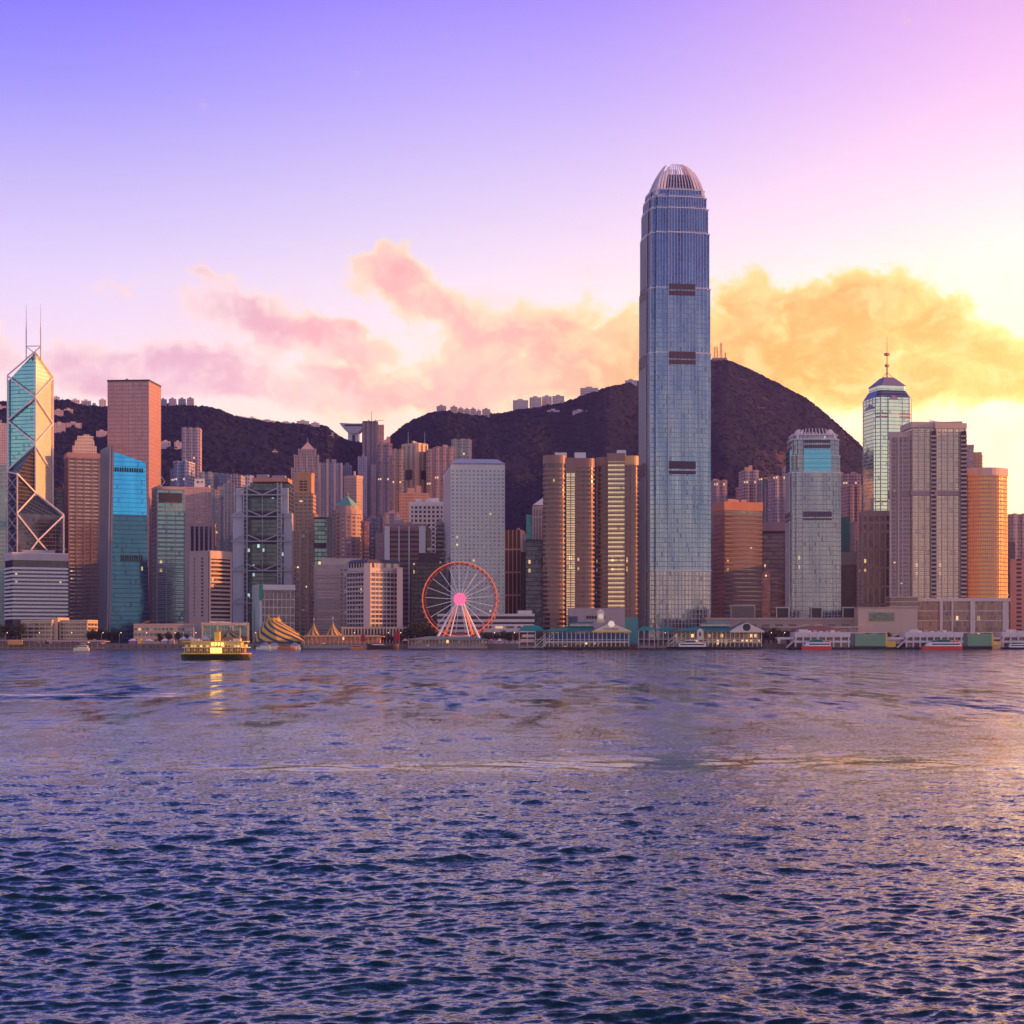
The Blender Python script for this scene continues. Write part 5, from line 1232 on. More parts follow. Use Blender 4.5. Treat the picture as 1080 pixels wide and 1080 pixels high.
def framed_brown():
    d = 1540; z = lambda y: zp(y, d); P = face_box(909, 940, d, 24, -8)
    dk = glass((.05, .02, .025), (.12, .06, .06), 1.9, 4, (.12, .07, .07), .08, .12, .4, .2, .01); fr = wall((0.50, 0.32, 0.29))
    t = T('office_tower', 'pinkish framed tower with tall paired dark windows left of the wide hotel tower', P, 540, d, dk, roof=0, pier=(5.0, 1.5, .8, fr, 'pier'), bands=(16.5, 1.5, .8, fr), par=(5, fr, .9))
    MB().prism(face_box(904.3, 909.2, d+3, 18, -8), 4.1, z(569), m=punched((0.50, 0.32, 0.29), (.04, .02, .03), 4.4, 3.4, .5, .5)).build('side_wing', None, t)
    slabs(t, P, z(562), z(543), 8, 2.2, .7, fr, 'spandrel')
framed_brown()
# wide stepped serviced-apartment tower
def wide_tower():
    d = 1500; z = lambda y: zp(y, d)
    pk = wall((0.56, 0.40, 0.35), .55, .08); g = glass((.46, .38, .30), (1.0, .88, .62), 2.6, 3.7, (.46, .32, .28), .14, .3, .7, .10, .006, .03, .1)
    c = pt(979, d+18); t = thing('hotel_tower', 'wide stepped pinkish hotel tower of three bays with dark louvre columns', 'hotel', (*c, 4.05))
    vols = [('left_wing', 938, 966, 458.5, 6, 26, -14), ('middle_wing', 962, 989, 449, 0, 30, 5), ('right_wing', 987, 1018.5, 450, 0, 30, 9)]
    for nm, x0, x1, yt, off_, dep, th in vols:
        P = face_box(x0, x1, d+off_, dep, th)
        core = g if nm != 'left_wing' else punched((0.40, 0.29, 0.31), (.10, .08, .14), 3.0, 3.7, .5, .55)
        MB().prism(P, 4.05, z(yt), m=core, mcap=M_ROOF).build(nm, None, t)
        slabs(t, P, 24, z(yt+4), 3.7, 1.1, .4, pk); piers(t, P, 24, z(yt), 5.6, 1.0, .6, pk, 'pier', edges=[0, 1] if nm == 'right_wing' else [0])
        parapet(t, P, z(yt+2), 5, pk, .8)
        MB().prism(offset(P, 1.1), z(523), z(517.5)).build('sky_deck_band', wall((0.36, 0.24, 0.24)), t)
    for x0, x1 in ((982.5, 987.5), (1014, 1019.5)):
        P = face_box(x0, x1, d-2.4, 4); MB().prism(P, 24, z(455)).build('louvre_column', wall((0.06, 0.035, 0.04)), t); slabs(t, P, 26, z(456), 3.7, 1.5, .4, pk, 'balcony')
    MB().prism(face_box(970, 1015, d+6, 20), z(448.9), z(444)).build('roof_storey', pk, t)
    MB().bar((cp(980, d+10), d+10, z(443)), (cp(1000, d+10), d+10, z(444)), .5).bar((cp(990, d+10), d+10, z(444)), (cp(980, d+10), d+10, z(441)), .4).build('gondola_crane', W_WHITE, t)
    piers(t, face_box(938, 966, d+6, 26, 5), 10, z(460), 7.2, 1.6, 1.1, pk, 'bay', edges=[0])
wide_tower()
t_ = T('tower_block', 'stepped pink tower with orange-lit right edge behind the golden hotel', face_box(1018, 1027, 1750, 24), 469.5, 1750, punched((0.48, 0.31, 0.30), (.4, .24, .22), 4, 3.6, .5, .4), roof=0, par=(2, W_PINK))
MB().prism(face_box(1026.5, 1035.5, 1752, 22), 4.1, zp(476.5, 1750), m=punched((0.62, 0.36, 0.22), (.4, .2, .1), 3.2, 3.6, .4, .5)).build('orange_wing', None, t_); slabs(t_, face_box(1026.5, 1035.5, 1752, 22), 30, zp(477, 1750), 3.6, .8, .8, wall((0.66, 0.4, 0.2)), 'balcony')  # wing and balconies painted orange as the sunlit right edge
def golden_hotel():
    d = 1520; z = lambda y: zp(y, d)
    P = face_box(1021, 1062.5, d, 26, 6); 
    g = glass((1.0, .42, .05), (1.0, .55, .09), 1.9, 3.6, (.62, .26, .08), .14, .28, .2, .35, .0, .02, .02); pk = wall((0.56, 0.36, 0.28), .5)  # golden sunlight and reflection put into the glass colour
    c = centre(P); t = thing('hotel_tower', 'curved glass hotel glowing gold at the right with a pink roof fascia', 'hotel', (*c, 4.05))
    a, b = Vector(P[0]), Vector(P[1]); e = (b-a).normalized(); nn = Vector((e.y, -e.x)); L = (b-a).length
    arc = [a+e*L*k/10+nn*(9*math.sin(math.pi*k/10)) for k in range(11)]; V = [(v.x, v.y) for v in arc]+[P[2], P[3]]  # bulge deepened so the right end turns to the sun
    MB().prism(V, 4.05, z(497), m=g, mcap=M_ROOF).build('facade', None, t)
    slabs(t, V, 26, z(503), 3.6, .55, .3, pk); piers(t, V, 26, z(500), 3.9, .45, .35, pk, 'mullion', edges=list(range(10)), ends=False) if False else None
    mb0 = None
    for k in range(1, 20):
        f_ = k/20; p = a+e*L*f_+nn*(9*math.sin(math.pi*f_)+.35); MB().box(p.x-.25, p.x+.25, p.y-.1, p.y+.4, 26, z(500)).build('mullion', pk, t)
    MB().prism(offset(V, .6), z(502), z(494)).build('roof_fascia', wall((0.62, 0.42, 0.36)), t)
    MB().prism(offset(V, .2), 22, 26).build('transfer_band', wall((0.16, .1, .09)), t)
golden_hotel()
def podium_right():
    d = 1420; z = lambda y: zp(y, d)
    t = thing('podium', 'white-framed glass podium under the golden hotel with tall portal columns', 'podium', (*pt(1015, d+12), 4.05))
    wf = wall((0.62, 0.50, 0.46), .55, .08); P = face_box(968.5, 1064, d, 26, -3)
    MB().prism(P, 4.05, z(634), m=glass((.12, .08, .09), (.34, .22, .18), 2.2, 4.5, (.45, .32, .3), .14, .12, .55, .15, .04, .03, .2), mcap=M_ROOF).build('glass_hall', None, t)
    MB().prism(offset(face_box(966, 1064.5, d-1, 28, -3), .9), z(634.2), z(630.8)).build('portal_beam', wf, t)
    for x0, x1 in ((991.5, 994.5), (1003.8, 1005.4), (1023.5, 1028.5), (1057.5, 1063.5)): MB().prism(face_box(x0, x1, d-3, 4, -3), 4.1, z(634.3)).build('portal_column', wf, t)
    slabs(t, P, z(655), z(640), 8, .8, .4, wf, 'floor_band'); piers(t, P, 4.2, z(634.5), 4.2, .35, .45, W_MAUVE, 'mullion', edges=[0])
    be = wall((0.56, 0.40, 0.32), .7, .08)
    t = thing('podium', 'blank beige podium box with a long glazed slot left of the portal podium', 'podium', (*pt(935, 1400), 4.05)); d2 = 1400; z2 = lambda y: zp(y, d2)
    P = face_box(905, 968, d2, 30, -2); MB().prism(P, 4.05, z2(641)).build('wall', be, t); MB().prism(offset(P, .5), z2(641.5), z2(640)).build('coping', wall((0.4, .28, .24)), t)
    MB().prism(face_box(917, 943, d2-.6, 3, -2), z2(655), z2(646), m=glass((.05, .12, .11), (.12, .24, .21), 2.5, 3.4, (.3, .2, .18), .06, .3, .6, .12, .02)).build('window_slot', None, t)
    Q = face_box(939, 968, d2+8, 20, -2); MB().prism(Q, z2(640), z2(629), m=glass((.1, .07, .08), (.24, .18, .17), 2.2, 4, (.3, .2, .2), .1, .2, .5, .15, .05)).build('upper_storey', None, t); slabs(t, Q, z2(640), z2(628), 3.9, .8, .6, be, 'floor_band')
podium_right()
T('office_block', 'grey-brown louvred block at the right edge', face_box(1066, 1095, 1560, 24), 589.5, 1560, W_DARK, bands=(4, 2.2, .5, wall((0.36, 0.25, 0.26))), roof=1, pier=(15, 5, .6, wall((0.38, 0.27, 0.27)), 'pier'))
T('tower_block', 'small dark stepped tower beside the golden hotel', face_box(1063.5, 1070.5, 1650, 20), 571.5, 1650, punched((0.20, 0.13, 0.14), (.04, .03, .04), 4, 3.6, .6, .5), roof=0, bands=(3.6, 1.0, .4, wall((0.22, 0.15, 0.16))))
# filler depth behind the front row (lower parts glimpsed between the towers); dark ones coloured as shade in the gaps
fill = [(70, 112, 560, 1950, (.10, .08, .14)), (245, 262, 540, 1850, (.3, .3, .42)), (300, 312, 560, 1820, (.10, .08, .12)), (346, 372, 560, 1850, (.2, .15, .2)), (396, 436, 562, 1720, (.24, .2, .26)), (495, 535, 600, 1750, (.14, .1, .14)), (620, 676, 560, 1750, (.08, .06, .09)), (745, 810, 560, 1800, (.3, .2, .22)), (826, 842, 560, 1850, (.4, .28, .3)), (872, 912, 575, 1850, (.35, .24, .26))]
fl_lab = ['dark filler block glimpsed between the stepped-crown and cyan towers', 'lilac block hidden behind the left of the steel bank', 'dark block in the gap right of the steel bank', 'dusky block behind the green pyramid tower', 'dull violet block above the brown banded office', 'dark block low behind the round-window tower', 'dark block hidden behind the right banded twin', 'rosy block behind the salmon-topped office', 'pinkish block behind the squat glass tower, left side', 'pinkish block behind the squat glass tower, right side']
for (x0, x1, yt, d, c_), lab in zip(fill, fl_lab):
    T('office_block', lab, face_box(x0, x1, d, 22), yt, d, punched(c_, (.05, .05, .08), 2.6, 3.6, .6, .5), bands=(3.6, .8, .3, wall(c_)), roof=2)
# ------------------------------------------------------------------ buildings on the hills
ORD = ['leftmost', 'second from the left', 'third from the left', 'fourth from the left', 'fifth from the left', 'sixth from the left', 'seventh from the left', 'eighth from the left', 'ninth from the left']
def hill_row(desc, group, items, col_, mat=None, name='hill_house', cat='house', hroof=True):
    for i, (x0, x1, y0, y1, d) in enumerate(items):
        xm = (x0+x1)/2; H, D = ridge(px2u(xm))
        for dd in np.arange(1950, float(D), 8):
            zt = float(terrain(px2u(xm)*dd, dd))
            if HY-(zt-CAMZ)/dd*FPX <= y1-1: break
        d = float(dd)
        P = face_box(x0, x1, d, 16); c = centre(P)
        zb = min(zp(y1, d), float(min(terrain(*p) for p in P)))-2
        lab = (ORD[i] if len(items) > 1 else '')+(' ' if len(items) > 1 else '')+desc
        t = thing(name, lab, cat, (*c, zb), group if len(items) > 1 else None)
        pm = punched(col_, (.10, .08, .12), 3.4, 3.3, .5, .45, lit=.01)
        MB().prism(P, zb, zp(y0, d), m=pm, mcap=M_ROOF).build('wall', None, t)
        w = x1-x0
        if w > 4: MB().prism(face_box(x0+w*.3, x1-w*.35, d+3, 8), zp(y0, d)+.02, zp(y0-1.6, d)).build('roof_block', wall(col_), t)
        slabs(t, P, zp(y1, d), zp(y0, d), 9.9, .6, .35, wall(col_), 'floor_band')
P_ = (0.52, 0.36, 0.38); Pw = (0.62, 0.50, 0.54)
hill_row('ridge block just right of the flat-topped pink tower', 'ridge blocks behind the pink tower', [(168.5, 176, 421, 431, 2780), (178, 186, 420.5, 431, 2785), (188, 196, 420.5, 431, 2790), (197, 204.5, 420, 431, 2795)], (0.34, 0.30, 0.42), name='ridge_block', cat='apartment block')
hill_row('pale house along the falling left ridge line', 'pale houses along the left ridge', [(248, 260, 440, 444.5, 2800), (261.5, 270, 440.5, 446, 2800), (275, 290, 443.5, 448, 2800), (296, 308, 445.5, 449.5, 2805), (313, 326, 444, 448.5, 2810), (328, 337, 446, 450, 2815)], Pw, name='ridge_house')
hill_row('ridge house just right of the braced tower', 'ridge houses beside the braced tower', [(56, 63, 418.5, 424, 2760), (75, 84, 421.5, 426, 2765), (85.5, 96, 422.5, 427.5, 2770), (97.5, 101, 425, 429, 2770), (104.5, 112, 421.5, 429, 2775)], Pw, name='ridge_house')
hill_row('slope house between the braced tower and the pink tower', 'slope houses left of the pink tower', [(56.5, 67, 432.5, 442, 2450), (67.5, 77, 431.5, 436.5, 2500), (56.5, 69, 446, 459, 2300), (69.5, 86, 446, 453, 2320), (101.5, 113, 454.5, 463, 2250)], P_, name='slope_house')
hill_row('pink slope house at the left edge beside the braced tower', 'slope houses at the left edge', [(-8, 6.5, 428, 436, 2600), (0, 7, 472, 486, 2050)], P_, name='slope_house')
hill_row('white villa on the slope right of the orange-sided tower', 'villas right of the orange-sided tower', [(169.5, 180, 465.5, 475, 2420), (184, 191.5, 466, 475, 2400)], (0.62, 0.46, 0.50), name='villa')
hill_row('small villa on the dark slope left of the viewing tower', 'small villas on the left slope', [(287, 293, 475.5, 478, 2500), (330, 338, 459.5, 462, 2700), (344, 352, 456, 460, 2760), (352.5, 358, 459, 463, 2780)], (0.58, 0.44, 0.46), name='villa')
hill_row('cream ridge-top block left of the twin brown towers', 'cream flats on the central ridge', [(460.5, 470.5, 428, 436, 2940), (475, 482.5, 429, 438, 2945), (483, 489, 430.5, 439, 2948), (489.5, 495.5, 431.5, 440, 2950), (496, 502, 431, 440, 2952), (502.5, 507.5, 433, 440, 2954), (508.5, 517, 431.5, 440, 2956)], (0.58, 0.42, 0.40), name='ridge_block', cat='apartment block')
hill_row('block on the climbing ridge left of the tallest tower', 'blocks on the climbing ridge', [(541, 557, 422, 433, 2970), (558.5, 571, 419, 431, 2975), (571.5, 582, 418, 429.5, 2980), (582.5, 595, 417.5, 428, 2985), (612, 631, 409, 416.5, 2995), (659, 672, 401, 406, 3010)], (0.66, 0.50, 0.50), name='ridge_block', cat='apartment block')
hill_row('low pink house under the ridge left of the tallest tower', 'low pink houses under the ridge', [(577, 590, 432.5, 437.5, 2900), (604, 619, 433, 437, 2900)], (0.60, 0.42, 0.44), name='slope_house')
# wok-shaped viewing tower in the gap
def peak_tower():
    d = 3040; z = lambda y: zp(y, d); wt = wall((0.62, 0.54, 0.60), .5, .06)
    t = thing('viewing_tower', 'white viewing tower with an upswept wok-shaped top in the mountain gap', 'viewing tower', (*pt(371, d), z(472)))
    MB().box(cp(367, d), cp(378, d), d, d+26, z(474), z(456.5)).build('stem', wt, t); MB().box(cp(363, d), cp(368, d), d+4, d+20, z(474), z(463)).build('side_block', wt, t)
    MB().box(cp(371.5, d), cp(374.5, d), d-1, d+3, z(466), z(458.5)).build('glazed_slot', W_DARK, t)
    pr = [(358.5, 447.2, 446.5), (362, 451.5, 446.5), (366, 455.0, 446.8), (371, 457.6, 447), (377, 457.4, 447), (383, 452, 447), (388, 447.6, 446.6)]
    mb = MB()
    for (xa, ba, ta), (xb, bb, tb) in zip(pr, pr[1:]):
        X0, X1 = cp(xa, d), cp(xb, d)
        for (p, q) in (((ba), (bb)),):
            mb.face([(X0, d-6, z(ba)), (X1, d-6, z(bb)), (X1, d-6, z(tb)), (X0, d-6, z(ta))]); mb.face([(X1, d+24, z(bb)), (X0, d+24, z(ba)), (X0, d+24, z(ta)), (X1, d+24, z(tb))])
            mb.face([(X0, d-6, z(ta)), (X1, d-6, z(tb)), (X1, d+24, z(tb)), (X0, d+24, z(ta))]); mb.face([(X0, d+24, z(ba)), (X1, d+24, z(bb)), (X1, d-6, z(bb)), (X0, d-6, z(ba))])
    mb.build('wok_roof', wall((0.42, 0.36, 0.44), .4, .05), t)
    MB().box(cp(364, d), cp(382, d), d-6.6, d-6.1, z(450), z(448)).build('window_strip', W_DARK, t)
peak_tower()
def lattice_masts():
    d = 3290; z = lambda y: zp(y, d); m = wall((0.62, 0.26, 0.20), .6, .05)
    for i, (x, w, y0, lab) in enumerate([(755, 2.2, 366, 'short broad red and white lattice mast on the mountain top'), (760.5, 1.2, 362, 'tallest slim red lattice mast on the mountain top'), (765, .8, 372, 'smallest mast on the mountain top, at the right of the group')]):
        t = thing('radio_mast', lab, 'radio mast', (*pt(x, d), z(382)), 'radio masts on the mountain top'); a = w*d/FPX
        X, Y = pt(x, d)
        for sx in (-1, 1):
            for sy in (-1, 1): MB().bar((X+sx*a, Y+sy*a, z(382)), (X+sx*a*.55, Y+sy*a*.55, z(y0)), .45).build('leg', m, t)
        n = 5; mb = MB()
        for k in range(n):
            f0, f1 = k/n, (k+1)/n; k0, k1 = 1-.45*f0, 1-.45*f1; za, zb_ = z(382)+(z(y0)-z(382))*f0, z(382)+(z(y0)-z(382))*f1
            mb.bar((X-a*k0, Y-a*k0, za), (X+a*k1, Y-a*k1, zb_), .3).bar((X+a*k0, Y-a*k0, za), (X-a*k1, Y-a*k1, zb_), .3).bar((X-a*k1, Y-a*k1, zb_), (X+a*k1, Y-a*k1, zb_), .3)
        mb.build('cross_bracing', m, t)
        if i == 1: MB().bar((X, Y, z(y0)), (X, Y, z(y0-3.5)), .35).build('aerial', m, t)
    t = thing('relay_hut', 'low relay station building at the foot of the mountain-top masts', 'hut', (*pt(759, d), z(382))); MB().box(cp(752, d), cp(767, d), d+2, d+12, z(382), z(377.6)).build('wall', W_PINK, t); MB().box(cp(751.5, d), cp(767.5, d), d+1.5, d+12.5, z(377.6)+.01, z(377.1)).build('roof', W_WHITE, t)
lattice_masts()
# ------------------------------------------------------------------ trees along the waterfront
LEAF = bpy.data.materials['tree_leaves'] if 'tree_leaves' in bpy.data.materials else W_DARK
def leaf_mat(a, b):
    m = bpy.data.materials.new('leaves'); m.use_nodes = True; nt = m.node_tree; bs = nt.nodes['Principled BSDF']
    g = nt.nodes.new('ShaderNodeNewGeometry'); n = noise(nt, E(nt, g.outputs['Position']), .9, 3, .7)
    nt.links.new(mixc(nt, n.ss(.3, .7), a, b).s, bs.inputs['Base Color']); bs.inputs['Roughness'].default_value = .8; return m
L_DARK = leaf_mat((0.012, 0.022, 0.014), (0.045, 0.060, 0.028)); L_OLIVE = leaf_mat((0.05, 0.06, 0.02), (0.16, 0.16, 0.05)); BARK = wall((0.10, 0.07, 0.06), .9)
def tree_proto(seed, h, w, lm, kind='round'):
    r = np.random.default_rng(seed); t = thing('tree', '', 'tree', (0, 0, 0))
    tr = MB().bar((0, 0, 0), (r.normal()*.2, 0, h*.45), .32, 6, r2=.2)
    for k in range(5):
        a = k*1.26+r.random(); tr.bar((0, 0, h*(.30+.03*k)), (math.cos(a)*w*.3, math.sin(a)*w*.3, h*(.6+.04*k)), .14, 5, r2=.06)
    tr.build('trunk', BARK, t)
    n = 1100; cl = 11; cc = r.normal(size=(cl, 3)); cc /= np.linalg.norm(cc, axis=1)[:, None]; cc *= r.random((cl, 1))**.4*.62
    pick = r.integers(0, cl, n); p = cc[pick]+r.normal(size=(n, 3))*.19
    ctr = np.stack([p[:, 0]*w*.62, p[:, 1]*w*.62, h*.66+p[:, 2]*h*.42], 1)
    d1 = r.normal(size=(n, 3)); d1 /= np.linalg.norm(d1, axis=1)[:, None]; d2 = np.cross(d1, r.normal(size=(n, 3))); d2 /= np.linalg.norm(d2, axis=1)[:, None]
    s = r.uniform(.28, .6, (n, 1)); V = np.stack([ctr-d1*s, ctr+d2*s*.7, ctr+d1*s, ctr-d2*s*.7], 1).reshape(-1, 3); F = np.arange(4*n).reshape(-1, 4)
    link_mesh('crown', np_mesh('crown', V, F), lm, t)
    return t
protos = {}
def place_tree(px, d, h, w, label, group, lm=L_DARK, z=4.1, seed=0):
    key = (lm.name, seed % 4)
    if key not in protos:
        t = tree_proto(seed % 4+3, 10, 8, lm); protos[key] = t; first = True
    else:
        src = protos[key]; t = src.copy(); COL.objects.link(t)
        for ch in src.children: c = ch.copy(); COL.objects.link(c); c.parent = t
    t.location = (cp(px, d), d, z); t.scale = (w/8, w/8, h/10); t.rotation_euler = (0, 0, seed*1.7); tag(t, label, 'tree', group); return t
def tree_row(xs, d, h, w, desc, group, lm=L_DARK, z=4.1):
    n = len(xs)
    for i, x in enumerate(xs):
        o = ORD[i] if i < 9 else ('rightmost' if i == n-1 else 'tenth from the left' if i == 9 else 'eleventh from the left' if i == 10 else 'twelfth from the left')
        rs = random.Random(int(x*7)); place_tree(x, d+rs.uniform(-4, 4), h*rs.uniform(.8, 1.2), w*rs.uniform(.85, 1.15), f'{o} {desc}', group, lm, z, int(x*13))
tree_row([-3, 4, 11, 18], 1390, 17, 13, 'dark tree at the far left beside the beige block', 'dark trees at the far left')
tree_row([97, 103, 110, 117, 123], 1392, 11, 10, 'dark tree of the group right of the beige block', 'dark trees right of the beige block')
tree_row([169, 178, 188, 194], 1362, 10, 6, 'slim tree in front of the long low civic hall', 'trees before the civic hall')
tree_row([400, 408, 416, 424], 1366, 7, 7, 'bushy tree in front of the colonnaded hall', 'trees before the colonnaded hall')
tree_row([430, 437, 444, 451, 458], 1385, 16, 12, 'large dark tree standing left of the Ferris wheel legs', 'dark trees left of the wheel')
tree_row([514, 520, 532, 537, 543], 1362, 10, 10, 'tree between Ferris wheel and clock-tower ferry pier', 'trees right of the wheel')
tree_row([806, 811, 817, 823, 829], 1385, 12, 12, 'tree between second turquoise pier and white terminal', 'trees left of the white terminals')
tree_row([760, 771, 815, 836, 846, 862, 874, 882, 897, 904], 1462, 8, 10, 'olive terrace tree before the squat glass tower', 'olive trees on the terraces', L_OLIVE, 17)
tree_row([918, 926, 934, 950, 960, 970, 1066, 1074], 1352, 6.5, 9, 'dark low tree behind the white ferry terminals', 'low trees behind the white terminals', z=7)

# ------------------------------------------------------------------ Ferris wheel
def wheel():
    d = 1360; z = lambda y: zp(y, d); X, Y, Z = cp(485, d), d, z(632); R_ = 39.2*d/FPX
    t = thing('ferris_wheel', 'large white and red observation wheel with a glowing pink hub', 'Ferris wheel', (X, Y, 4.1))
    red = wall((0.62, 0.10, 0.07), .5, .05); wh = wall((0.92, 0.84, 0.84), .5, .04); pk = lamp_mat((1.0, .14, .30), .62); rl = lamp_mat((1.0, .20, .07), .4)  # white lightened to carry lamp light on spokes and legs
    P = lambda r, a, y=0: (X+r*math.cos(a), Y+y, Z+r*math.sin(a)); n = 84
    for r_, yo, w in ((R_, -2.0, .38), (R_, 2.0, .38), (R_-2.4, 0, .3)):
        mb = MB()
        for k in range(n): mb.bar(P(r_, k*2*math.pi/n, yo), P(r_, (k+1)*2*math.pi/n, yo), w, 4)
        mb.build('rim', rl if yo < 0 else red, t)
    mb = MB()
    for k in range(n):
        a = k*2*math.pi/n; b = (k+.5)*2*math.pi/n; mb.bar(P(R_-2.4, b), P(R_, a, -2), .17).bar(P(R_-2.4, b), P(R_, a, 2), .17)
    mb.build('rim_lattice', red, t)
    f = None
    for k in range(21):
        for yo in (-1.8, 1.8):
            a = k*2*math.pi/21+.1; MB().bar(P(2.6, a, yo*1.6), P(R_-2.4, a, 0), .30, 4).build('spoke', wh, t)
    cab = MB(); cab.prism([(math.cos(j*1.047)*1.25, math.sin(j*1.047)*1.0) for j in range(6)], -1.3, 1.1)
    cm = wall((0.55, 0.09, 0.06), .4, .05); gm_ = wall((0.10, 0.06, 0.08), .2, .02)
    g0 = None
    for k in range(42):
        a = k*2*math.pi/42; p = P(R_+.3, a)
        mb = MB(); mb.prism([(p[0]+math.cos(j*1.047)*1.25, p[1]+math.sin(j*1.047)*1.0) for j in range(6)], p[2]-2.3, p[2]-.2)
        if g0 is None: g0 = mb.build('gondola', cm, t); w0 = MB().prism([(p[0]+math.cos(j*1.047)*1.3, p[1]+math.sin(j*1.047)*1.05) for j in range(6)], p[2]-1.5, p[2]-.8).build('window_band', gm_, g0); p0 = p
        else:
            g = inst(g0, (p[0]-p0[0], 0, p[2]-p0[2])); w = w0.copy(); COL.objects.link(w); w.parent = g
    MB().bar((X, Y-3.8, Z), (X, Y+3.8, Z), 2.4, 12).build('axle', red, t)
    MB().prism([(0, 0)]*3, 0, 0) if False else None
    hub = MB(); hub.bar((X, Y-4.6, Z), (X, Y-3.9, Z), 4.9, 20); hub.build('hub_screen', pk, t)
    hub = MB(); hub.bar((X, Y+3.9, Z), (X, Y+4.6, Z), 4.6, 16); hub.build('hub_ring', rl, t)
    for sx, xb in ((-1, 458), (1, 508.5)):
        for yo, xo in ((-9, 0), (9, 7 if sx < 0 else -7)):
            MB().bar((cp(xb+xo, d), Y+yo, 4.1), (X+sx*1.5, Y+(yo/9)*3.4, Z-1), 1.0, 8, r2=.7).build('support_leg', wh if yo < 0 else rl, t)  # rear legs glow red by themselves: lighting put into their material
    for sx in (-1, 1): MB().bar((X+sx*9, Y-12, 4.1), (X+sx*1, Y-3.6, Z-2), .55, 6).build('support_strut', wh, t)
    MB().box(cp(455, d), cp(512, d), Y-13, Y+13, 4.1, 6.2).build('platform', W_GREY, t)
wheel()

# ------------------------------------------------------------------ circus tents
STRIPE = {}
def stripe_mat(freq, twist, c1=(0.72, 0.42, 0.05), c2=(0.03, 0.06, 0.16), frac=.42):
    m = bpy.data.materials.new('striped_canvas'); m.use_nodes = True; nt = m.node_tree; b = nt.nodes['Principled BSDF']
    uv = nt.nodes.new('ShaderNodeUVMap'); u, v, _ = sep(nt, E(nt, uv.outputs[0])); s = (u*freq+v*twist).frac().lt(frac)
    nt.links.new(mixc(nt, s, c1, c2).s, b.inputs['Base Color']); b.inputs['Roughness'].default_value = .7; return m
def cone_tent(name, label, px, d, r, ybot, ytop, mat, group=None, squash=1.0, sag=1.6, masts=()):
    X, Y = pt(px, d); z = lambda y: zp(y, d); z0, z1 = z(ybot), z(ytop); n, k = 32, 10
    t = thing(name, label, 'tent', (X, Y, 4.1), group); mb = MB()
    def pos(i, j):
        a = 2*math.pi*i/n; f = j/k; rad = r*(1-f)**sag+.25 if sag >= 1 else r*(1-f**(1/sag))+.25
        return (X+rad*math.cos(a), Y+rad*math.sin(a)*squash, z0+(z1-z0)*f)
    for i in range(n):
        for j in range(k):
            mb.face([pos(i, j), pos(i+1, j), pos(i+1, j+1), pos(i, j+1)], [(i/n, j/k), ((i+1)/n, j/k), ((i+1)/n, (j+1)/k), (i/n, (j+1)/k)])
    mb.build('canopy', mat, t); q = [(X+r*.98*math.cos(2*math.pi*i/n), Y+r*.98*math.sin(2*math.pi*i/n)*squash) for i in range(n)]
    MB().prism(q, 4.1, z0+.05).build('side_wall', wall((0.45, 0.24, 0.06), .7), t)
    MB().bar((X, Y, z1-1), (X, Y, z1+2.6), .18).build('mast', W_WHITE, t); MB().ball((X, Y, z1+2.8), .55).build('finial', W_WHITE, t); return t
sm = stripe_mat(7, 1.15)
def big_top():
    d = 1345; z = lambda y: zp(y, d); t = thing('big_top', 'large yellow and blue striped circus big top with spiralling stripes', 'tent', (*pt(294, d), 4.1))
    n, k = 56, 14; X, Y = pt(296, d); mb = MB(); rx, ry = 29.5*d/FPX, 18
    def pos(i, j):
        a = 2*math.pi*i/n; f = j/k; rad = (1-f)**.8 if f < 1 else 0; rad = (.12+.88*(1-f)**.72)*(1-.07*abs(math.sin(4*a))) ; cx = X-(6.5*f)*1.0
        h = z(676.5)+(z(653.2)-z(676.5))*f
        return (cx+rx*rad*math.cos(a), Y+ry*rad*math.sin(a), h)
    for i in range(n):
        for j in range(k): mb.face([pos(i, j), pos(i+1, j), pos(i+1, j+1), pos(i, j+1)], [(i/n, j/k), ((i+1)/n, j/k), ((i+1)/n, (j+1)/k), (i/n, (j+1)/k)])
    mb.build('canopy', stripe_mat(11, 3.2, c2=(0.025, 0.06, 0.16)), t)
    cx = X-5.5; top = z(653.2)
    MB().prism([(cx+6.2*math.cos(i*.785), Y+4*math.sin(i*.785)) for i in range(8)], top-1.8, top+1.2, Q=[(cx+4.6*math.cos(i*.785), Y+3*math.sin(i*.785)) for i in range(8)]).build('crown_cap', wall((0.68, 0.40, 0.06)), t)
    for sx in (-1, 1): MB().bar((cx+sx*3, Y, top), (cx+sx*4.5, Y, top+3.2), .8).build('cap_finial', wall((0.68, 0.40, 0.06)), t)
    q = [(X+rx*.97*math.cos(2*math.pi*i/n), Y+ry*.97*math.sin(2*math.pi*i/n)) for i in range(n)]; MB().prism(q, 4.1, z(676.4)).build('side_wall', wall((0.06, 0.07, 0.14)), t)
big_top()
s2 = stripe_mat(10, .8)
cone_tent('circus_tent', 'left of two small pointed yellow and blue striped tents beside the big top', 331, 1348, 8.2, 671, 656.5, s2, 'small pointed striped tents', sag=1.7)
cone_tent('circus_tent', 'right of two small pointed yellow and blue striped tents beside the big top', 351, 1348, 8.0, 671, 655.5, s2, 'small pointed striped tents', sag=1.7)
cone_tent('circus_tent', 'low striped tent behind the funnel of the golden ferry', 243, 1350, 13, 672, 664.5, s2, sag=1.1)
cone_tent('marquee', 'small white peaked marquee behind the bow of the golden ferry, left one', 193.5, 1345, 3.6, 674.5, 671, W_WHITE, 'small white marquees', sag=1.1)
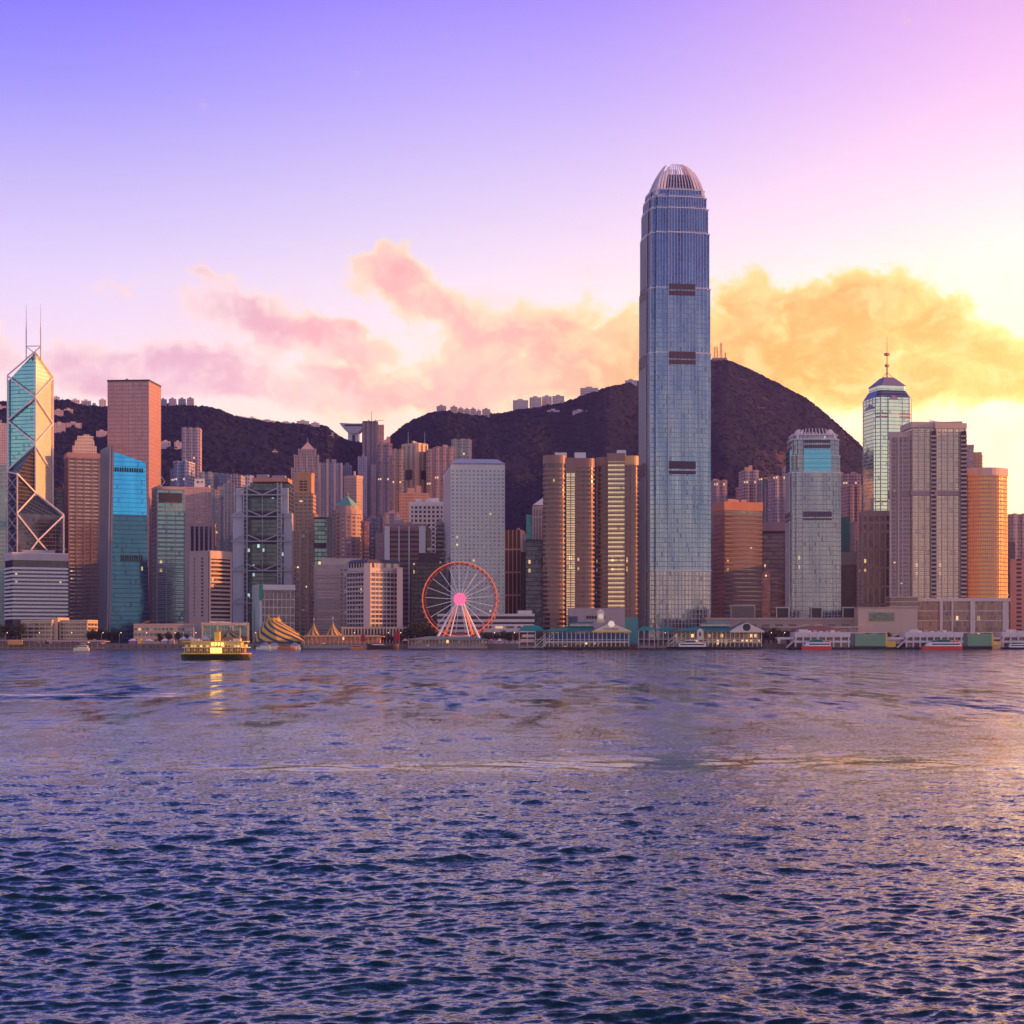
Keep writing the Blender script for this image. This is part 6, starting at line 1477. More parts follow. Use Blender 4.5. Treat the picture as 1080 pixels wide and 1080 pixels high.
cone_tent('marquee', 'small white peaked marquee behind the bow of the golden ferry, middle one', 201.5, 1345, 3.6, 674.5, 671, W_WHITE, 'small white marquees', sag=1.1)
cone_tent('marquee', 'small white peaked marquee behind the bow of the golden ferry, right one', 217, 1345, 4.2, 674.5, 670.5, W_WHITE, 'small white marquees', sag=1.1)
# waterfront pavilions
def pavilion(name, label, x0, x1, d, yb, ye, yt, rc, wallm, postm, postc=3.2, hip=8, depth=16, cat='pavilion', glow=None):
    z = lambda y: zp(y, d); a, b = cp(x0, d), cp(x1, d); t = thing(name, label, cat, ((a+b)/2, d+depth/2, 0.5))
    MB().box(a, b, d, d+depth, .6, z(yb)).build('deck', W_CONC, t)
    MB().box(a+2, b-2, d+2.5, d+depth-1, z(yb)+.02, z(ye)).build('hall', wallm, t)
    n = int((b-a)/postc); f = MB().box(a+.4, a+.75, d+.4, d+.8, z(yb)+.02, z(ye)).build('post', postm, t)
    for k in range(1, min(n, 99)): inst(f, (k*(b-a-1.2)/n, 0, 0))
    P = [(a-1, d-1), (b+1, d-1), (b+1, d+depth+1), (a-1, d+depth+1)]; Q = [(a+hip, d+depth*.35), (b-hip, d+depth*.35), (b-hip, d+depth*.65), (a+hip, d+depth*.65)]
    MB().prism(P, z(ye)+.02, z(ye)+.55).build('eave', rc, t); MB().prism(P, z(ye)+.57, z(yt), Q=Q).build('roof', rc, t)
    m = int((b-a)/9); f = MB().box(a+1, a+2, d+1, d+2, -1.5, .58).build('pile', W_DARK, t)
    for k in range(1, m): inst(f, (k*(b-a-3)/m, 0, 0))
    return t
orange_w = wall((0.74, 0.30, 0.10), .7)
pavilion('long_marquee', 'long orange and cream marquee on the quay right of the big top', 320, 403, 1318, 680, 671.8, 669.8, wall((0.76, 0.36, 0.14), .7), punched((0.66, 0.24, 0.09), (.30, .14, .1), 3, 6, .5, .6, lit=.12), wall((0.7, 0.55, 0.5)), 3.2, 3, cat='marquee')
pavilion('pier_pavilion', 'grey-green roofed public pier with many columns below the Ferris wheel', 430, 514, 1312, 681, 675, 671, wall((0.24, 0.27, 0.24), .7), punched((0.36, 0.24, 0.24), (.10, .06, .08), 3, 4, .6, .6, lit=.05), wall((0.58, 0.44, 0.42)), 2.6, 16, cat='pier')
pavilion('quay_shed', 'low quay shed with an orange panel at the far left waterfront', -4, 49, 1318, 683, 676.4, 674.6, wall((0.30, 0.22, 0.22)), punched((0.30, 0.18, 0.20), (.08, .05, .08), 4, 4, .6, .5, lit=.03), W_MAUVE, 4, 3, cat='shed')
pavilion('quay_shed', 'second low quay shed, behind the small white motor yacht', 51, 109, 1318, 683, 677, 675.2, wall((0.44, 0.32, 0.32)), punched((0.32, 0.21, 0.23), (.08, .05, .08), 3, 4, .5, .5, lit=.04), W_MAUVE, 4, 3, cat='shed')
t_ = thing('awning', 'orange awning hung on the far left quay shed', 'awning', (*pt(16, 1315), 5)); MB().box(cp(8.5, 1315), cp(24, 1315), 1314.5, 1315.2, zp(680, 1315), zp(675.8, 1315)).build('canvas', wall((0.80, 0.30, 0.05)), t_); MB().box(cp(8.5, 1315), cp(24, 1315), 1314.2, 1315.4, zp(675.75, 1315), zp(675.3, 1315)).build('rail', W_WHITE, t_)

# ------------------------------------------------------------------ turquoise-roofed ferry piers
TURQ = wall((0.015, 0.25, 0.24), .5, .15); CREAM = wall((0.74, 0.62, 0.50), .6, .06); YEL = wall((0.80, 0.50, 0.06), .5, .04)
def ferry_pier(x0, xg, x1, d, lab, hallc, clock, stairs_x, sign=None):
    z = lambda y: zp(y, d); a, g, b = cp(x0, d), cp(xg, d), cp(x1, d); dep = 26
    t = thing('ferry_pier', lab, 'ferry pier', ((a+b)/2, d+dep/2, 0))
    MB().box(a, b, d, d+dep, .8, z(682)).build('lower_deck', W_DARK, t)
    MB().box(a+.5, b-.5, d-.4, d+dep, z(677.6), z(676.6)).build('upper_deck', CREAM, t)
    MB().box(a+1.5, b-1.5, d+3, d+dep-2, z(682)+.02, z(677.7)).build('lower_hall', punched((0.10, 0.05, 0.05), (.2, .12, .08), 3.2, 3.2, .6, .6, lit=.15), t)
    MB().box(a+1.5, b-1.5, d+2.2, d+dep-2, z(676.5), z(666.5)).build('upper_hall', hallc, t)
    n = int((b-a)/3.3); f = MB().box(a+.3, a+.8, d, d+.5, z(682), z(666)).build('column', CREAM, t)
    for k in range(1, n+1): inst(f, (k*(b-a-1.1)/n, 0, 0))
    MB().box(a+.2, b-.2, d-.5, d-.3, z(674.8), z(674.4)).build('railing', CREAM, t)
    ye, yr = 665.3, 658.6
    # hipped main roof with a clerestory
    P = [(a-2, d-2.2), (g+2, d-2.2), (g+2, d+dep+2), (a-2, d+dep+2)]; Q = [(a+18, d+dep*.42), (g+1, d+dep*.42), (g+1, d+dep*.58), (a+18, d+dep*.58)]
    MB().prism(P, z(ye)-.4, z(ye)).build('eave', TURQ, t); MB().prism(P, z(ye)+.02, z(yr)-1.2, Q=Q).build('roof', TURQ, t)
    e = (a+20, g-2); MB().box(e[0], e[1], d+6, d+dep-6, z(660.4), z(657.6)).build('clerestory', wall((0.55, .5, .48)), t); MB().prism([(e[0]-2, d+4.5), (e[1]+3, d+4.5), (e[1]+3, d+dep-4.5), (e[0]-2, d+dep-4.5)], z(657.55), z(655.4), Q=[(e[0]+8, d+12), (e[1]+3, d+12), (e[1]+3, d+14), (e[0]+8, d+14)]).build('clerestory_roof', wall((0.04, 0.28, 0.29), .4), t)
    # gabled end facing the water
    m_ = (g+b)/2; zt = z(656.4)
    mb = MB(); mb.face([(g, d-2.6, z(ye)), (b+1, d-2.6, z(ye)), (m_, d-2.6, zt)]); mb.face([(b+1, d+2, z(ye)), (g, d+2, z(ye)), (m_, d+2, zt)])
    mb.face([(b+1, d-2.6, z(ye)), (b+1, d+2, z(ye)), (m_, d+2, zt), (m_, d-2.6, zt)]).face([(g, d+2, z(ye)), (g, d-2.6, z(ye)), (m_, d-2.6, zt), (m_, d+2, zt)]).face([(g, d-2.6, z(ye)), (g, d+2, z(ye)), (b+1, d+2, z(ye)), (b+1, d-2.6, z(ye))]); mb.build('gable', CREAM, t)
    mb = MB(); mb.face([(g-1, d+2.1, z(ye)+.1), (m_, d+2.1, zt+.5), (m_, d+dep, zt+.5), (g-1, d+dep, z(ye)+.1)][::-1]).face([(m_, d+2.1, zt+.5), (b+2, d+2.1, z(ye)+.1), (b+2, d+dep, z(ye)+.1), (m_, d+dep, zt+.5)][::-1]); mb.build('gable_roof', TURQ, t)
    MB().box(g-.5, b+1.2, d-2.9, d-2.2, z(667), z(ye)-.05).build('gable_beam', YEL if clock else CREAM, t)
    if clock:
        X = cp(634, d); MB().box(X-2.6, X+2.6, d+6, d+11, z(656.5), z(645)).build('clock_tower', CREAM, t); ck = MB().bar((X, d+5.6, z(650)), (X, d+6.1, z(650)), 1.9, 14).build('clock_face', lamp_mat((1, .9, .7), .15), t); MB().prism([(X-3, d+5.6), (X+3, d+5.6), (X+3, d+11.4), (X-3, d+11.4)], z(645)+.02, z(642.3), Q=[(X, d+8.5)]*4, cap=False).build('clock_roof', CREAM, t); MB().box(X-2.9, X+2.9, d+5.7, d+11.3, z(655.6), z(654.6)).build('tower_ledge', YEL, t)
        MB().bar((m_, d-3, z(658)), (m_, d-2.5, z(658)), 2.4, 14).build('gable_clock', lamp_mat((1, .85, .65), .25), t)
    else:
        MB().bar((m_, d-2.9, z(661.6)), (m_, d-2.5, z(661.6)), 2.9, 14).build('lunette_window', W_DARK, t)
        Xp = cp(738, d); MB().prism([(Xp-2.4, d-2.6), (Xp+2.4, d-2.6), (Xp+2.4, d), (Xp-2.4, d)], z(675), z(665.5)).build('porch', CREAM, t); MB().prism([(Xp-2.9, d-2.9), (Xp+2.9, d-2.9), (Xp+2.9, d), (Xp-2.9, d)], z(665.48), z(662.5), Q=[(Xp, d-2.9), (Xp, d-2.9), (Xp, d), (Xp, d)], cap=False).build('porch_gable', CREAM, t); MB().box(Xp-.7, Xp+.7, d-2.75, d-2.5, z(671), z(667)).build('porch_window', W_DARK, t)
    if sign:
        cu = bpy.data.curves.new('gable_sign', 'FONT'); cu.body = sign; cu.size = 2.2; cu.align_x = 'CENTER'; cu.extrude = .05
        to = bpy.data.objects.new('tmp', cu); COL.objects.link(to); dg = bpy.context.evaluated_depsgraph_get(); me = bpy.data.meshes.new_from_object(to.evaluated_get(dg)); bpy.data.objects.remove(to)
        o = bpy.data.objects.new('gable_sign', me); COL.objects.link(o); me.materials.clear(); me.materials.append(wall((0.22, 0.03, 0.02))); o.rotation_euler = (R(90), 0, 0); o.parent = t
        o.location = Vector((m_, d-2.72, z(664.6)))-Vector(t.location)
    # boarding stairs at the landward end
    for k, s in enumerate(stairs_x):
        X = cp(s, d); MB().bar((X, d-.2, z(683)), (X+9, d-.2, z(672+k*0)), .35).bar((X, d-.2, z(679.5)), (X+9, d-.2, z(668.5)), .25).build('boarding_stair', CREAM, t)
    m = int((b-a)/6); f = MB().box(a+.5, a+1.3, d+.3, d+1.1, -1.8, .78).build('pile', W_DARK, t)
    for k in range(1, m+1): inst(f, (k*(b-a-2)/m, 0, 0))
    return t
blue_hall = punched((0.03, 0.09, 0.26), (.03, .10, .26), 3.3, 9, .8, .3, lit=.0); cream_hall = punched((0.34, 0.22, 0.14), (.10, .06, .05), 3.2, 4.2, .62, .6, lit=.30)
ferry_pier(574, 625, 664, 1296, 'turquoise-roofed ferry pier with blue hall, clock tower and cream gable', blue_hall, True, (563, 571), 'STAR FERRY')
ferry_pier(713, 770, 804, 1298, 'turquoise-roofed ferry pier with cream columns and half-round gable window', cream_hall, False, (702, 708))
# canopies linking the piers to the shore
def canopy(label, x0, x1, d, yt, ye, rc, n):
    z = lambda y: zp(y, d); a, b = cp(x0, d), cp(x1, d); t = thing('canopy', label, 'canopy', ((a+b)/2, d+6, 4.1))
    P = [(a, d), (b, d), (b, d+12), (a, d+12)]; MB().prism(P, z(ye), z(yt), Q=[(a+5, d+5), (b-5, d+5), (b-5, d+7), (a+5, d+7)]).build('roof', rc, t)
    f = MB().box(a+1, a+1.5, d+.5, d+1, .5, z(ye)-.02).build('post', CREAM, t)
    for k in range(1, n+1): inst(f, (k*(b-a-2.5)/n, 0, 0))
    MB().box(a+.5, b-.5, d+.3, d+.6, z(674.5), z(674)).build('rail', CREAM, t); MB().box(a, b, d, d+12, z(683.5), z(681)).build('deck', W_CONC, t)
canopy('small turquoise canopy over the walkway left of the clock-tower pier', 546, 575, 1306, 659.5, 665.5, TURQ, 3)
canopy('turquoise walkway canopy in front of the tallest tower, left one', 672, 692, 1310, 660.5, 665, TURQ, 3)
canopy('turquoise walkway canopy in front of the tallest tower, right one', 692.5, 712, 1312, 661, 665.5, TURQ, 3)

# ------------------------------------------------------------------ white ferry terminals
def terminal(x0, xg, x1, d, lab):
    z = lambda y: zp(y, d); a, g, b = cp(x0, d), cp(xg, d), cp(x1, d); dep = 22; wf = wall((0.66, 0.56, 0.58), .6, .1)
    t = thing('ferry_terminal', lab, 'ferry terminal', ((a+b)/2, d+11, 0)); core = glass((.05, .03, .04), (.16, .1, .11), 4.0, 4, (.1, .06, .07), .1, .1, .4, .2, .05)
    MB().box(a, b, d, d+dep, .6, z(682.6)).build('deck', W_DARK, t); MB().box(a+4, g, d+2, d+dep-1, z(682.6)+.02, z(668)).build('hall', core, t)
    for y0, y1 in ((677.8, 675.6), (672, 667.6)): MB().box(a+3, g+.1, d+.6, d+dep-.4, z(y0), z(y1)).build('floor_band', wf, t)
    n = max(2, int((g-a-4)/5.2)); f = MB().box(a+3.2, a+4.3, d+.4, d+1, z(682.6)+.02, z(668)).build('column', wf, t)
    for k in range(1, n+1): inst(f, (k*(g-a-5)/n, 0, 0))
    MB().box(a+3, b, d+1, d+dep, z(667.58), z(666.8)).build('roof', wf, t)
    for k in range(7): MB().box(a+9+k*(g-a-14)/7, a+12+k*(g-a-14)/7, d+5, d+9, z(666.78), z(665.6-(k % 3)*.5)).build('roof_unit', W_WHITE if k % 2 else W_PINK, t)
    MB().box(a+7, a+14, d+4, d+12, z(666.78), z(663.8)).build('plant_room', wf, t)
    MB().box(g+3.5, b-1.4, d+.2, d+dep-2, z(681.6), z(668.6)).build('green_screen', glass((.10, .22, .14), (.2, .34, .2), 1.4, 3, (.16, .3, .2), .15, .2, .2, .4, .03, .02, .1, litc=(.7, 1, .5)), t)
    MB().box(g, g+3.5, d+1, d+dep-2, z(681.6), z(668.6)).build('stair_core', wall((0.12, 0.14, 0.13)), t); MB().box(b-1.4, b, d, d+dep-2, z(681.6), z(668)).build('yellow_edge', YEL, t)
    MB().box(b, b+7, d+3, d+12, z(682.5), z(676.5)).build('ticket_booth', YEL, t)
    MB().bar((a-3, d, z(683)), (a+5, d, z(672.5)), .45).bar((a-3, d+4, z(683)), (a+5, d+4, z(672.5)), .45).build('gangway', wf, t); MB().box(a-10, a+3, d+3, d+12, z(674.4), z(672)).build('gangway_roof', wf, t)
    m = int((b-a)/7); f = MB().box(a+.5, a+1.5, d+.3, d+1.3, -1.8, .58).build('pile', W_DARK, t)
    for k in range(1, m+1): inst(f, (k*(b-a-2)/m, 0, 0))
terminal(834, 897, 936, 1300, 'white ferry terminal with green end screen, left of the pair at the right')
terminal(951, 1016, 1048, 1300, 'white ferry terminal with green end screen, behind the red and white catamaran')
terminal(1053, 1100, 1130, 1302, 'white ferry terminal cut off by the right edge')

# terraces and boxes in front of the squat tower
def terraces():
    for i, (x0, x1, y0, y1, d, lab) in enumerate([(745, 908, 665, 650.5, 1420, 'long concrete terrace with planting in front of the squat glass tower'), (812, 905, 672, 659.5, 1385, 'lower concrete deck behind the left white ferry terminal')]):
        P = face_box(x0, x1, d, 40, 0); z = lambda y: zp(y, d)
        t = thing('terrace', lab, 'terrace', (*centre(P), 4.05)); MB().prism(P, 4.05, z(y1+3), m=punched((0.36, 0.25, 0.21), (.08, .05, .05), 11, 12, .6, .35, lit=.0)).build('wall', None, t)
        MB().prism(offset(P, 1), z(y1+3)+.01, z(y1+1)).build('deck_edge', wall((0.46, 0.34, 0.29)), t); n = 24; f = MB().box(P[0][0]+2, P[0][0]+2.3, P[0][1]-.4, P[0][1]-.1, z(y1+1), z(y1)).build('rail_post', W_BEIGE, t)
        for k in range(1, n): inst(f, (k*(P[1][0]-P[0][0]-4)/n, 0, 0))
    for i, (x0, x1) in enumerate([(818.5, 832.5), (855, 867.5), (888.5, 902)]):
        d = 1418; z = lambda y: zp(y, d); a, b = cp(x0, d), cp(x1, d); t = thing('terrace_pavilion', f'{["left", "middle", "right"][i]} of three cream square-framed boxes on the terraces', 'pavilion', ((a+b)/2, d+5, z(652)), 'square-framed boxes on the terraces')
        MB().box(a+.8, b-.8, d+1, d+10, z(651.2), z(641.4)).build('dark_room', W_DARK, t)
        MB().box(a, b, d-.5, d+10.5, z(641.38), z(640.2)).build('roof', W_BEIGE, t)
        for xx in (a, b-.8): MB().box(xx, xx+.8, d-.5, d+.4, z(651.2), z(641.4)).build('post', W_BEIGE, t)
    d = 1430; z = lambda y: zp(y, d); a, b = cp(770.5, d), cp(796.5, d); t = thing('terrace_screen', 'large dark framed screen box on the terrace right of the tallest tower', 'screen', ((a+b)/2, d+5, z(652)))
    MB().box(a+.8, b-.8, d+.6, d+12, z(650.6), z(639.4)).build('screen', wall((0.05, 0.035, 0.045), .3), t); MB().box(a, b, d, d+12.5, z(639.38), z(638)).build('roof', W_MAUVE, t)
    for xx in (a, b-.8): MB().box(xx, xx+.8, d, d+1, z(653), z(639.4)).build('post', W_MAUVE, t)
    t = thing('low_hall', 'curved-roofed low brown hall behind the left white ferry terminal', 'hall', (*pt(862, 1345), 4.1)); d = 1345; z = lambda y: zp(y, d); mb = MB()
    xs_ = np.linspace(838, 888, 13); hh = [664.5-4.5*math.sin(math.pi*(i/12))**.8 for i in range(13)]
    for i in range(12):
        a, b = cp(xs_[i], d), cp(xs_[i+1], d); mb.prism([(a, d), (b, d), (b, d+20), (a, d+20)], z(668), 0, z1s=[z(hh[i]), z(hh[i+1]), z(hh[i+1]), z(hh[i])])
    mb.build('curved_roof', wall((0.30, 0.12, 0.11), .6), t)
terraces()
# lamps on the promenade
def lamps():
    lm = lamp_mat((1.0, .72, .42), 1.6); first = None; xs = [6, 40, 74, 107, 126, 153, 183, 205, 268, 372, 408, 421, 520, 541, 683, 700, 812, 826]
    nm = {6: 'tall lamp post among the dark trees at the far left'}
    for i, x in enumerate(xs):
        d = 1326; X = cp(x, d)
        lab = f'quay lamp post, number {["one","two","three","four","five","six","seven","eight","nine","ten","eleven","twelve","thirteen","fourteen","fifteen","sixteen","seventeen","eighteen"][i]} from the left along the quay'
        if first is None:
            t = thing('street_lamp', lab, 'street lamp', (X, d, 4.3), 'lamp posts along the quay'); MB().bar((X, d, 4.3), (X, d, 12.5), .12, 6).bar((X, d, 12.5), (X+1.2, d, 12.9), .09).build('post', W_GREY, t); MB().ball((X+1.2, d, 12.8), .32, 8, 5).build('lamp', lm, t); first = t
        else:
            t = first.copy(); COL.objects.link(t); t.location = (X, d, 4.3); t['label'] = lab
            for ch in first.children: c = ch.copy(); COL.objects.link(c); c.parent = t
lamps()

# ------------------------------------------------------------------ boats
def hull(X, Y, L, W, z0, z1, bow=.25, stern=.08, n=14, flare=.82, both=False, sheer=.0):
    """hull pointing +x; returns MB"""
    mb = MB(); secs = []
    for i in range(n+1):
        f = i/n; w = 1.0
        if f > 1-bow: w = max(0.03, 1-((f-(1-bow))/bow)**2)**.75 if f < 1 else 0.03
        if both and f < bow: w = max(0.03, 1-((bow-f)/bow)**2)**.75 if f > 0 else 0.03
        elif f < stern: w = .86+.14*f/stern
        x = X-L/2+L*f; hw = W/2*w; zt = z1+sheer*(2*f-1)**2
        inset = 0.92 if f in (0, 1) else 1
        secs.append([(X+(x-X)*.96, Y-hw*flare*.6, z0), (x, Y-hw, zt), (x, Y+hw, zt), (X+(x-X)*.96, Y+hw*flare*.6, z0)])
    for a, b in zip(secs, secs[1:]):
        for k in range(4): mb.face([a[k], b[k], b[(k+1) % 4], a[(k+1) % 4]][::-1])
    mb.face(secs[0]); mb.face(secs[-1][::-1]); return mb
def star_ferry():
    d = 690; z = lambda y: zp(y, d); X = cp(228.3, d); Y = d; L = 76*d/FPX; m_ = d/FPX
    t = thing('ferry', 'golden-lit double-ended passenger ferry with a square funnel and two masts', 'ferry', (X, Y, 0))
    gold = wall((1.0, 0.60, 0.06), .45, .05); gl = wall((1.0, 0.72, 0.18), .45, .05); dk = wall((0.04, 0.05, 0.02), .5); W = 8.2  # golden light painted into the superstructure and trim colours
    hull(X, Y, L, W, -.6, 2.5, .3, both=True, sheer=.5).build('hull', dk, t)
    MB().prism([(X-L*.485, Y-W*.3), (X-L*.36, Y-W/2-.12), (X+L*.36, Y-W/2-.12), (X+L*.485, Y-W*.3), (X+L*.485, Y+W*.3), (X+L*.36, Y+W/2+.12), (X-L*.36, Y+W/2+.12), (X-L*.485, Y+W*.3)], 2.35, 2.75).build('rubbing_strake', gold, t)
    lit = lamp_mat((1.0, .60, .12), 2.0); Z = lambda y: max(z(y), 0)  # glowing panels added at doors and windows to brighten the ferry
    # lower saloon
    z0, z1, z2, z3 = 2.76, 4.9, 5.2, 7.3
    MB().box(X-L*.40, X+L*.40, Y-W*.40, Y+W*.40, z0, z1).build('lower_saloon', wall((0.35, 0.14, 0.05), .6), t)
    MB().box(X-L*.06, X+L*.09, Y-W*.44, Y+W*.44, z0+.01, z1-.01).build('gangway_doors', lit, t)
    n = 24; f = MB().box(X-L*.42, X-L*.42+.16, Y-W/2, Y-W/2+.16, z0, z1).build('deck_post', gl, t)
    for k in range(1, n+1): inst(f, (k*L*.84/n, 0, 0))
    for k in range(9): MB().box(X-L*.38+k*L*.085, X-L*.38+k*L*.085+.9, Y-W*.43, Y-W*.41, z0+.9, z1-.4).build('saloon_window', wall((0.9, .7, .4), .3), t)
    MB().prism([(X-L*.46, Y-W*.36), (X-L*.36, Y-W*.52), (X+L*.36, Y-W*.52), (X+L*.46, Y-W*.36), (X+L*.46, Y+W*.36), (X+L*.36, Y+W*.52), (X-L*.36, Y+W*.52), (X-L*.46, Y+W*.36)], z1+.01, z2).build('upper_deck', gl, t)
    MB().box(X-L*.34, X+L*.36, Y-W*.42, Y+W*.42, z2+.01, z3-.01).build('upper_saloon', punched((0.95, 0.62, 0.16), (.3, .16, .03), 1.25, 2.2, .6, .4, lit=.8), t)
    for k in range(-1, 3): MB().box(X+k*L*.045, X+k*L*.045+.7, Y-W*.45, Y-W*.425, z2+.6, z3-.3).build('lit_window', lit, t)
    MB().prism([(X-L*.45, Y-W*.36), (X-L*.38, Y-W*.5), (X+L*.38, Y-W*.5), (X+L*.45, Y-W*.36), (X+L*.45, Y+W*.36), (X+L*.38, Y+W*.5), (X-L*.38, Y+W*.5), (X-L*.45, Y+W*.36)], z3, z3+.28).build('roof', wall((0.85, 0.68, 0.42), .5), t)
    for s in (-1, 1): MB().prism([(X+s*L*.29-1.5, Y-1.6), (X+s*L*.29+1.5, Y-1.6), (X+s*L*.29+1.5, Y+1.6), (X+s*L*.29-1.5, Y+1.6)], z3+.29, z3+1.3).build('wheelhouse', wall((0.80, 0.62, 0.40), .5), t)
    XF = cp(229.3, d); MB().prism([(XF-1.1, Y-1.0), (XF+1.1, Y-1.0), (XF+1.1, Y+1.0), (XF-1.1, Y+1.0)], z3+.3, z(666.5)).build('funnel', gold, t); MB().box(XF-1.15, XF+1.15, Y-1.05, Y+1.05, z(666.5)+.01, z(666.5)+.2).build('funnel_cap', wall((.5, .3, .08)), t)
    for xm, yt in ((204.3, 660.5), (253.2, 661.5)): XM = cp(xm, d); MB().bar((XM, Y, z3+.3), (XM, Y, z(yt)), .16, 6, r2=.08).bar((XM-.7, Y, z(yt)-1.2), (XM+.7, Y, z(yt)-1.2), .06).build('mast', wall((0.8, .55, .4)), t)
    for k in range(7): MB().ball((X-L*.3+k*L*.1, Y-W*.2, z3+.55), .28, 6, 4).build('life_ring', W_WHITE if k % 2 else wall((.8, .2, .05)), t)
    for s, x in ((-1, -.40), (1, .40)): MB().box(X+x*L-.6, X+x*L+.6, Y-W*.3, Y+W*.3, z2, z2+1.0).build('end_rail', gl, t)
star_ferry()
def motor_yacht(name, label, px, d, Lpx, cols, group=None, flip=1, decks=2, hullc=None, hh=1.7):
    L = Lpx*d/FPX; X, Y = pt(px, d); W = L*.24; t = thing(name, label, 'boat', (X, Y, 0), group)
    mb = hull(X, Y, L, W, -.5, hh, .4)
    if flip < 0: mb.v = [(2*X-a, b, c) for a, b, c in mb.v]; mb.f = [f[::-1] for f in mb.f]
    mb.build('hull', hullc or cols, t); k = flip; bx = lambda a, b, w, z0, z1, m, nm: MB().box(min(X+a*L*k, X+b*L*k), max(X+a*L*k, X+b*L*k), Y-W*w, Y+W*w, z0, z1).build(nm, m, t)
    h = 1.9*max(.8, L/16)**.5
    MB().prism([(X-.42*L, Y-W*.36), (X+.20*L, Y-W*.36), (X+.20*L, Y+W*.36), (X-.42*L, Y+W*.36)] if k > 0 else [(X-.20*L, Y-W*.36), (X+.42*L, Y-W*.36), (X+.42*L, Y+W*.36), (X-.20*L, Y+W*.36)], hh+.02, hh+h, Q=None).build('cabin', cols, t)
    bx(-.38, .17, .37, hh+h*.42, hh+h*.78, W_DARK, 'cabin_window')
    if decks > 1: bx(-.34, .05, .30, hh+h+.01, hh+h+h*.12, cols, 'fly_deck'); bx(-.18, .04, .26, hh+h*1.13, hh+h*1.6, W_DARK, 'bridge_window'); bx(-.26, .06, .30, hh+h*1.61, hh+h*1.78, cols, 'bridge_roof')
    MB().bar((X-.08*L*k, Y, hh+h*1.2), (X-.12*L*k, Y, hh+h*2.5), .09).build('mast', cols, t)
    mb = MB()
    for q in range(6): f_ = .2+q*.045; mb.bar((X+f_*L*k, Y-W*.3*(1-q*.12), hh), (X+f_*L*k, Y-W*.3*(1-q*.12), hh+.8), .04)
    mb.bar((X+.2*L*k, Y-W*.3, hh+.8), (X+.43*L*k, Y-W*.1, hh+.8), .04).build('bow_rail', cols, t); return t
WB = wall((0.85, 0.80, 0.76), .35, .03)
motor_yacht('motor_yacht', 'small white motor yacht under way off the left quay', 85.7, 1190, 17, wall((0.88, 0.74, 0.55), .35, .03), flip=-1)
motor_yacht('moored_yacht', 'left of the white yachts moored below the big top', 278, 1306, 16, WB, 'white yachts moored below the big top', flip=-1)
motor_yacht('moored_yacht', 'middle of the white yachts moored below the big top', 291, 1310, 18, WB, 'white yachts moored below the big top')
motor_yacht('moored_yacht', 'right of the white yachts moored below the big top', 309, 1308, 16, WB, 'white yachts moored below the big top', flip=-1)
motor_yacht('wooden_boat', 'orange varnished wooden boat in front of the moored white yachts', 303, 1285, 21, wall((0.55, 0.22, 0.08), .4, .1), decks=1)
motor_yacht('orange_tender', 'low orange boat beside the dark red-sailed junk', 378, 1292, 17, wall((0.75, 0.26, 0.06), .4, .1), decks=1, hh=1.2)
motor_yacht('berthed_ferry', 'black-hulled white ferry berthed in front of the second turquoise pier', 725, 1280, 46, WB, hullc=wall((0.03, 0.03, 0.04), .4), decks=2, hh=2.2, flip=-1)
motor_yacht('navy_ferry', 'dark blue and white fast ferry at the right edge', 1071, 1284, 32, WB, hullc=wall((0.03, 0.03, 0.09), .4), flip=-1)
motor_yacht('launch', 'small orange and white launch between green terminal screen and navy ferry', 1052, 1286, 11, wall((0.85, 0.50, 0.3), .4), hullc=wall((0.7, .35, .12)), decks=1)
def catamaran(label, px, d, Lpx, deckc, group):
    L = Lpx*d/FPX; X, Y = pt(px, d); W = 9; t = thing('catamaran', label, 'fast ferry', (X, Y, 0), group); red = wall((0.78, 0.06, 0.03), .4, .03); wm = wall((0.85, .78, .76), .4, .04)
    for s in (-1, 1):
        mb = hull(X, Y+s*3, L, 2.6, -.4, 2.6, .3); mb.v = [(2*X-a, b, c) for a, b, c in mb.v]; mb.f = [f[::-1] for f in mb.f]; mb.build('hull', red, t)
    MB().prism([(X-L*.42, Y-W*.3), (X-L*.3, Y-W/2), (X+L*.46, Y-W/2), (X+L*.46, Y+W/2), (X-L*.3, Y+W/2), (X-L*.42, Y+W*.3)], 2.62, 5.4, Q=[(X-L*.34, Y-W*.25), (X-L*.26, Y-W*.46), (X+L*.44, Y-W*.46), (X+L*.44, Y+W*.46), (X-L*.26, Y+W*.46), (X-L*.34, Y+W*.25)]).build('cabin', wm, t)
    MB().box(X-L*.27, X+L*.42, Y-W*.5-.05, Y+W*.5+.05, 3.6, 4.6).build('cabin_window', W_DARK, t)
    MB().prism([(X-L*.24, Y-W*.34), (X+L*.22, Y-W*.34), (X+L*.22, Y+W*.34), (X-L*.24, Y+W*.34)], 5.42, 7.6, Q=[(X-L*.14, Y-W*.3), (X+L*.2, Y-W*.3), (X+L*.2, Y+W*.3), (X-L*.14, Y+W*.3)]).build('wheelhouse', deckc, t); MB().box(X-L*.12, X+L*.16, Y-W*.345, Y+W*.345, 6.2, 7.0).build('wheelhouse_window', W_DARK, t)
    MB().bar((X, Y, 7.6), (X+1.2, Y, 11.5), .16).bar((X-1, Y, 9.6), (X+2.2, Y, 9.6), .08).build('radar_mast', wm, t); MB().box(X+L*.3, X+L*.42, Y-1.5, Y+1.5, 5.42, 6.6).build('exhaust_box', red, t)
gt_ = wall((0.03, 0.20, 0.16), .5)
catamaran('red-hulled white catamaran seen at an angle before the left white terminal', 861, 1284, 31, gt_, 'red and white catamarans')
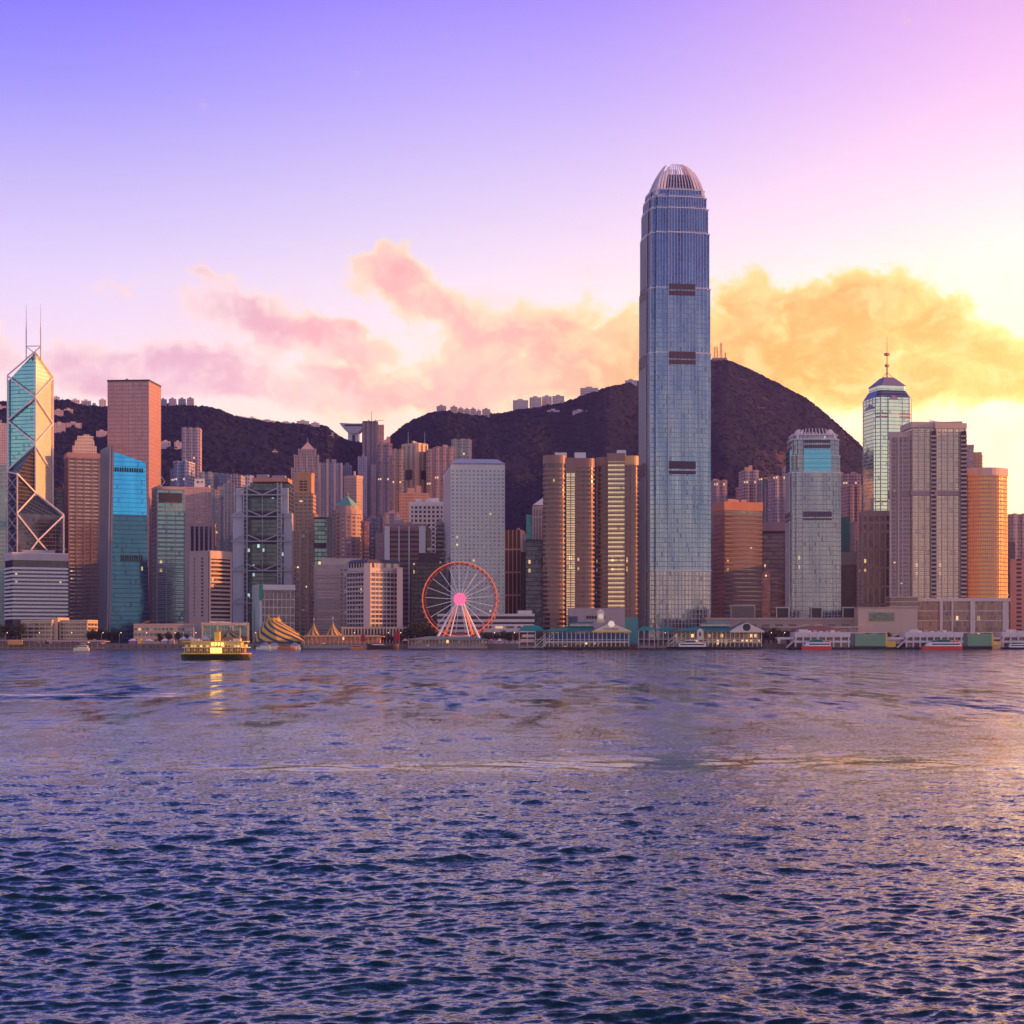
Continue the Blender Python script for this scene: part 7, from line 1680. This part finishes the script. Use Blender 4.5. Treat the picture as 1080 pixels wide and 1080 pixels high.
catamaran('longer red-hulled catamaran with green wheelhouse before the middle white terminal', 993, 1284, 42, gt_, 'red and white catamarans')
def junk():
    d = 1292; z = lambda y: zp(y, d); X, Y = pt(404, d); L = 34*d/FPX; t = thing('junk_boat', 'dark wooden junk with furled deep red sails moored left of the wheel', 'boat', (X, Y, 0)); wd = wall((0.07, 0.035, 0.03), .6)
    hull(X, Y, L, 7, -.5, 2.6, .25, sheer=2.2).build('hull', wd, t); MB().box(X-L*.36, X+L*.05, Y-2.2, Y+2.2, 2.6, 5.0).build('deck_house', wd, t); MB().box(X-L*.34, X+L*.03, Y-2.3, Y-2.15, 3.4, 4.3).build('house_window', W_WHITE, t)
    rs = wall((0.42, 0.01, 0.03), .7, .2)
    for xm, w, y0, y1 in ((383, 2.0, 676.5, 669.5), (418.5, 2.4, 676, 665.5)):
        XM = cp(xm, d); MB().bar((XM, Y, 2.4), (XM, Y, z(y1-5)), .2, 6, r2=.1).build('mast', wd, t)
        mb = MB()
        for k in range(5):
            f0, f1 = k/5, (k+1)/5; za, zb_ = z(y0)+(z(y1)-z(y0))*f0, z(y0)+(z(y1)-z(y0))*f1; a = w*(1-.25*f0); b = w*(1-.25*f1)
            mb.prism([(XM-a, Y-.5), (XM+a, Y-.9), (XM+a, Y+.3), (XM-a, Y+.3)], za, zb_-.12, Q=[(XM-b, Y-.3), (XM+b, Y-.5), (XM+b, Y+.1), (XM-b, Y+.1)])
        mb.build('sail', rs, t)
junk()
def kiosks():
    for i, (x, w, top, body, lab) in enumerate([(139.5, 9, W_WHITE, wall((0.30, 0.10, 0.36)), 'white-canopied stall with purple sides on the quay left of the civic hall'),
        (147.5, 4.5, YEL, YEL, 'small yellow kiosk next to the purple-sided stall'), (156, 9, W_WHITE, W_GREY, 'low white-topped stall right of the yellow kiosk'), (173, 7, W_WHITE, W_GREY, 'low white-topped stall before the long civic hall'),
        (181, 6, W_PINK, W_GREY, 'low pink-topped stall before the long civic hall'), (427, 6, W_PINK, W_DARK, 'pink-topped stall left of the wheel pier'), (518, 6, wall((0.55, 0.16, 0.20)), W_MAUVE, 'dark pink stall just right of the wheel pier'),
        (527, 5, W_WHITE, wall((0.5, 0.3, 0.35)), 'white-topped stall between the wheel pier and the turquoise canopy'), (822, 3.5, W_WHITE, W_WHITE, 'small white tank-like kiosk left of the first white terminal')]):
        d = 1331; a, b = cp(x-w/2, d), cp(x+w/2, d); t = thing('market_stall', lab, 'stall', ((a+b)/2, d+2, 4.12)); MB().box(a+.3, b-.3, d+.4, d+4, 4.12, 6.6).build('booth', body, t)
        MB().prism([(a, d), (b, d), (b, d+4.6), (a, d+4.6)], 6.61, 8.2, Q=[((a+b)/2-.5, d+2), ((a+b)/2+.5, d+2), ((a+b)/2+.5, d+2.6), ((a+b)/2-.5, d+2.6)]).build('canopy', top, t)
kiosks()
def quay_boats_tyres():
    for i, x in enumerate(np.linspace(120, 300, 24)):
        d = 1319.8; X = cp(float(x), d); o = MB().bar((X, d, 2.2), (X, d-.45, 2.2), .75, 10).build('tyre_fender', W_DARK, None)
        tag(o, 'black tyre fender on the sea wall between the small yacht and the big top', 'fender', 'tyre fenders on the sea wall')
quay_boats_tyres()
# ------------------------------------------------------------------ haze
def haze():
    x0, x1, y0, y1, z0, z1 = -3500, 3500, -700, 5200, -4, 640
    V = [(x, y, z) for z in (z0, z1) for x, y in ((x0, y0), (x1, y0), (x1, y1), (x0, y1))]
    F = [(0, 3, 2, 1), (4, 5, 6, 7), (0, 1, 5, 4), (1, 2, 6, 5), (2, 3, 7, 6), (3, 0, 4, 7)]
    me = bpy.data.meshes.new('haze'); me.from_pydata(V, [], F)
    m = bpy.data.materials.new('haze_air'); m.use_nodes = True; nt = m.node_tree
    nt.nodes.remove(nt.nodes['Principled BSDF'])
    v = nt.nodes.new('ShaderNodeVolumePrincipled'); v.inputs['Color'].default_value = (0.42, 0.36, 1.0, 1)
    v.inputs['Density'].default_value = HAZE; v.inputs['Anisotropy'].default_value = 0.3
    nt.links.new(v.outputs[0], nt.nodes['Material Output'].inputs['Volume'])
    m.cycles.homogeneous_volume = True
    o = link_mesh('haze', me, m); o['kind'] = 'stuff'
if HAZE > 0: haze()
